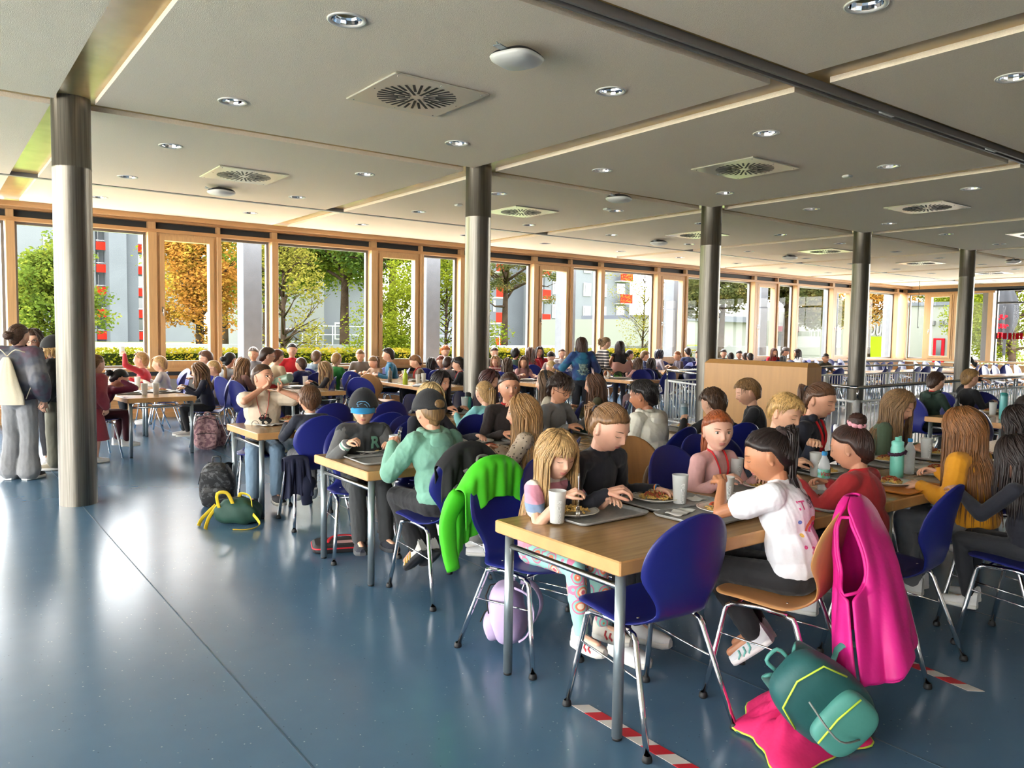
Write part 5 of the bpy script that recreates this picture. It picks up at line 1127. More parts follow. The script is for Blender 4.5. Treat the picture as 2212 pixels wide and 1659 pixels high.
# window tables, from left to right (seat side, look)
BK = [
 ('girl in magenta sweater with black bun bending over her food', 258, 818, 11.15, -82, 'lowbun', (24, 20, 24), (98, 22, 52), dict(lean=34, hpitch=34, pants=(70, 18, 30), lh=(-.08, .30, .98), rh=(.08, .30, .98))),
 ('blond boy in red hoodie holding up a white cup', 304, 778, 13.7, 66, 'short', (150, 116, 74), (160, 26, 40), dict(lh=(-.12, .30, 1.24), hpitch=-4, lpole=(-.7, -.2, -.9))),
 ('small blond boy in white shirt at the left window table', 344, 787, 13.4, 66, 'short', (170, 134, 88), (196, 190, 186), dict(hpitch=6)),
 ('long haired girl in navy sweater holding a phone', 431, 802, 11.55, 74, 'long', (110, 78, 50), (24, 26, 46), dict(hlen=.2, hpitch=18, pants=(20, 20, 24), shoes=(170, 166, 160))),
 ('blond child with glasses in brown patterned top', 461, 796, 12.5, 74, 'braid', (178, 144, 96), (60, 46, 40), dict(hpitch=14)),
 ('child with brown hair seen behind the blond child with glasses', 444, 774, 13.9, 70, 'short', (84, 56, 40), (90, 60, 60), {}),
 ('woman in grey sweater with dark bun, back to the camera', 497, 784, 12.9, -62, 'lowbun', (26, 24, 26), (122, 124, 126), dict(k=1.1)),
 ('girl with long light brown hair beside the red jacket man', 524, 791, 12.1, -70, 'long', (134, 98, 66), (120, 84, 78), dict(hlen=.2)),
 ('grey haired person far left at the window, smiling', 547, 765, 14.8, 150, 'short', (120, 110, 104), (110, 110, 116), {}),
 ('man in red college jacket with glasses, profile right', 578, 768, 12.2, -98, 'short', (52, 36, 28), (170, 28, 42), dict(k=1.26, hpitch=8)),
 ('child with reddish brown hair and beige top before the red shirted man', 600, 772, 13.2, -70, 'short', (84, 48, 34), (186, 168, 138), {}),
 ('young man in red t-shirt with dark hair by the window', 631, 755, 14.6, 172, 'short', (34, 26, 24), (186, 22, 34), dict(k=1.3, sleeve='short', hpitch=4, hyaw=-14)),
 ('boy with shaved head in navy blue jacket, from behind', 650, 788, 12.9, 20, 'crew', (70, 48, 38), (22, 30, 76), dict(hood=True, baggy=.02)),
 ('boy in light blue hoodie looking away to the right', 684, 772, 14.2, -48, 'short', (96, 72, 54), (128, 146, 158), dict(hood=True)),
 ('girl with long blond hair in black, profile left, window tables', 701, 798, 11.8, 62, 'long', (150, 118, 80), (34, 34, 38), dict(hlen=.26, hpitch=8)),
 ('blond boy in green t-shirt, from behind', 727, 777, 13.4, -60, 'crew', (156, 120, 76), (26, 110, 40), dict(sleeve='short')),
 ('woman in grey cardigan looking down at her plate', 778, 775, 14.8, 150, 'pony', (122, 94, 66), (108, 104, 100), dict(k=1.12, hpitch=24)),
 ('girl with ponytail in beige top bent over her food', 806, 783, 14.0, 110, 'pony', (128, 98, 68), (150, 122, 98), dict(hpitch=26)),
 ('dark haired boy in bright blue jacket, profile left', 838, 767, 13.6, 66, 'short', (36, 26, 26), (20, 96, 132), dict(hpitch=4)),
 ('boy in brown sweatshirt with red lanyard looking down', 897, 782, 12.9, 70, 'short', (128, 90, 60), (96, 74, 58), dict(hpitch=24, ltt=(180, 24, 30))),
 ('girl with long black hair in pinkish top, from behind', 932, 788, 13.6, -50, 'long', (26, 20, 24), (150, 120, 116), dict(hlen=.22)),
 ('boy with copper hair and glasses facing the camera', 953, 782, 13.4, 140, 'short', (126, 50, 30), (120, 90, 90), dict(hpitch=12)),
 ('person with curly ginger hair by the window', 962, 760, 15.0, 160, 'curly', (168, 92, 40), (90, 80, 80), {}),
 ('boy in grey hoodie with dark brown hair, from behind', 968, 785, 12.7, -66, 'short', (56, 38, 34), (118, 110, 112), dict(hood=True)),
 ('boy in black top with red lanyard, left of second column', 990, 788, 11.8, 50, 'mop', (36, 28, 26), (22, 22, 26), dict(hpitch=8, ltt=(180, 20, 30))),
 ('person with brown hair at the window left of the second column', 1013, 761, 15.0, 120, 'short', (64, 46, 38), (70, 60, 60), {}),
 ('small blond child in blue, left edge of the second column', 1014, 776, 13.6, 140, 'bob', (196, 158, 108), (60, 96, 150), {}),
 ('brown haired person right of the second column by the window', 1068, 762, 15.0, 160, 'short', (70, 48, 38), (90, 80, 80), {}),
 ('child in red and white striped top right of the second column', 1070, 780, 13.6, 132, 'bob', (150, 116, 82), redstr, dict(ltt=(180, 24, 30))),
 ('girl with long brown hair in dark red, from behind', 1096, 788, 11.9, -56, 'long', (74, 52, 38), (90, 26, 36), dict(hlen=.24)),
 ('person with curly black hair in dark green, from behind', 1113, 765, 14.6, -50, 'curly', (20, 18, 20), (38, 62, 50), {}),
 ('girl with brown hair in pink striped shirt looking right', 1131, 783, 12.6, 165, 'long', (86, 58, 44), (186, 140, 140), dict(hlen=.18, hyaw=-25)),
 ('woman in red with long brown hair, from behind', 1146, 760, 14.4, -30, 'long', (80, 52, 40), (172, 24, 40), dict(hlen=.24, k=1.2)),
 ('woman in red with round glasses and red lanyard, facing the camera', 1165, 760, 14.9, 150, 'long', (44, 28, 28), (176, 26, 40), dict(k=1.2, hlen=.2, hpitch=2, ltt=(190, 20, 30))),
 ('child in dark and white cap bent forward', 1190, 772, 13.8, 120, 'short', (40, 34, 34), (150, 130, 130), dict(hpitch=30)),
 ('girl with brown hair and pale top at the window', 1214, 764, 15.0, 150, 'pony', (84, 58, 46), (180, 176, 176), {}),
 ('girl with blond braided hair in pink brown top, from behind', 1190, 794, 11.7, 12, 'braid', (176, 146, 98), (140, 96, 96), dict(hlen=.12)),
 ('dark haired boy in black behind the wolf hoodie girl', 1277, 772, 12.4, -50, 'short', (30, 24, 26), (26, 28, 34), dict(k=1.14)),
 ('small dark haired child beside the pink cardigan girl', 1360, 767, 14.2, -110, 'lowbun', (40, 32, 32), (96, 110, 120), {}),
 ('girl with long brown hair and pink jacket, from behind', 1378, 786, 11.8, -16, 'long', (84, 60, 44), (196, 146, 140), dict(hlen=.24)),
 ('boy with light brown hair and blue vest at the window', 1393, 769, 14.2, -120, 'short', (120, 92, 66), (52, 60, 96), {}),
 ('girl with dark ponytail in black and white jacket', 1407, 786, 12.0, -60, 'long', (48, 34, 32), (60, 60, 66), dict(hlen=.26)),
 ('person in dark headscarf and pale jacket', 1424, 765, 14.8, -100, 'long', (40, 42, 60), (176, 170, 176), dict(hlen=.1)),
 ('boy with copper brown hair, profile left, near the third column', 1463, 769, 14.2, 70, 'crew', (134, 84, 54), (60, 50, 60), {}),
 ('dark haired boy in blue jacket near the third column', 1485, 761, 14.9, -20, 'short', (40, 32, 30), (36, 48, 84), {}),
 ('child in pale pink jacket left of the third column', 1510, 767, 14.3, 60, 'short', (104, 80, 62), (190, 164, 162), {}),
 ('child with dark hair just right of the third column', 1563, 764, 14.9, 130, 'short', (44, 32, 30), (70, 60, 60), {}),
 ('child with black hair behind the beech panel, second right of the column', 1578, 772, 13.4, -40, 'short', (36, 28, 28), (60, 60, 70), {}),
 ('child with black hair behind the beech panel, third right of the column', 1597, 767, 14.6, 120, 'short', (26, 22, 24), (70, 70, 74), {}),
 ('child with brown hair behind the beech panel, fourth right of the column', 1609, 772, 13.8, -30, 'short', (54, 40, 36), (80, 70, 70), {}),
 ('child with brown hair behind the beech panel, farthest right of five', 1620, 773, 13.2, -30, 'short', (50, 38, 34), (60, 60, 60), {}),
 ('woman in red with long auburn hair above the beech panel', 1672, 761, 14.8, 150, 'long', (80, 46, 38), (170, 24, 36), dict(k=1.16, hlen=.24)),
 ('man with grey hair in black vest above the beech panel', 1697, 761, 14.6, 200, 'mop', (92, 84, 80), (26, 26, 30), dict(k=1.22, hpitch=22)),
 ('girl with dark hair in white sleeves beside the grey haired man', 1722, 763, 14.9, 60, 'long', (40, 28, 28), (190, 190, 192), dict(k=1.12, hlen=.2)),
 ('boy in dark beanie and olive hoodie among the empty blue chairs', 1784, 774, 11.75, 150, 'crew', (30, 28, 32), (76, 72, 60), dict(hood=True, sk=SK2)),
]
for i, (lb, px, py, y, fc, hr, hc_, tp, kw) in enumerate(BK):
    q = dict(lean=10, hpitch=10, lvl=2, cat='person'); q.update(kw)
    r = pp('bk%d' % i, lb, (px, py), fc, y=y, hair=hr, hc=hc_, top=tp, **q)
    his_chair(r, ('blue chair of the '+lb)[:200] if len(lb.split()) < 12 else 'blue chair of the '+' '.join(lb.split()[:12]), 'far')
    if 'glasses' in lb: glasses(r)
# standing girls in the middle
pp('wolf', 'standing girl in blue tie dye hoodie with white wolf print, arm stretched left', (1256, 745), -28, y=10.55, lvl=1, stand=True, lean=4, hpitch=6, hair='long', hc=(66, 44, 34), hlen=.12, top=wolfm, pants=(28, 28, 36), hood=True, baggy=.02, lh=(-.42, .28, 1.08), rh=(.26, .2, .95), cat='girl')
pp('stripes', 'standing girl in navy and white striped sweater, leaning right', (1309, 742), -108, y=12.3, lvl=1, stand=True, lean=18, hpitch=14, hair='pony', hc=(140, 112, 80), hlen=.1, top=bw, pants=(150, 170, 190), lh=(-.1, .3, .9), rh=(.1, .3, .9), cat='girl')
pp('cardigan', 'standing girl in black strap top with pink cardigan off her shoulders', (1339, 750), -34, y=12.5, lvl=1, stand=True, lean=4, hpitch=6, hair='long', hc=(46, 30, 30), hlen=.12, top=(22, 22, 28), sleeve='none', pants=(60, 60, 70), cat='girl', sk=SK2, lh=(-.3, .1, .85), rh=(.3, .1, .85))
pp('runner', 'girl with long dark hair standing among the empty chairs at the right', (2087, 760), 140, y=10.35, lvl=1, stand=True, lean=2, hpitch=4, hair='long', hc=(40, 28, 28), hlen=.25, top=(40, 46, 44), pants=(36, 36, 40), ltt=(160, 30, 40), lh=(-.2, .25, 1.05), cat='girl')
# ============================================================ THINGS ON AND UNDER THE TABLES
def zt(px, py, z=TT): return at_z(px, py, z)
trayg = mat('grey_tray', S(150, 150, 148), .45, var=.1, scale=40); trayo = mat('orange_tray', S(206, 132, 58), .4); china = mat('white_china', S(222, 218, 208), .18); chl = mat('china_line', S(110, 120, 120), .3)
steelc = mat('cutlery_steel', S(205, 203, 200), .16, 1.)
pasta = mat('pasta', S(226, 186, 104), .45, var=.12, scale=30); sauce = mat('tomato_sauce', S(160, 62, 26), .35, var=.3, scale=60); cheese = mat('grated_cheese', S(232, 216, 178), .6)
def rrect(w, d, r, z, n=6):
    P = []
    for (cx, cy, a0) in ((w/2-r, d/2-r, 0), (-w/2+r, d/2-r, 90), (-w/2+r, -d/2+r, 180), (w/2-r, -d/2+r, 270)):
        for k in range(n+1): a = math.radians(a0+90*k/n); P.append((cx+r*math.cos(a), cy+r*math.sin(a), z))
    return P
def tray_proto(mt):
    m = MB(); w, d = .48, .36; rows = [rrect(w-.05, d-.05, .03, 0), rrect(w-.02, d-.02, .04, .006), rrect(w, d, .045, .018), rrect(w-.006, d-.006, .043, .020), rrect(w-.026, d-.026, .036, .008), rrect(w-.05, d-.05, .03, .005)]
    m.grid(rows, wrap=True); m.add(rows[-1], [tuple(range(28))]); m.add(rows[0], [tuple(range(27, -1, -1))])
    o = m.build('serving_tray', mt); o['category'] = 'tray'; return proto_done(o)
TRG, TRO = tray_proto(trayg), tray_proto(trayo)
def tray(px, py, deg, label, p=None): v = snap(zt(px, py), .24, .19); return dup(p or TRG, (v.x, v.y, TT+.0015), math.radians(deg), label, 'serving trays')
def plate_proto(kind):
    t = empty('dinner_plate'); m = MB(); m.lathe([(0, .004), (.07, .003), (.075, 0), (.08, .002), (.10, .012), (.135, .022), (.136, .025), (.132, .0255), (.098, .016), (.082, .009), (0, .009)], 36); m.build('plate', china, t)
    m = MB(); m.lathe([(.1235, .0232), (.1255, .0242), (.1275, .0246)], 36); m.build('rim_line', chl, t); rn = random.Random(kind)
    if kind:
        m = MB(); N_ = 60 if kind < 4 else 34; R = .085 if kind < 4 else .06
        for i in range(N_):
            a = rn.uniform(0, 6.28); r = R*rn.random()**.6; z = .016+.028*(1-(r/R)**2)*rn.uniform(.3, 1); b = rn.uniform(0, 6.28); tl = rn.uniform(-.3, .3); u = V3(math.cos(b), math.sin(b), tl); u /= np.linalg.norm(u); v = nrm(np.cross(u, V3(0, 0, 1))); w_ = np.cross(u, v); c = V3(r*math.cos(a), r*math.sin(a), z)
            m.tube([c+u*(q-.5)*.032+(v*math.cos(q*11)+w_*math.sin(q*11))*.0032 for q in np.linspace(0, 1, 9)], .0036, 5)
        m.build('pasta', pasta, t)['kind'] = 'stuff'; m = MB()
        if kind in (1, 2, 4):
            for i in range(70):
                a = rn.uniform(0, 6.28); r = R*.85*rn.random()**.6; m.ell((r*math.cos(a), r*math.sin(a), .026+.026*(1-(r/R)**2)*rn.uniform(.6, 1)), (rn.uniform(.004, .01), rn.uniform(.004, .009), .004), 7, 5)
            m.build('meat_sauce', sauce, t)['kind'] = 'stuff'
        if kind == 1:
            m = MB()
            for i in range(60): a = rn.uniform(0, 6.28); r = .04*rn.random()**.5; m.obox((r*math.cos(a), r*math.sin(a), .054+rn.uniform(-.002, .003)), (.004, .002*rn.uniform(-1, 1), 0), (0, .0007, 0), (0, 0, .0007))
            m.build('cheese', cheese, t)['kind'] = 'stuff'
    t['category'] = 'plate'; return proto_done(t)
PL = {k: plate_proto(k) for k in (0, 1, 2, 3, 4)}
def plate(px, py, kind, label, z=.010): v = snap(zt(px, py, TT+.02), .14, .145); return dup(PL[kind], (v.x, v.y, TT+z-.002), px*.37, label, 'plates of pasta' if kind else 'empty plates')
frost = bpy.data.materials.new('frosted_plastic'); frost.use_nodes = True; nt = frost.node_tree; b = nt.nodes['Principled BSDF']; b.inputs['Base Color'].default_value = (.80, .82, .80, 1); b.inputs['Roughness'].default_value = .35; b.inputs['Alpha'].default_value = .58
wht = mat('white_print', S(240, 240, 240), .5)
def cup_proto(drink=None, text=True):
    t = empty('drinking_cup'); m = MB(); m.lathe([(0, .004), (.031, .004), (.032, 0), (.034, .004), (.043, .152), (.044, .155), (.0415, .155), (.0325, .010), (0, .008)], 28); m.build('cup_wall', frost, t)
    if drink: m = MB(); m.lathe([(0, .009), (.0315, .009), (.0365, .07), (0, .07)], 24); m.build('drink', drink, t)
    if text:
        for ang, tx_ in ((0, 'Coca-Cola'), (math.pi, 'Coca-Cola')):
            me = text_mesh(tx_, .026, .25, .0001, .0004); v = getv(me); R = .0375+.0006
            x, y = v[:, 1].copy(), v[:, 0].copy(); a = ang+(-x)/R; rr_ = .034+.009*((y+.055)/.152)+.0008; v2 = np.stack([rr_*np.cos(a), rr_*np.sin(a), y+.055], 1); setv(me, v2); link('lettering', me, wht, t)
    t['category'] = 'cup'; return proto_done(t)
CUP = cup_proto(); CUPW = cup_proto(mat('water_cloudy', S(190, 194, 190), .1, alpha=.6)); CUPO = cup_proto(mat('orange_drink', S(210, 120, 30), .1), False); CUPF = cup_proto(None, False)
def cup(px, py, label, p=None, rz=None, z=.008): v = snap(zt(px, py, TT+.01), .06, .06); return dup(p or CUP, (v.x, v.y, TT+z), -2.0 if rz is None else rz, label, 'frosted cups')
def cutlery(name, a, b, up, label, parent_len=.20):
    """a handle end, b business end (world)"""
    a, b = V3(*a), V3(*b); d = nrm(b-a); L_ = parent_len; u = nrm(V3(*up)-d*np.dot(V3(*up), d)); s = np.cross(d, u); a = b-d*L_; m = MB(); t = empty(name, a)
    P = lambda q, h=0, sd=0: d*L_*q+u*h+s*sd
    m.tube([P(0), P(.1), P(.3), P(.5), P(.62, -.002), P(.7, -.004)], [.0045, .0055, .004, .003, .0028, .004], 8, flat=(u, .4)); m.build('handle', steelc, t); m = MB()
    if name == 'fork':
        m.tube([P(.68, -.004), P(.74, -.006), P(.79, -.006)], [.004, .011, .0125], 8, flat=(u, .15))
        for i in range(4): o = (i-1.5)*.0066; m.tube([P(.785, -.006, o), P(.88, -.006, o), P(1., .001, o)], [.0019, .0017, .001], 5)
        m.build('tines', steelc, t)
    else:
        rows = []
        for i in range(9): q = i/8; w_ = .020*math.sqrt(max(.02, 1-(q*2-1)**2))*(1.1-.2*q); rows.append([P(.70+.30*q, -.003-.008*math.sin(q*math.pi)*(1-(v/w_)**2 if abs(v) < w_ else 0), v) for v in np.linspace(-w_, w_, 9)])
        m.grid(rows); o = m.build('bowl', steelc, t); sm = o.modifiers.new('s', 'SOLIDIFY'); sm.thickness = .0012
    return tag(t, label, name)
def cutlery_flat(name, px, py, deg, label): v = zt(px, py); a = math.radians(deg); c, s_ = math.cos(a), math.sin(a); return cutlery(name, (v.x-c*.1, v.y-s_*.1, TT+.016), (v.x+c*.1, v.y+s_*.1, TT+.016), (0, 0, 1), label)
napm = mat('paper_napkin', S(220, 218, 214), .9)
def napkin(px, py, deg, label, w_=.17, d=.09):
    v = zt(px, py); m = MB(); rn = random.Random(int(px)); f = [rn.uniform(0, 6) for _ in range(3)]
    m.grid([[(x, y, .009+.004*math.sin(x*50+f[0])*math.sin(y*60+f[1])+.003*math.sin(x*90+f[2])) for y in np.linspace(-d/2, d/2, 10)] for x in np.linspace(-w_/2, w_/2, 16)])
    o = m.build('paper_napkin', napm, loc=(v.x, v.y, TT+.002), rz=math.radians(deg)); sm = o.modifiers.new('s', 'SOLIDIFY'); sm.thickness = .002; return tag(o, label, 'napkin', 'napkins')
# nearest table
tray(1232, 1098, 2, 'grey tray before the small blond girl, nearest bare corner'); plate(1210, 1098, 3, 'plate of plain pasta before the small blond girl'); cup(1203, 1128, 'frosted cup with white script nearest the camera', CUPW); napkin(1290, 1090, 10, 'white napkin right of the blond girl plate'); cutlery_flat('fork', 1305, 1094, -20, 'fork lying on the napkin beside the blond girl plate')
tray(1414, 1080, -2, 'grey tray before the girl in the black sweater'); plate(1395, 1071, 1, 'plate heaped with pasta, meat sauce and cheese before the black sweater girl'); cup(1468, 1086, 'frosted cup on the black sweater girl tray'); napkin(1510, 1080, 5, 'napkin on the tray right of the black sweater girl cup')
tray(1530, 1115, 4, 'grey tray before the girl in the white t-shirt'); plate(1562, 1100, 2, 'plate of pasta under the spoon of the white t-shirt girl'); cup(1567, 1092, 'frosted cup left of the white t-shirt girl spoon', z=.01); napkin(1470, 1110, 15, 'flat napkin left of the white t-shirt girl plate')
tray(1600, 1052, 0, 'grey tray before the red haired girl'); cup(1588, 1042, 'frosted cup in front of the red haired girl'); plate(1655, 1050, 2, 'plate in front of the red haired girl, half hidden')
tray(1770, 1018, 0, 'grey tray before the blond side swept boy'); plate(1745, 1012, 2, 'plate of pasta before the blond side swept boy'); cup(1762, 1028, 'frosted cup left of the red label water bottle')
tray(1795, 1090, 5, 'grey tray before the girl in the red sweater'); plate(1785, 1085, 2, 'plate of pasta left of the girl in the red sweater')
tray(1900, 1000, 0, 'grey tray before the navy jacket girl'); plate(1893, 990, 2, 'plate of pasta left of the mint bottle')
tray(2020, 985, 0, 'grey tray before the olive top girl'); plate(1992, 975, 4, 'plate behind the cup right of the clear bottle'); cup(2000, 990, 'frosted cup right of the two bottles')
tray(1965, 1058, 3, 'orange tray right of the girl in the red sweater', TRO); plate(1925, 1042, 4, 'plate with pasta leftovers on the orange tray'); cutlery_flat('fork', 1965, 1052, 30, 'fork on the orange tray')
tray(2030, 1020, 0, 'grey tray left of the mustard hoodie'); plate(2022, 1015, 4, 'plate with sauce left of the mustard hoodie'); cutlery_flat('spoon', 2010, 1005, 130, 'spoon on the plate left of the mustard hoodie')
# second row
tray(775, 976, 3, 'grey tray before the blue peaked cap boy'); plate(783, 970, 1, 'heaped plate before the blue peaked cap boy'); napkin(800, 980, 0, 'white paper under the cap boy plate edge', .2, .1)
tray(835, 994, -3, 'grey tray before the mint hoodie boy'); cup(853, 985, 'frosted cup between cap boy and mint hoodie boy')
tray(1035, 955, 0, 'grey tray right of the mint hoodie boy'); cutlery_flat('spoon', 1028, 950, 20, 'dark spoon on the tray right of the mint hoodie'); plate(1003, 947, 0, 'almost empty plate right of the mint hoodie boy'); plate(1062, 968, 4, 'plate of pasta before the patterned sweater girl')
tray(1090, 942, 0, 'grey tray before the brunette in dark brown'); plate(1085, 937, 4, 'plate in front of the brunette'); tray(1250, 928, 0, 'grey tray before the boy with black glasses'); plate(1252, 922, 1, 'full plate of pasta before the boy with black glasses')
tray(1475, 928, 0, 'grey tray beside the blue bottle'); plate(1478, 921, 4, 'plate of pasta under the blue bottle'); plate(1590, 912, 4, 'plate before the boy at the beech panel'); cutlery_flat('fork', 1500, 915, 60, 'fork right of the blue bottle')
# third row and right table
tray(590, 912, 0, 'grey tray before the drinking boy'); plate(606, 902, 1, 'plate of pasta before the drinking boy'); napkin(585, 920, 20, 'napkin on the drinking boy tray'); cup(966, 880, 'frosted cup beside the teal flip top bottle', CUPF); tray(930, 878, 0, 'tray before the black haired smiling girl')
tray(2075, 905, 0, 'tray before the dark green hoodie boy'); plate(2095, 895, 4, 'plate behind the black bottle'); cutlery_flat('spoon', 2098, 893, 100, 'spoon on the plate behind the black bottle'); plate(2140, 889, 2, 'plate before the boy with arm over mouth'); cup(2144, 897, 'frosted cup between black and teal bottles', CUPF); tray(2190, 893, 0, 'tray behind the tall teal bottle')
# window tables: a few cups, plates, trays
for (px, py, k, lb) in ((312, 853, CUPF, 'tall white cup at the front of the left window table'), (337, 852, CUPO, 'cup half full of orange drink on the left window table'), (297, 836, CUPF, 'white cup behind the tall cup, left window table'), (652, 828, CUPF, 'white cup between drinking boy bottle and shaved head boy'), (674, 833, CUPF, 'white cup left of the profile girl in black'), (777, 801, CUPF, 'white cup before the grey cardigan woman'), (903, 828, CUPF, 'left of two white cups, third window table'), (915, 825, CUPF, 'right of two white cups, third window table'), (872, 818, CUPF, 'cup behind the yellow green bottle'), (1149, 814, CUPF, 'white cup on the fourth window table'), (1316, 812, CUPF, 'white cup beside the green helmet'), (1482, 790, CUPF, 'white cup left of the third column')):
    v = snap(zt(px, py), .06, .06); dup(k, (v.x, v.y, TT+.001), 0, lb, 'frosted cups')
for (px, py, kd, lb) in ((286, 850, 0, 'dark tray with plate before the magenta girl'), (372, 846, 2, 'plate of food front right of left window table'), (330, 828, 0, 'plate farther back on the left window table'), (640, 838, 0, 'plate beside the drinking boy bottle'), (690, 826, 0, 'plate before the profile girl in black'), (800, 800, 0, 'plate before the beige ponytail girl'), (880, 835, 0, 'plate at the near end of the third window table'), (930, 822, 0, 'plate before the brown sweatshirt boy'), (1140, 822, 0, 'plate at the near end of the fourth window table'), (1190, 812, 0, 'plate in front of the blond braid girl'), (1340, 818, 0, 'plate in front of the green helmet')):
    v = snap(zt(px, py), .24, .19); dup(TRG, (v.x, v.y, TT+.0015), 1.5+px*.01, 'tray under the '+lb, 'serving trays'); dup(PL[kd], (v.x, v.y, TT+.009), 0, lb, 'empty plates')
# bottles
def bottle(nm, px, py, prof, mt, label, capm=None, capprof=None, z=.0, extra=None, n=28):
    v = snap(zt(px, py), .05, .05); t = empty(nm, (v.x, v.y, TT+z)); m = MB(); m.lathe(prof, n); m.build('body', mt, t)
    if capm: m = MB(); m.lathe(capprof, n); m.build('cap', capm, t)
    if extra: extra(t)
    return tag(t, label, 'bottle')
pet = bpy.data.materials.new('clear_plastic'); pet.use_nodes = True; nt = pet.node_tree; b = nt.nodes['Principled BSDF']; b.inputs['Base Color'].default_value = (.86, .9, .92, 1); b.inputs['Roughness'].default_value = .06; b.inputs['Alpha'].default_value = .32
bluecap = mat('blue_cap', S(30, 130, 190), .35); mintm = mat('mint_enamel', S(120, 205, 186), .32)
def petprof(h=.235, r=.035):
    P = [(0, .004), (r*.8, 0), (r, .01)]
    for i in range(10): P += [(r, .015+i*.006*2*.5), (r*.94, .018+i*.006)]
    P = [(0, .004), (r*.8, 0), (r, .008)]+[((r if i % 2 else r*.93), .014+i*.007) for i in range(9)]+[(r*.97, .085), (r*.97, .14), (r, .145), (r*.98, .16), (r*.7, .19), (r*.42, .21), (r*.38, .222)]
    return P
def lab(txts, mt, z0, z1, r, name='label'):
    def f(t):
        m = MB(); m.lathe([(r, z0), (r, z1)], 28); m.build(name, mt, t)
        for (tx_, sz, z, c, sh) in txts:
            for ang in (-2.2,):
                me = text_mesh(tx_, sz, sh, .0001, .0006); v = getv(me); R = r+.0008; x, y = v[:, 0].copy(), v[:, 1].copy(); a = ang+x/R; setv(me, np.stack([R*np.cos(a), R*np.sin(a), y+z], 1)); link('lettering', me, c, t)
    return f
labm = mat('bottle_label_blue', S(130, 190, 200), .5, col2=S(90, 160, 110), scale=30); redp = mat('red_print', S(200, 40, 60), .5)
bottle('water_bottle', 1778, 1063, petprof(), pet, 'clear water bottle with blue cap and red lettered label', bluecap, [(.0145, .218), (.016, .22), (.016, .24), (.0, .241)], extra=lab([('Vittel', .034, .112, redp, .2)], labm, .088, .138, .0352))
bottle('water_bottle', 1963, 1024, petprof(.235, .036), pet, 'clear water bottle with blue cap behind the mint bottle', bluecap, [(.0145, .218), (.016, .22), (.016, .24), (.0, .241)])
def mint_extra(t):
    m = MB(); m.tube([(.03, 0, .215), (.045, 0, .24), (.04, 0, .265), (.015, 0, .262)], .005, 8); m.build('carry_loop', mintm, t)
    m = MB(); rn = random.Random(2)
    m.tube([((.047+.004*math.sin(a*11))*math.cos(a), (.047+.004*math.sin(a*11))*math.sin(a), .16+.012*math.sin(a+2)+.003*math.sin(a*17)) for a in np.linspace(0, 2*math.pi, 60, endpoint=False)], .010, 7, closed=True); m.build('scrunchie', mat('plum_fabric', S(58, 24, 52), .8), t)
bottle('drinking_bottle', 1936, 1030, [(0, 0), (.040, 0), (.042, .006), (.042, .19), (.036, .205), (.036, .212)], mintm, 'mint green metal bottle with dark plum scrunchie around it', mintm, [(.038, .212), (.038, .232), (.03, .238), (.018, .24), (.018, .262), (0, .264)], extra=mint_extra)
rave = mat('slate_blue_enamel', S(78, 104, 116), .35)
bottle('drinking_bottle', 1477, 925, [(0, 0), (.041, 0), (.042, .006), (.042, .20), (.036, .215)], rave, 'slate blue bottle with black capital lettering and loop lid', mat('lid_grey', S(120, 130, 136), .4), [(.038, .213), (.038, .24), (.02, .246), (0, .246)], extra=lambda t: (lab([('BRAVE', .034, .10, black, 0), ('EXPLORER', .026, .065, black, 0)], rave, .04, .12, .0424)(t), MB().tube([(-.03, 0, .24), (-.03, 0, .27), (.03, 0, .27), (.03, 0, .24)], .004, 8).build('loop', MATS['lid_grey'], t)))
bottle('drinking_bottle', 990, 884, [(0, 0), (.038, 0), (.040, .006), (.040, .15), (.03, .17)], mat('teal_clear', S(70, 170, 160), .2, alpha=.8), 'teal bottle with black lid behind the black cap', black, [(.036, .165), (.036, .2), (.02, .215), (0, .216)])
bottle('drinking_bottle', 2066, 899, [(0, 0), (.036, 0), (.038, .006), (.038, .13), (.02, .16), (.02, .2)], mat('black_camo', S(24, 24, 26), .4, var=.4, scale=40), 'black bottle on the right table', black, [(.022, .2), (.022, .225), (0, .23)])
grad = mat('teal_gradient_plastic', S(90, 170, 170), .3, alpha=.9)
bottle('drinking_bottle', 2166, 906, [(0, 0), (.040, 0), (.042, .008), (.040, .25), (.038, .27)], grad, 'tall translucent teal bottle on the right table', mat('teal_lid', S(36, 120, 116), .4), [(.041, .268), (.041, .30), (.02, .31), (0, .31)])
bottle('drinking_bottle', 833, 826, [(0, 0), (.034, 0), (.036, .006), (.036, .19), (.018, .22), (.018, .25)], mat('mottled_grey', S(104, 100, 92), .5, var=.3, scale=30), 'tall mottled grey bottle on the third window table', black, [(.02, .25), (.02, .27), (0, .272)])
bottle('drinking_bottle', 863, 831, [(0, 0), (.042, 0), (.044, .008), (.040, .10), (.044, .17), (.02, .21), (.02, .23)], mat('lime_plastic', S(180, 200, 40), .3), 'yellow green bottle on the third window table', MATS['lime_plastic'], [(.022, .228), (.022, .26), (0, .262)])
v = snap(zt(1214, 925), .1, .09); m = MB(); rows = [rrect(.17, .11, .02, 0), rrect(.18, .12, .025, .05)]; m.grid(rows, wrap=True); m.add(rows[0], [tuple(range(27, -1, -1))]); m.add(rows[1], [tuple(range(28))]); tag(m.build('lunch_box', mat('dark_teal_plastic', S(34, 66, 64), .3), loc=(v.x, v.y, TT+.002)), 'dark teal lunch box in front of the boy with black glasses', 'box')
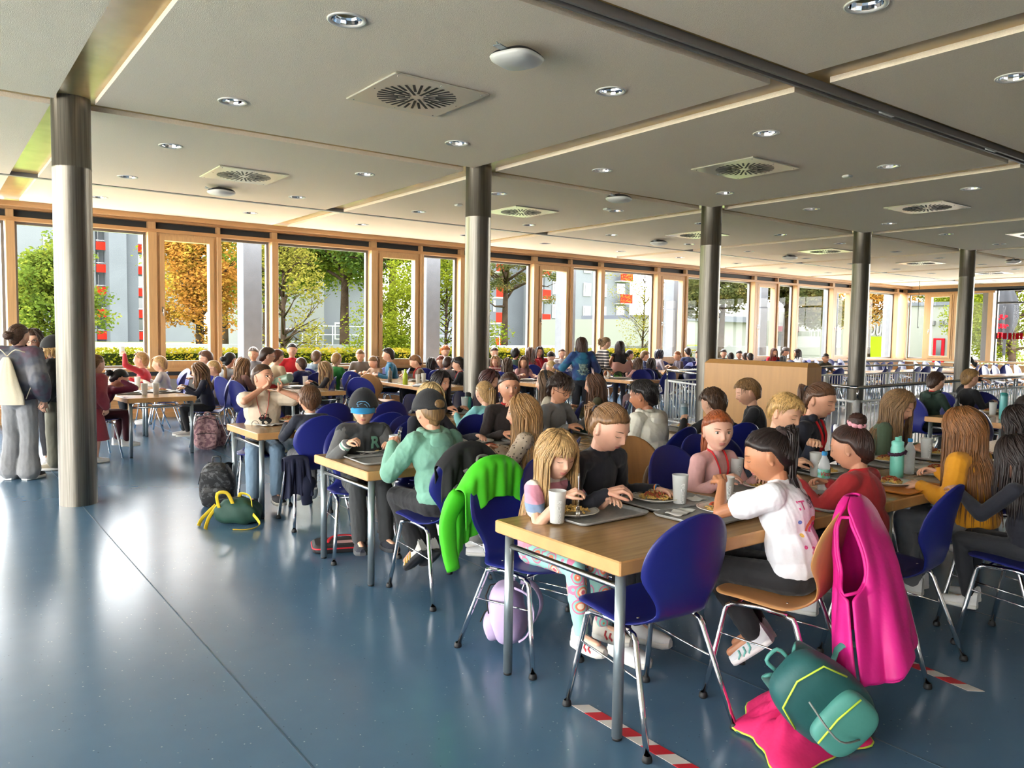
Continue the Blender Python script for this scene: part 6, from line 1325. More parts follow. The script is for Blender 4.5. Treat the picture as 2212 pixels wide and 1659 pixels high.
v = snap(zt(1192, 918), .05, .05); m = MB(); m.lathe([(0, 0), (.034, 0), (.034, .17), (.028, .19)], 24); t = empty('drinking_bottle', (v.x, v.y, TT)); m.build('body', mat('white_metal', S(200, 200, 198), .3), t); MB().lathe([(.03, .188), (.03, .215), (0, .218)], 24).build('cap', black, t); tag(t, 'white bottle with black cap left of the boy with glasses', 'bottle')
# green cycling helmet
v = zt(1336, 815); t = empty('bicycle_helmet', (v.x, v.y, TT+.002)); m = MB(); q = sph(32, 20)[0]; q = q[:] ; P = q*np.array([.13, .10, .12]); P[:, 2] = np.maximum(P[:, 2], 0); m.add(P, sph(32, 20)[1], True); m.build('shell', mat('green_helmet', S(66, 140, 40), .3, col2=S(30, 40, 28), scale=14, lo=.48, hi=.52), t); m = MB()
for k in range(7): a = -.9+k*.3; m.tube([V3(.118*math.cos(b), .10*math.sin(a)*(.8+.2*math.cos(b)), .122*math.sin(b)*math.cos(a*.8)+.002) for b in np.linspace(.5, 2.6, 8)], .008, 6)
m.build('vent', black, t); tag(t, 'green and black bicycle helmet lying on the fifth window table', 'helmet')
# ------------------------------------------------------------ held things
def g(key, i): r = Pp[key]; return W_(r, r['grips'][i]), r
p, r = g('blond', 1); cutlery('fork', p+V3(0, 0, .09), p+V3(-.005, -.01, -.115), (0, -1, 0), 'fork held upright by the small blond girl', .22)
p, r = g('black', 1); q = zt(1385, 1062, TT+.06); cutlery('fork', p, (q.x, q.y, q.z), (0, 0, 1), 'fork in the right hand of the black sweater girl', float(np.linalg.norm(V3(*q)-p))+.05)
p, r = g('white', 0); q = zt(1572, 1092, TT+.045); cutlery('spoon', p, (q.x, q.y, q.z), (1, 0, .3), 'spoon held by the girl in the white t-shirt', float(np.linalg.norm(V3(*q)-p))+.03)
p, r = g('cap', 1); q = zt(765, 965, TT+.06); cutlery('fork', p, (q.x, q.y, q.z), (0, 0, 1), 'fork in the hand of the blue peaked cap boy', float(np.linalg.norm(V3(*q)-p))+.04)
p, r = g('mint', 0); cutlery('fork', p+V3(0, 0, -.04), p+V3(.07, .02, .09), (0, 1, 0), 'fork held up by the mint hoodie boy', .19)
p, r = g('glasses', 0); cutlery('spoon', p, p+V3(.02, .02, .12), (0, 1, 0), 'wooden coloured spoon held up by the boy with black glasses', .17)
r = Pp['drink']; fw = r['Rh'][:, 1]; mo = r['HD']+fw*.105*r['hs']-r['Rh'][:, 2]*.05*r['hs']; a = W_(r, mo); d = nrm(wdir(r, fw+V3(.15, 0, .12))); m = MB(); m.tube([V3(0, 0, 0), d*.03, d*.05, d*.075, d*.25, d*.255], [.014, .016, .034, .042, .042, .04], 20); tag(m.build('drinking_bottle', mat('sage_metal', S(104, 122, 104), .35), loc=a), 'sage green metal bottle raised to the drinking boy mouth', 'bottle')
r = Pp['bk3']; p = W_(r, r['grips'][0]); m = MB().obox((0, 0, 0), (.03, .01, .035), (-.02, .06, .0), (.002, 0, .004)); tag(m.build('mobile_phone', mat('phone_dark', S(40, 40, 44), .3), loc=p), 'phone held by the long haired girl in navy', 'phone')
r = Pp['bk1']; p = W_(r, r['grips'][0]); o = dup(CUPF, (p[0], p[1], p[2]-.05), 0, 'white cup held up by the blond boy in the red hoodie', 'frosted cups')
# ------------------------------------------------------------ clothing prints
def decal(rec, me, cx, cz, mt, front=True, rot=0, lift=.0022, name='print', scale=1., ang=0.):
    sh = rec['shirt'].data; bv = BVHTree.FromPolygons([v.co.copy() for v in sh.vertices], [tuple(p.vertices) for p in sh.polygons]); v = getv(me); ca, sa = math.cos(math.radians(rot)), math.sin(math.radians(rot)); out = []
    A = math.radians(ang); D = Vector((math.sin(A), math.cos(A), 0)); X = Vector((math.cos(A), -math.sin(A), 0)); D = D if front else -D; X = -X if front else X
    z0 = min(p[2] for p in v) if len(v) else 0
    for (x, y, z) in v:
        x, y = x*scale, y*scale; x, y = x*ca-y*sa, x*sa+y*ca; o = Vector((0, rec['C1'][1], 0))+X*(cx+x)+D*.6+Vector((0, 0, cz+y)); h = bv.ray_cast(o, -D); out.append(tuple(h[0]+D*lift) if h[0] is not None else tuple(o-D*.5))
    setv(me, out); rec['part'](name, me, mt)
def tm(s, size, **k): return text_mesh(s, size, k.get('shear', 0), 0, k.get('bold', .001))
pinkp = mat('pink_print', S(214, 80, 140), .6); greyp = mat('grey_print', S(120, 120, 126), .6); orp = mat('orange_print', S(220, 130, 90), .6); blp = mat('blue_print', S(90, 120, 190), .6); yep = mat('yellow_print', S(226, 196, 90), .6)
def arc_mesh(r0, r1, a0, a1, n=20): m = MB(); m.grid([[(r0*math.cos(a), r0*math.sin(a), 0), ((r0+r1)/2*math.cos(a), (r0+r1)/2*math.sin(a), 0), (r1*math.cos(a), r1*math.sin(a), 0)] for a in np.linspace(a0, a1, n)]); return m.mesh('arc')
w_ = Pp['white']; cz = w_['C1'][2]
decal(w_, tm('IT', .055), -.07, cz+.13, pinkp, False); decal(w_, tm("'S MY", .055), .035, cz+.13, greyp, False)
decal(w_, arc_mesh(.055, .075, .2, 2.9), 0, cz+.0, orp, False); decal(w_, arc_mesh(.035, .05, .2, 2.9), 0, cz+.0, pinkp, False); decal(w_, tm('B', .05), -.06, cz-.07, pinkp, False)
for (x, z, mt_) in ((-.10, .06, blp), (-.09, .0, yep), (.09, .05, yep), (-.1, -.05, pinkp)): decal(w_, arc_mesh(.001, .009, 0, 6.28, 10), x, cz+z, mt_, False)
mtg = mat('mint_patch', S(110, 160, 140), .8); c_ = Pp['cap']; decal(c_, tm('R', .12, bold=.004), .0+.075, c_['C1'][2]+.08, mtg, True, lift=.004)
m = MB(); m.grid([[(x, y, 0) for y in np.linspace(-.16, .12, 14)] for x in np.linspace(-.004, .004, 3)]); decal(c_, m.mesh('z'), 0, c_['C1'][2], mat('zip_dark', S(20, 20, 22), .5), True, name='button_placket')
d_ = Pp['drink']; m = MB()
for k in range(20): a = k*.33; m.add([(.05*math.cos(a)*(1+.3*math.sin(k*5)), .06*math.sin(a)*(1+.2*math.sin(k*3)), 0), (0, 0, 0), (.05*math.cos(a+.33)*(1+.3*math.sin(k*5+5)), .06*math.sin(a+.33)*(1+.2*math.sin(k*3+3)), 0)], [(0, 1, 2)])
decal(d_, m.mesh('p'), .02, d_['C1'][2]+.0, mat('black_print', S(28, 26, 26), .7)); decal(d_, arc_mesh(.028, .033, 0, 6.28), -.07, d_['C1'][2]-.04, MATS['black_print'])
wf = Pp['wolf']; m = MB(); rn = random.Random(4); pts = []
for k in range(40): a = 2*math.pi*k/40; rr_ = (.11 if k % 2 else .085)*(1+.25*abs(math.cos(a)) if math.sin(a) < 0 else 1.0+.35*(abs(math.cos(a)) > .5 and abs(math.cos(a)) < .85)); pts.append((rr_*math.cos(a)*.85, rr_*math.sin(a), 0))
m.add([(0, 0, 0)]+pts, [(0, 1+k, 1+(k+1) % 40) for k in range(40)]); cz = wf['C1'][2]
decal(wf, m.mesh('p'), 0, cz-.04, mat('pale_wolf_print', S(150, 166, 150), .8, col2=S(60, 84, 100), scale=24), False, lift=.012)
for (x, y, r_) in ((-.03, .01, .010), (.03, .01, .010), (0, -.045, .014)): decal(wf, arc_mesh(.001, r_, 0, 6.28, 12), x, cz-.04+y, MATS['zip_dark'], False, lift=.016)
cu = Pp['curly']
for (x, z, s_) in ((-.05, .05, 'H'), (.04, -.02, 'H'), (-.03, -.10, 'H'), (.06, .10, 'H')): decal(cu, tm(s_, .05, bold=.0005), x, cu['C1'][2]+z, MATS['zip_dark'], False); 
def marks(n, w_, h_):
    m = MB(); rn = random.Random(n)
    for k in range(n): x = -w_/2+w_*k/n; m.add([(x, -h_/2, 0), (x+w_/n*.55, -h_/2, 0), (x+w_/n*.55, h_/2*rn.uniform(.3, 1), 0), (x, h_/2*rn.uniform(.3, 1), 0)], [(0, 1, 2, 3)])
    return m.mesh('marks')
decal(Pp['womanred'], marks(8, .12, .02), .05, Pp['womanred']['C1'][2]+.12, wht)
rj = Pp['bk9']; decal(rj, marks(6, .16, .035), 0, rj['C1'][2]+.08, wht, False, lift=.006)
# varsity cuffs, bracelet, scrunchies, headbands, caps
def ring_at(rec, i, f, r, w2, mt, name):
    a, b = rec['EL'][i], rec['WR'][i]; c = a+(b-a)*f; d = nrm(b-a); m = MB(); m.tube([c-d*w2, c, c+d*w2], [r, r*1.02, r], 18); rec['part'](name, m, mt)
for f, mt_ in ((.80, cloth((206, 206, 200))), (.86, mtg), (.92, cloth((206, 206, 200)))):
    for i in (0, 1): ring_at(c_, i, f, .040*c_['k'], .006, mt_, 'cuff_band')
for k, cc in enumerate(((200, 60, 50), (220, 190, 60), (60, 110, 180))): ring_at(Pp['black'], 0, .95+.02*k, .027*Pp['black']['k'], .003, cloth(cc), 'bracelet')
def scrunchie(rec, tie, c, R=.03):
    hs = rec['hs']; t_ = nrm(V3(*tie)); tp = rec['HD']+rec['Rh']@((t_*V3(.0735, .1, .108)+t_*.016)*hs); ax = rec['Rh']@t_; e1 = nrm(np.cross(ax, V3(1, .2, 0))); e2 = np.cross(ax, e1); m = MB()
    m.tube([tp+(e1*math.cos(a)+e2*math.sin(a))*(R+.005*math.sin(a*9))*hs+ax*.005*math.sin(a*7) for a in np.linspace(0, 2*math.pi, 54, endpoint=False)], .013*hs, 8, closed=True); rec['part']('scrunchie', m, cloth(c))
scrunchie(Pp['red'], (0, -.45, .85), (206, 140, 150)); scrunchie(Pp['white'], (0, -.72, .62), (50, 34, 30), .016)
def band(rec, c, ears=None, w2=.016):
    hs, Rh, HD = rec['hs'], rec['Rh'], rec['HD']; m = MB(); P = [HD+Rh@(V3(math.cos(a)*.092, -.005+.01*math.sin(a), math.sin(a)*.126)*hs) for a in np.linspace(.15, math.pi-.15, 16)]; m.tube(P, w2*hs, 8, flat=(nrm(P[0]-HD), .3)); rec['part']('headband', m, cloth(c))
    if ears:
        m = MB()
        for s in (-1, 1): b0 = V3(s*.045, -.005, .118); m.tube([HD+Rh@(b0*hs), HD+Rh@((b0+V3(s*.008, 0, .03))*hs), HD+Rh@((b0+V3(s*.012, 0, .058))*hs)], [.024, .017, .002], 8, flat=(Rh@V3(0, 1, 0), .35))
        rec['part']('cat_ear', m, cloth(ears))
band(Pp['headband'], (20, 20, 22)); band(Pp['catear'], (30, 26, 26), (190, 160, 150), .006)
def hat(rec, c, brim=None, back=False, knit=False):
    hs, Rh, HD = rec['hs'], rec['Rh'], rec['HD']; D, F = sph(56, 40); B = D*np.array([.0735, .098, .108]); q = .03 if knit else .024; cut = .12 if not knit else .05
    thk = np.where(D[:, 2] > cut+.10*D[:, 1]*(-1 if back else 1)*.6, q+.006*np.clip(D[:, 2], 0, 1), -.012); P = B+nrmrows(B)*thk[:, None]
    if back: hole = (np.abs(D[:, 0]) < .32) & (D[:, 1] < 0) & (D[:, 2] < .45) & False; P[hole] = B[hole]*.9
    m = MB(); m.add((P*hs)@Rh.T+HD, F, True); cm_ = cloth(c, .0015, 12, sfx='_hat'); rec['part']('cap' if not knit else 'beanie', m, cm_)
    if brim:
        sg = -1 if back else 1; m = MB(); rows = []
        for u in np.linspace(0, 1, 8):
            rows.append([HD+Rh@(V3(math.sin(a)*(.088+.012*u*(1-abs(a)))*1.0, sg*(math.cos(a)*(.105)+u*.072*math.cos(a*.9)), .045-.022*u+(-.022*(a/1.1)**2)*1.0)*hs) for a in np.linspace(-1.1, 1.1, 15)])
        m.grid(rows); o = rec['part']('peak', m, cloth(brim, sfx='_peak')); sm = o.modifiers.new('s', 'SOLIDIFY'); sm.thickness = .005
        m = MB(); m.ell(HD+Rh@(V3(0, 0, .137)*hs), (.008, .008, .005), 8, 6); rec['part']('button', m, cm_)
hat(Pp['cap'], (24, 24, 28), (26, 134, 190)); hat(Pp['mint'], (22, 22, 26), (22, 22, 26), back=False); hat(Pp['beanie'], (18, 18, 20), knit=True)
# opening of the backwards cap shows the hair: patch below its strap
r = Pp['mint']; m = MB(); hs, Rh, HD = r['hs'], r['Rh'], r['HD']; m.ell(HD+Rh@(V3(0, -.112, .035)*hs), (.034*hs, .016*hs, .028*hs), 16, 10, rot=Rh); r['part']('hair_patch', m, hairm((120, 92, 60)))
# blue cat emblem strokes on the cap
r = Pp['cap']; hs, Rh, HD = r['hs'], r['Rh'], r['HD']; m = MB(); lb = mat('light_blue_print', S(110, 170, 210), .5)
def onc(x, z): y = .1215*math.sqrt(max(0, 1-(x/.1)**2-((z)/.145)**2)); return HD+Rh@(V3(x, y+.004, z)*hs)
for st in (((.045, .045), (.035, .065), (.015, .08), (-.01, .082), (-.03, .075), (-.04, .062)), ((-.04, .062), (-.028, .06), (-.034, .05), (-.022, .05)), ((.03, .045), (.022, .058), (.008, .066)), ((-.002, .07), (-.014, .068), (-.02, .062))):
    m.tube([onc(-x, z) for x, z in st], [.0012]+[.0022]*(len(st)-2)+[.001], 6)
r['part']('emblem', m, lb)
# ============================================================ EMPTY CHAIRS, BAGS, COATS, FLOOR TAPE
c0 = chair(2.50, 2.33, -4, 'empty blue chair pushed under the bare front corner of the nearest table')
chair(at_y(1425, 1020, 3.6).x, 3.6, 178, 'empty beech shell chair with brown backpack between the black and pink tops', 'wood')
wc = zt(720, 870, .98)
for (px, py, f, lb) in ((724, 868, 0, 'empty blue chair behind the blue peaked cap, leftmost of the middle gap'), (847, 864, 0, 'empty blue chair right of the blue peaked cap, farther one'), (842, 888, 2, 'empty blue chair right of the blue peaked cap, nearer one'), (885, 905, 170, 'empty blue chair half hidden by the mint hoodie boy'), (1020, 893, 175, 'empty blue chair between mint hoodie and brunette'), (1500, 935, 178, 'empty dark blue chair left of the red haired girl, behind her table'), (2105, 845, 150, 'empty blue chair right of the arm boy, farther one'), (1915, 895, 178, 'blue chair behind the olive top girl')):
    v = at_z(px, py, .97); o = -.30 if f > 90 else .30; chair(v.x, v.y+o, f, lb)
for (px, py, f, k, lb) in ((795, 806, -60, 'wood', 'beech shell chair between the second and third window tables'), (775, 813, -50, 'blue', 'blue chair left of the beech chair by the window tables'), (757, 800, -60, 'blue', 'blue chair farther left of the beech chair by the window tables'), (725, 812, 60, 'blue', 'blue chair with light reflections beside the profile girl in black'), (505, 820, -75, 'blue', 'blue chair beside the long haired girl, near the red jacket man'), (405, 795, 100, 'blue', 'blue chair edge on beside the left window table'), (1228, 800, 0, 'blue', 'blue chair behind the wolf hoodie girl'), (1385, 797, 150, 'blue', 'pale reflecting blue chair at the near end of the fifth window table'), (1400, 790, -10, 'blue', 'blue chair of the black and white jacket group, nearest'), (1340, 790, -10, 'blue', 'blue chair in front of the pink cardigan girl'), (1455, 790, -10, 'wood', 'beech chair near the railing by the third column'), (1450, 800, 0, 'blue', 'blue chair right behind the railing corner')):
    v = at_z(px, py, .97); a = math.radians(f); chair(v.x-math.sin(a)*.3, v.y+math.cos(a)*.3, f, lb, k)
# red and white tape on the floor
tw = mat('tape_white', S(206, 202, 198), .5); trd = mat('tape_red', S(190, 30, 44), .5)
def tape(x, y, L_, deg, label):
    m = MB(); n = int(L_/.085); a = math.radians(deg); c, s = math.cos(a), math.sin(a); w2 = .034
    for k in range(n):
        m.m = k % 2; u0, u1 = k*.085, (k+1)*.085; sk_ = .02; m.add([(x+c*q-s*p, y+s*q+c*p, .0022) for q, p in ((u0-sk_, -w2), (u1-sk_, -w2), (u1+sk_, w2), (u0+sk_, w2))], [(0, 1, 2, 3)])
    o = m.build('floor_tape', [tw, trd]); sm = o.modifiers.new('s', 'SOLIDIFY'); sm.thickness = .0015; return tag(o, label, 'tape', 'striped floor tape')
tape(2.33, 2.56, 1.2, -90, 'red and white striped tape on the floor under the nearest table corner'); tape(4.05, 2.0, .5, -100, 'red and white striped tape on the floor behind the pink vest')
# ---- bags
def backpack(x, y, z, rz, s, mt, mt2, label, tilt=0, roll=0, zipc=None, squash=1., name='backpack'):
    t = empty(name, (x, y, z)); t.rotation_euler = (math.radians(tilt), math.radians(roll), math.radians(rz)); D, F = sph(44, 32)
    def sup(P, p=.62): return np.sign(P)*np.abs(P)**p
    m = MB(); q = sup(D)*np.array([.155, .085, .21])*s; q[:, 0] *= 1-.14*np.clip(q[:, 2]/(.21*s), 0, 1); q[:, 2] = q[:, 2]*squash+.205*s*squash; rn = np.random.RandomState(int(abs(x)*100) % 1000); nz = 0
    for k in range(4): a = rn.normal(size=3)*16/s; nz = nz+np.sin(q@a+rn.uniform(0, 6))
    q = q+D*(nz*.0028)[:, None]; m.add(q, F, True); m.build('main_compartment', mt, t)
    m = MB(); q = sup(D)*np.array([.125, .045, .105])*s; q[:, 1] += .085*s; q[:, 2] = q[:, 2]*squash+.13*s*squash; q = q+D*(nz*.0018)[:, None]; m.add(q, F, True); m.build('front_pocket', mt2, t)
    zc_ = zipc or black; m = MB(); m.tube([(-.115*s, .132*s, .19*s*squash), (0, .137*s, .205*s*squash), (.115*s, .132*s, .19*s*squash)], .004*s, 6); m.tube([(-.14*s, .07*s, .25*s*squash), (-.11*s, .08*s, .36*s*squash), (0, .08*s, .395*s*squash), (.11*s, .08*s, .36*s*squash), (.14*s, .07*s, .25*s*squash)], .004*s, 6); m.build('zip', zc_, t)
    m = MB(); m.tube(smooth_curve([(-.035*s, -.05*s, .40*s*squash), (-.03*s, -.06*s, .45*s*squash), (.03*s, -.06*s, .45*s*squash), (.035*s, -.05*s, .40*s*squash)], 10), .008*s, 8); m.build('grab_handle', mt2, t)
    for sg in (-1, 1): MB().tube(smooth_curve([(sg*.07*s, -.08*s, .38*s*squash), (sg*.09*s, -.15*s, .33*s*squash), (sg*.11*s, -.17*s, .2*s*squash), (sg*.12*s, -.12*s, .06*s), (sg*.13*s, -.07*s, .03*s)], 14), [.022*s]*9+[.012*s]*5, 8, flat=(V3(0, 1, 0), .3)).build('shoulder_strap', mt2, t)
    return tag(t, label, 'bag')
camo = mat('black_pattern_nylon', S(20, 20, 22), .6, col2=S(70, 70, 72), scale=26, lo=.52, hi=.56); bd = zt(482, 1095, 0)
backpack(bd.x, bd.y+.12, 0, 150, 1.05, camo, MATS['black_pattern_nylon'], 'black patterned backpack on the floor by the third row table leg', tilt=-18)
pkp = mat('pink_paisley', S(190, 150, 150), .75, col2=S(134, 96, 106), scale=22, lo=.46, hi=.54); bd = zt(452, 972, 0)
backpack(bd.x, bd.y+.1, 0, 160, 1.12, pkp, pkp, 'pink and grey patterned backpack on the floor by the left window table', tilt=4)
bd = zt(486, 968, 0); backpack(bd.x, bd.y+.25, 0, 120, .8, pkp, pkp, 'smaller pink patterned bag right behind the patterned backpack', tilt=-14)
lil = mat('lilac_nylon', S(190, 170, 206), .7, bump=.003, bscale=18); r = Pp['blond']; q = W_(r, (.05, -.12, 0))
backpack(q[0], q[1], 0.05, 40, .95, lil, lil, 'lilac backpack hanging below the small blond girl chair', tilt=-10, squash=.8)
gn = mat('dark_green_nylon', S(24, 62, 50), .7, bump=.003, bscale=20); yl = mat('yellow_strap', S(206, 176, 30), .6); bd = zt(525, 1135, 0)
t = empty('sports_bag', (bd.x, bd.y+.12, 0)); t.rotation_euler = (0, 0, math.radians(-38)); D, F = sph(40, 28); m = MB(); P = np.sign(D)*np.abs(D)**.7*np.array([.20, .13, .11]); P[:, 2] += .11; P[:, 2] -= .05*np.abs(P[:, 0]/.2)**2*(P[:, 2]/.22); P = P+D*(.006*np.sin(P@np.array([40, 25, 30.]))+.005*np.sin(P@np.array([-22, 45, 18.])))[:, None]; m.add(P, F, True); m.build('body', gn, t)
for i, Q in enumerate(([(-.12, -.1, .12), (-.13, -.14, .27), (-.05, -.12, .28), (.0, -.1, .16)], [(.0, .02, .2), (.03, -.02, .26), (.12, -.05, .24), (.15, -.09, .14)], [(-.14, -.06, .18), (-.2, -.12, .08), (-.2, -.2, .012), (-.18, -.26, .006)], [(-.18, -.04, .16), (-.27, -.1, .06), (-.28, -.16, .006)], [(.16, -.1, .1), (.24, -.16, .03), (.18, -.24, .006), (.05, -.26, .006)])): MB().tube(smooth_curve(Q, 12), .015, 8, flat=(V3(0, 1, .3), .2)).build('strap', yl, t)
MB().tube(smooth_curve([(-.15, -.03, .205), (0, -.02, .225), (.15, -.03, .20)], 10), .005, 6).build('zip', black, t); tag(t, 'dark green sports bag with yellow straps on the floor', 'bag')
# red and black flat case below the cap boy
bd = zt(745, 1190, 0); t = empty('pencil_case', (bd.x, bd.y+.08, 0)); t.rotation_euler = (0, 0, math.radians(-20)); m = MB(); m.grid([rrect(.40, .26, .05, .003), rrect(.42, .28, .06, .012), rrect(.42, .28, .06, .05), rrect(.38, .24, .05, .062)], wrap=True); m.add(rrect(.38, .24, .05, .062), [tuple(range(28))]); m.build('body', mat('black_nylon', S(26, 24, 28), .6), t); MB().tube([V3(*p) for p in rrect(.424, .284, .062, .04)], .006, 6, closed=True).build('piping', trd, t); MB().tube(smooth_curve([(-.1, -.05, .066), (-.05, .05, .085), (.08, .06, .085), (.12, -.04, .066)], 12), .014, 8, flat=(V3(0, 0, 1), .3)).build('strap', trd, t); MB().box((-.03, -.07, .062), (.10, -.01, .066)).build('name_patch', mat('pale_pink_patch', S(206, 160, 156), .7), t); tag(t, 'flat black bag with red piping below the blue peaked cap boy', 'bag')
# teal hiking backpack lying over a pink jacket, front right
teal = mat('teal_nylon', S(30, 84, 84), .6, bump=.004, bscale=16); teal2 = mat('light_teal_nylon', S(74, 140, 130), .6, bump=.003, bscale=16); pinkn = mat('hot_pink_cloth', S(206, 24, 96), .75, bump=.006, bscale=12); lime_ = mat('lime_piping', S(190, 220, 70), .6)
bd = zt(1900, 1645, 0); bp_ = backpack(bd.x-.02, bd.y+.10, .09, 143, 1.02, teal, teal2, 'teal hiking backpack tipped over on a pink jacket, lower right', tilt=-8, roll=48, zipc=lime_)
MB().tube(smooth_curve([(-.02, -.1, .1), (-.2, -.12, .22), (-.3, -.1, .12), (-.34, -.16, .02)], 14), .018, 8, flat=(V3(0, 0, 1), .25)).build('shoulder_strap', teal2, bp_); MB().tube(smooth_curve([(.0, .14, .08), (.05, .2, .2), (.02, .15, .36)], 12), .004, 6).build('cord', mat('grey_cord', S(120, 124, 120), .6), bp_)
def heap(nm, c, rx, ry, h, mt, label, seed, cat, lime=None):
    rn = np.random.RandomState(seed); t = empty(nm, (c[0], c[1], 0)); R_ = []; n = 60
    for i in range(16):
        f = i/15; row = []
        for k in range(n):
            a = 2*math.pi*k/n; ed = 1+.18*math.sin(3*a+seed)+.12*math.sin(5*a+2)+.06*math.sin(9*a); r = f; fold = (.35*math.sin(4*a+7*f+seed)+.25*math.sin(9*a-5*f)+.2*math.sin(15*a+11*f))*(1-f)*f*2.4
            row.append((rx*ed*r*math.cos(a), ry*ed*r*math.sin(a), max(.006, h*(1-f**2.2)*(1+fold)+.008)))
        R_.append(row)
    m = MB(); m.grid(R_, wrap=True); o = m.build('cloth', mt, t); sm = o.modifiers.new('s', 'SOLIDIFY'); sm.thickness = .006
    if lime: MB().tube([V3(p[0], p[1], p[2]+.004) for p in R_[-1]], .005, 6, closed=True).build('piping', lime, t)
    return tag(t, label, cat)
hp = zt(1765, 1580, 0); heap('crumpled_jacket', (hp.x-.05, hp.y+.03), .33, .24, .13, pinkn, 'hot pink jacket with lime piping crumpled under the teal backpack', 3, 'jacket', lime_)
m = MB(); a = zt(1700, 1595, 0); b = zt(1590, 1585, 0); m.tube(smooth_curve([(a.x, a.y, .02), ((a.x+b.x)/2, (a.y+b.y)/2-.02, .012), (b.x, b.y, .01)], 10), .012, 8, flat=(V3(0, 0, 1), .3)); m.build('shoulder_strap', teal, None); o = bpy.data.objects['shoulder_strap'] if False else COL.objects[-1]
tag(o, 'loose dark teal strap end lying on the floor left of the pink jacket', 'strap'); o.name = 'loose_strap'
# ---- coats over chair backs: a cloth sheet folded over the top of a back rest
def drape(ch, nm, mt, label, cat, half=.24, back=.5, front=.12, off=.0, flare=1.15, seed=0, sleeves=None, topz=.985, hole=None, tip=0., thick=.008):
    t = empty(nm, ch.location); t.rotation_euler = ch.rotation_euler; rn = np.random.RandomState(seed); m = MB(); ns, nu = 34, 41; R_ = []; L_ = front+.06+back
    ph = rn.uniform(0, 6, 6)
    for i in range(ns):
        s = i/(ns-1)*L_; row = []
        for j in range(nu):
            u = -1+2*j/(nu-1); edge = topz-.13*(abs(u)*half/.22)**2.4 if abs(u)*half < .22 else topz-.13-(abs(u)*half-.22)*.9
            x = u*half
            if s < front: y, z = -.25+.012*(1-u*u)+.012*math.sin(u*11+ph[4])*(1-s/front)+.006*math.sin(u*23+ph[5]), edge-(front-s); f = 0
            elif s < front+.06: a = (s-front)/.06*math.pi; y = -.29-.035*-math.cos(a)*1.-.0; z = edge+.016*math.sin(a); f = 0
            else:
                f = (s-front-.06)/back; z = edge-(s-front-.06); y = -.335-.02*f; x = u*half*(1+(flare-1)*f)
                amp = .028*min(1, f*3); y -= amp*(math.sin(u*9+ph[0]+f*1.5)+.5*math.sin(u*17+ph[1]-f*3))*.6+amp*.4+.01*math.sin(u*31+ph[2])*f; z += .012*math.sin(u*5+ph[3])*f+tip*u*f
            row.append((x+off, y, z))
        R_.append(row)
    if hole:
        keep = []
        V = [p for r_ in R_ for p in r_]; Fc = []
        for i in range(ns-1):
            for j in range(nu-1):
                c = np.mean([R_[i][j], R_[i][j+1], R_[i+1][j+1], R_[i+1][j]], 0)
                if i > 3 and ((c[0]-hole[0])/hole[2])**2+((c[2]-hole[1])/hole[3])**2 < 1 and (i/(ns-1)*L_ > front+.03): continue
                Fc.append((i*nu+j, i*nu+j+1, (i+1)*nu+j+1, (i+1)*nu+j))
        m.add(V, Fc, True)
    else: m.grid(R_)
    o = m.build('cloth', mt, t); sm = o.modifiers.new('s', 'SOLIDIFY'); sm.thickness = thick; sb = o.modifiers.new('b', 'SUBSURF'); sb.levels = sb.render_levels = 1
    if sleeves:
        for (sg, ln) in sleeves:
            x0 = off+sg*half*.93; Q = smooth_curve([(x0*.9, -.33, topz-.16), (x0*1.1, -.37, topz-.16-ln*.35), (x0*1.12, -.36, topz-.16-ln*.7), (x0*1.05, -.34, topz-.16-ln)], 12)
            q = MB(); q.tube(Q, [.05, .062, .064, .06, .058, .056, .054, .05, .048, .045, .043, .042], 14, flat=(V3(0, 1, 0), .55)); me = q.mesh('sleeve'); wrinkle(me, .008, seed+3, .8); link('sleeve', me, mt, t)
    return tag(t, label, cat)
bpy.context.view_layer.update()
grn = mat('bright_green_softshell', S(66, 190, 24), .7, bump=.004, bscale=10); drape(Pp['blond']['chair'], 'green_jacket', grn, 'bright green jacket hanging over the small blond girl chair back', 'jacket', half=.25, back=.42, front=.20, flare=1.0, seed=2, sleeves=((1, .42), (-1, .40)))
gj = COL.objects[-1]
for o in COL.objects:
    if o.name.startswith('green_jacket'): gj = o
MB().tube(smooth_curve([(-.232, -.34, .84), (-.26, -.40, .66), (-.28, -.41, .46), (-.285, -.40, .40)], 12), .004, 5).build('zip', mat('teal_zip', S(40, 130, 120), .5), gj)
gy = mat('grey_backpack_cloth', S(112, 110, 106), .75, bump=.003, bscale=14); t = drape(Pp['mint']['chair'], 'black_jacket', mat('black_fleece', S(22, 22, 24), .9), 'black jacket over the mint hoodie boy chair back', 'jacket', half=.22, back=.2, front=.1, seed=5)
q = Pp['mint']['chair']; a = q.rotation_euler.z; lx, ly = .02, -.47; backpack(q.location.x+math.cos(a)*lx-math.sin(a)*ly, q.location.y+math.sin(a)*lx+math.cos(a)*ly, .42, math.degrees(a)+180, 1.12, gy, gy, 'grey backpack hanging on the mint hoodie boy chair')
pv = mat('magenta_vest_nylon', S(208, 22, 128), .55, bump=.005, bscale=14)
for o in COL.objects:
    if o.get('label', '') == 'beech shell chair with the pink vest hung over its back': vest_chair = o
vest_chair.rotation_euler.z = math.radians(16); vest_chair.location = (3.15, 2.12, 0); bpy.context.view_layer.update()
t = empty('pink_vest', vest_chair.location); t.rotation_euler = vest_chair.rotation_euler; R_ = []; nf, na = 46, 80
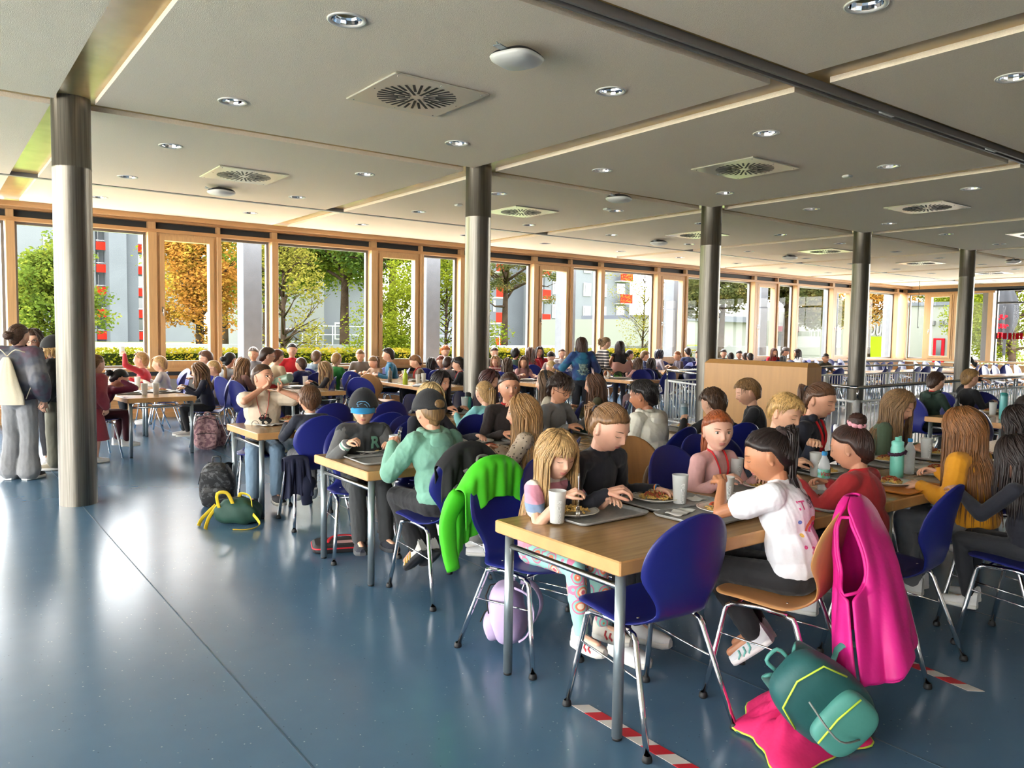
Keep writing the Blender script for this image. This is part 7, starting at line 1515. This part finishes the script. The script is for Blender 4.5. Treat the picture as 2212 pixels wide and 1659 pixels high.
for i in range(nf):
    f = i/(nf-1); row = []; z = .975-.66*f; ho = max(0, 1-((z-.79)/.145)**2)**.5; wv = .012+.62*ho
    hx = np.interp(f, [0, .05, .14, .3, .6, 1], [.04, .13, .21, .245, .26, .29]); hy = np.interp(f, [0, .05, .14, .3, .6, 1], [.02, .045, .065, .09, .12, .15]); cy_ = np.interp(f, [0, .14, .4, 1], [-.30, -.315, -.36, -.42])
    for j in range(na+1):
        a = 3.20+wv+(2*math.pi-2*wv)*j/na; fo = 1+(.09*math.sin(4*a+1+2*f)+.06*math.sin(7*a-3*f)+.035*math.sin(13*a+5*f))*min(1, f*2.2); zz = z-.07*math.cos(a-2.9)*f+.012*math.sin(6*a)*f-.03*ho*math.cos(a-3.2)*0
        row.append((.03+hx*fo*math.cos(a), cy_+hy*fo*math.sin(a), zz))
    R_.append(row)
m = MB(); m.grid(R_); m.add(R_[0], [tuple(range(na+1))], True); me = m.mesh('cloth'); o = link('cloth', me, pv, t); sm = o.modifiers.new('s', 'SOLIDIFY'); sm.thickness = .014; sb = o.modifiers.new('b', 'SUBSURF'); sb.levels = sb.render_levels = 1
q = MB(); q.tube([R_[i][0] for i in range(nf) if .64 < .975-.66*i/(nf-1) < .93]+[R_[i][-1] for i in range(nf-1, -1, -1) if .64 < .975-.66*i/(nf-1) < .93], .008, 6, closed=True); q.build('armhole_binding', pv, t)
q = MB(); q.tube([tuple(np.array(p)*1.0) for p in R_[-1]], .007, 6); q.build('hem', pv, t)
tag(t, 'magenta pink vest hung over the beech chair back, front right', 'vest')
blk = mat('black_quilted', S(18, 18, 22), .7, bump=.006, bscale=9); drape(Pp['yellow']['chair'], 'black_jacket', blk, 'black jacket hanging over the mustard hoodie girl chair', 'jacket', half=.26, back=.62, front=.1, off=.08, flare=1.1, seed=12, thick=.02)
nv = mat('navy_fleece', S(24, 28, 52), .9, bump=.004, bscale=10); drape(Pp['navyboy']['chair'], 'navy_jacket', nv, 'navy jacket hanging off the left side of the big blue chair', 'jacket', half=.10, back=.3, front=.1, off=-.24, flare=1.3, seed=15, topz=.62, sleeves=((1, .22),))
drape(Pp['catear']['chair'], 'mauve_cardigan', mat('mauve_knit', S(140, 112, 116), .9, bump=.003, bscale=20), 'mauve cardigan over the cat ear girl chair back', 'cardigan', half=.16, back=.35, front=.1, off=.10, seed=17)
drape(Pp['dark1']['chair'], 'dark_jacket', blk, 'dark jacket over the chair at the right picture edge', 'jacket', half=.25, back=.5, front=.1, seed=19)
q = None
for o in COL.objects:
    if o.get('label', '').startswith('empty beech shell chair with brown backpack'): q = o
brn = mat('taupe_canvas', S(110, 90, 72), .8, bump=.003, bscale=14); a = q.rotation_euler.z
t = backpack(q.location.x-math.sin(a)*.10, q.location.y+math.cos(a)*.10, .50, math.degrees(a), .85, mat('beech_brown_leather', S(150, 108, 72), .6), brn, 'brown backpack with taupe straps standing on the empty beech chair')
# drawstring bag on the standing woman
r = Pp['womangrey']; k = r['k']; cb = mat('cotton_canvas', S(206, 194, 168), .85, bump=.004, bscale=16); t = empty('drawstring_bag'); sh = r['C1']; wz = sh[2]
rows = []
for f in np.linspace(0, 1, 18):
    hw = .035+.155*min(1, f*1.25)**.8; z = wz+.19-.50*f; y = sh[1]-.19-.03*math.sin(f*3.1); th_ = .012+.05*math.sin(min(1, f*1.05)*math.pi*.72)
    rows.append([(hw*math.cos(a)*(1+.03*math.sin(a*9+f*4)), y+th_*math.sin(a)*(1+.12*math.sin(a*14)*(1-f)), z) for a in np.linspace(0, 2*math.pi, 40, endpoint=False)])
p = W_(r, (0, 0, 0)); t.location = p; t.rotation_euler = (0, 0, r['fa']); m = MB(); m.grid(rows, wrap=True); m.add(rows[-1], [tuple(range(40))]); m.build('sack', cb, t)
for s in (-1, 1): MB().tube(smooth_curve([(0, sh[1]-.17, wz+.20), (s*.08, sh[1]-.16, wz+.27), (s*.12*k, -.10, r['SH'][0][2]+.04), (s*.13*k, .02, r['SH'][0][2]+.07)], 10), .006, 6).build('cord', cb, t); MB().tube(smooth_curve([(s*.13*k, .02, r['SH'][0][2]+.07), (s*.19*k, -.04, r['SH'][0][2]-.12), (s*.19, sh[1]-.17, wz-.25)], 12), .005, 6).build('cord', cb, t)
link('printed_mark', marks(9, .15, .02), mat('dark_print', S(60, 50, 50), .8), t); o = COL.objects[-1]; o.location = (0, sh[1]-.262, wz-.14); o.rotation_euler = (math.pi/2, 0, 0)
tag(t, 'cream cotton drawstring bag on the back of the woman in the grey sweater', 'bag')
# pale pink cardigan slipping off the standing girl, pink jacket on chair
r = Pp['cardigan']; m = MB(); rows = []
for f in np.linspace(0, 1, 10): rows.append([(math.sin(a)*(.20+.05*f+.015*math.sin(a*7)), -math.cos(a)*(.15+.04*f)+.01, r['C1'][2]+.02-.22*f+.07*abs(math.sin(a))**2-.02*math.sin(a*5+f*3)) for a in np.linspace(-2.1, 2.1, 40)])
m.grid(rows); o = r['part']('cardigan', m, mat('dusty_pink_knit', S(196, 150, 140), .85)); sm = o.modifiers.new('s', 'SOLIDIFY'); sm.thickness = .02
# shoe stripes of the small girl, coloured panels of the others
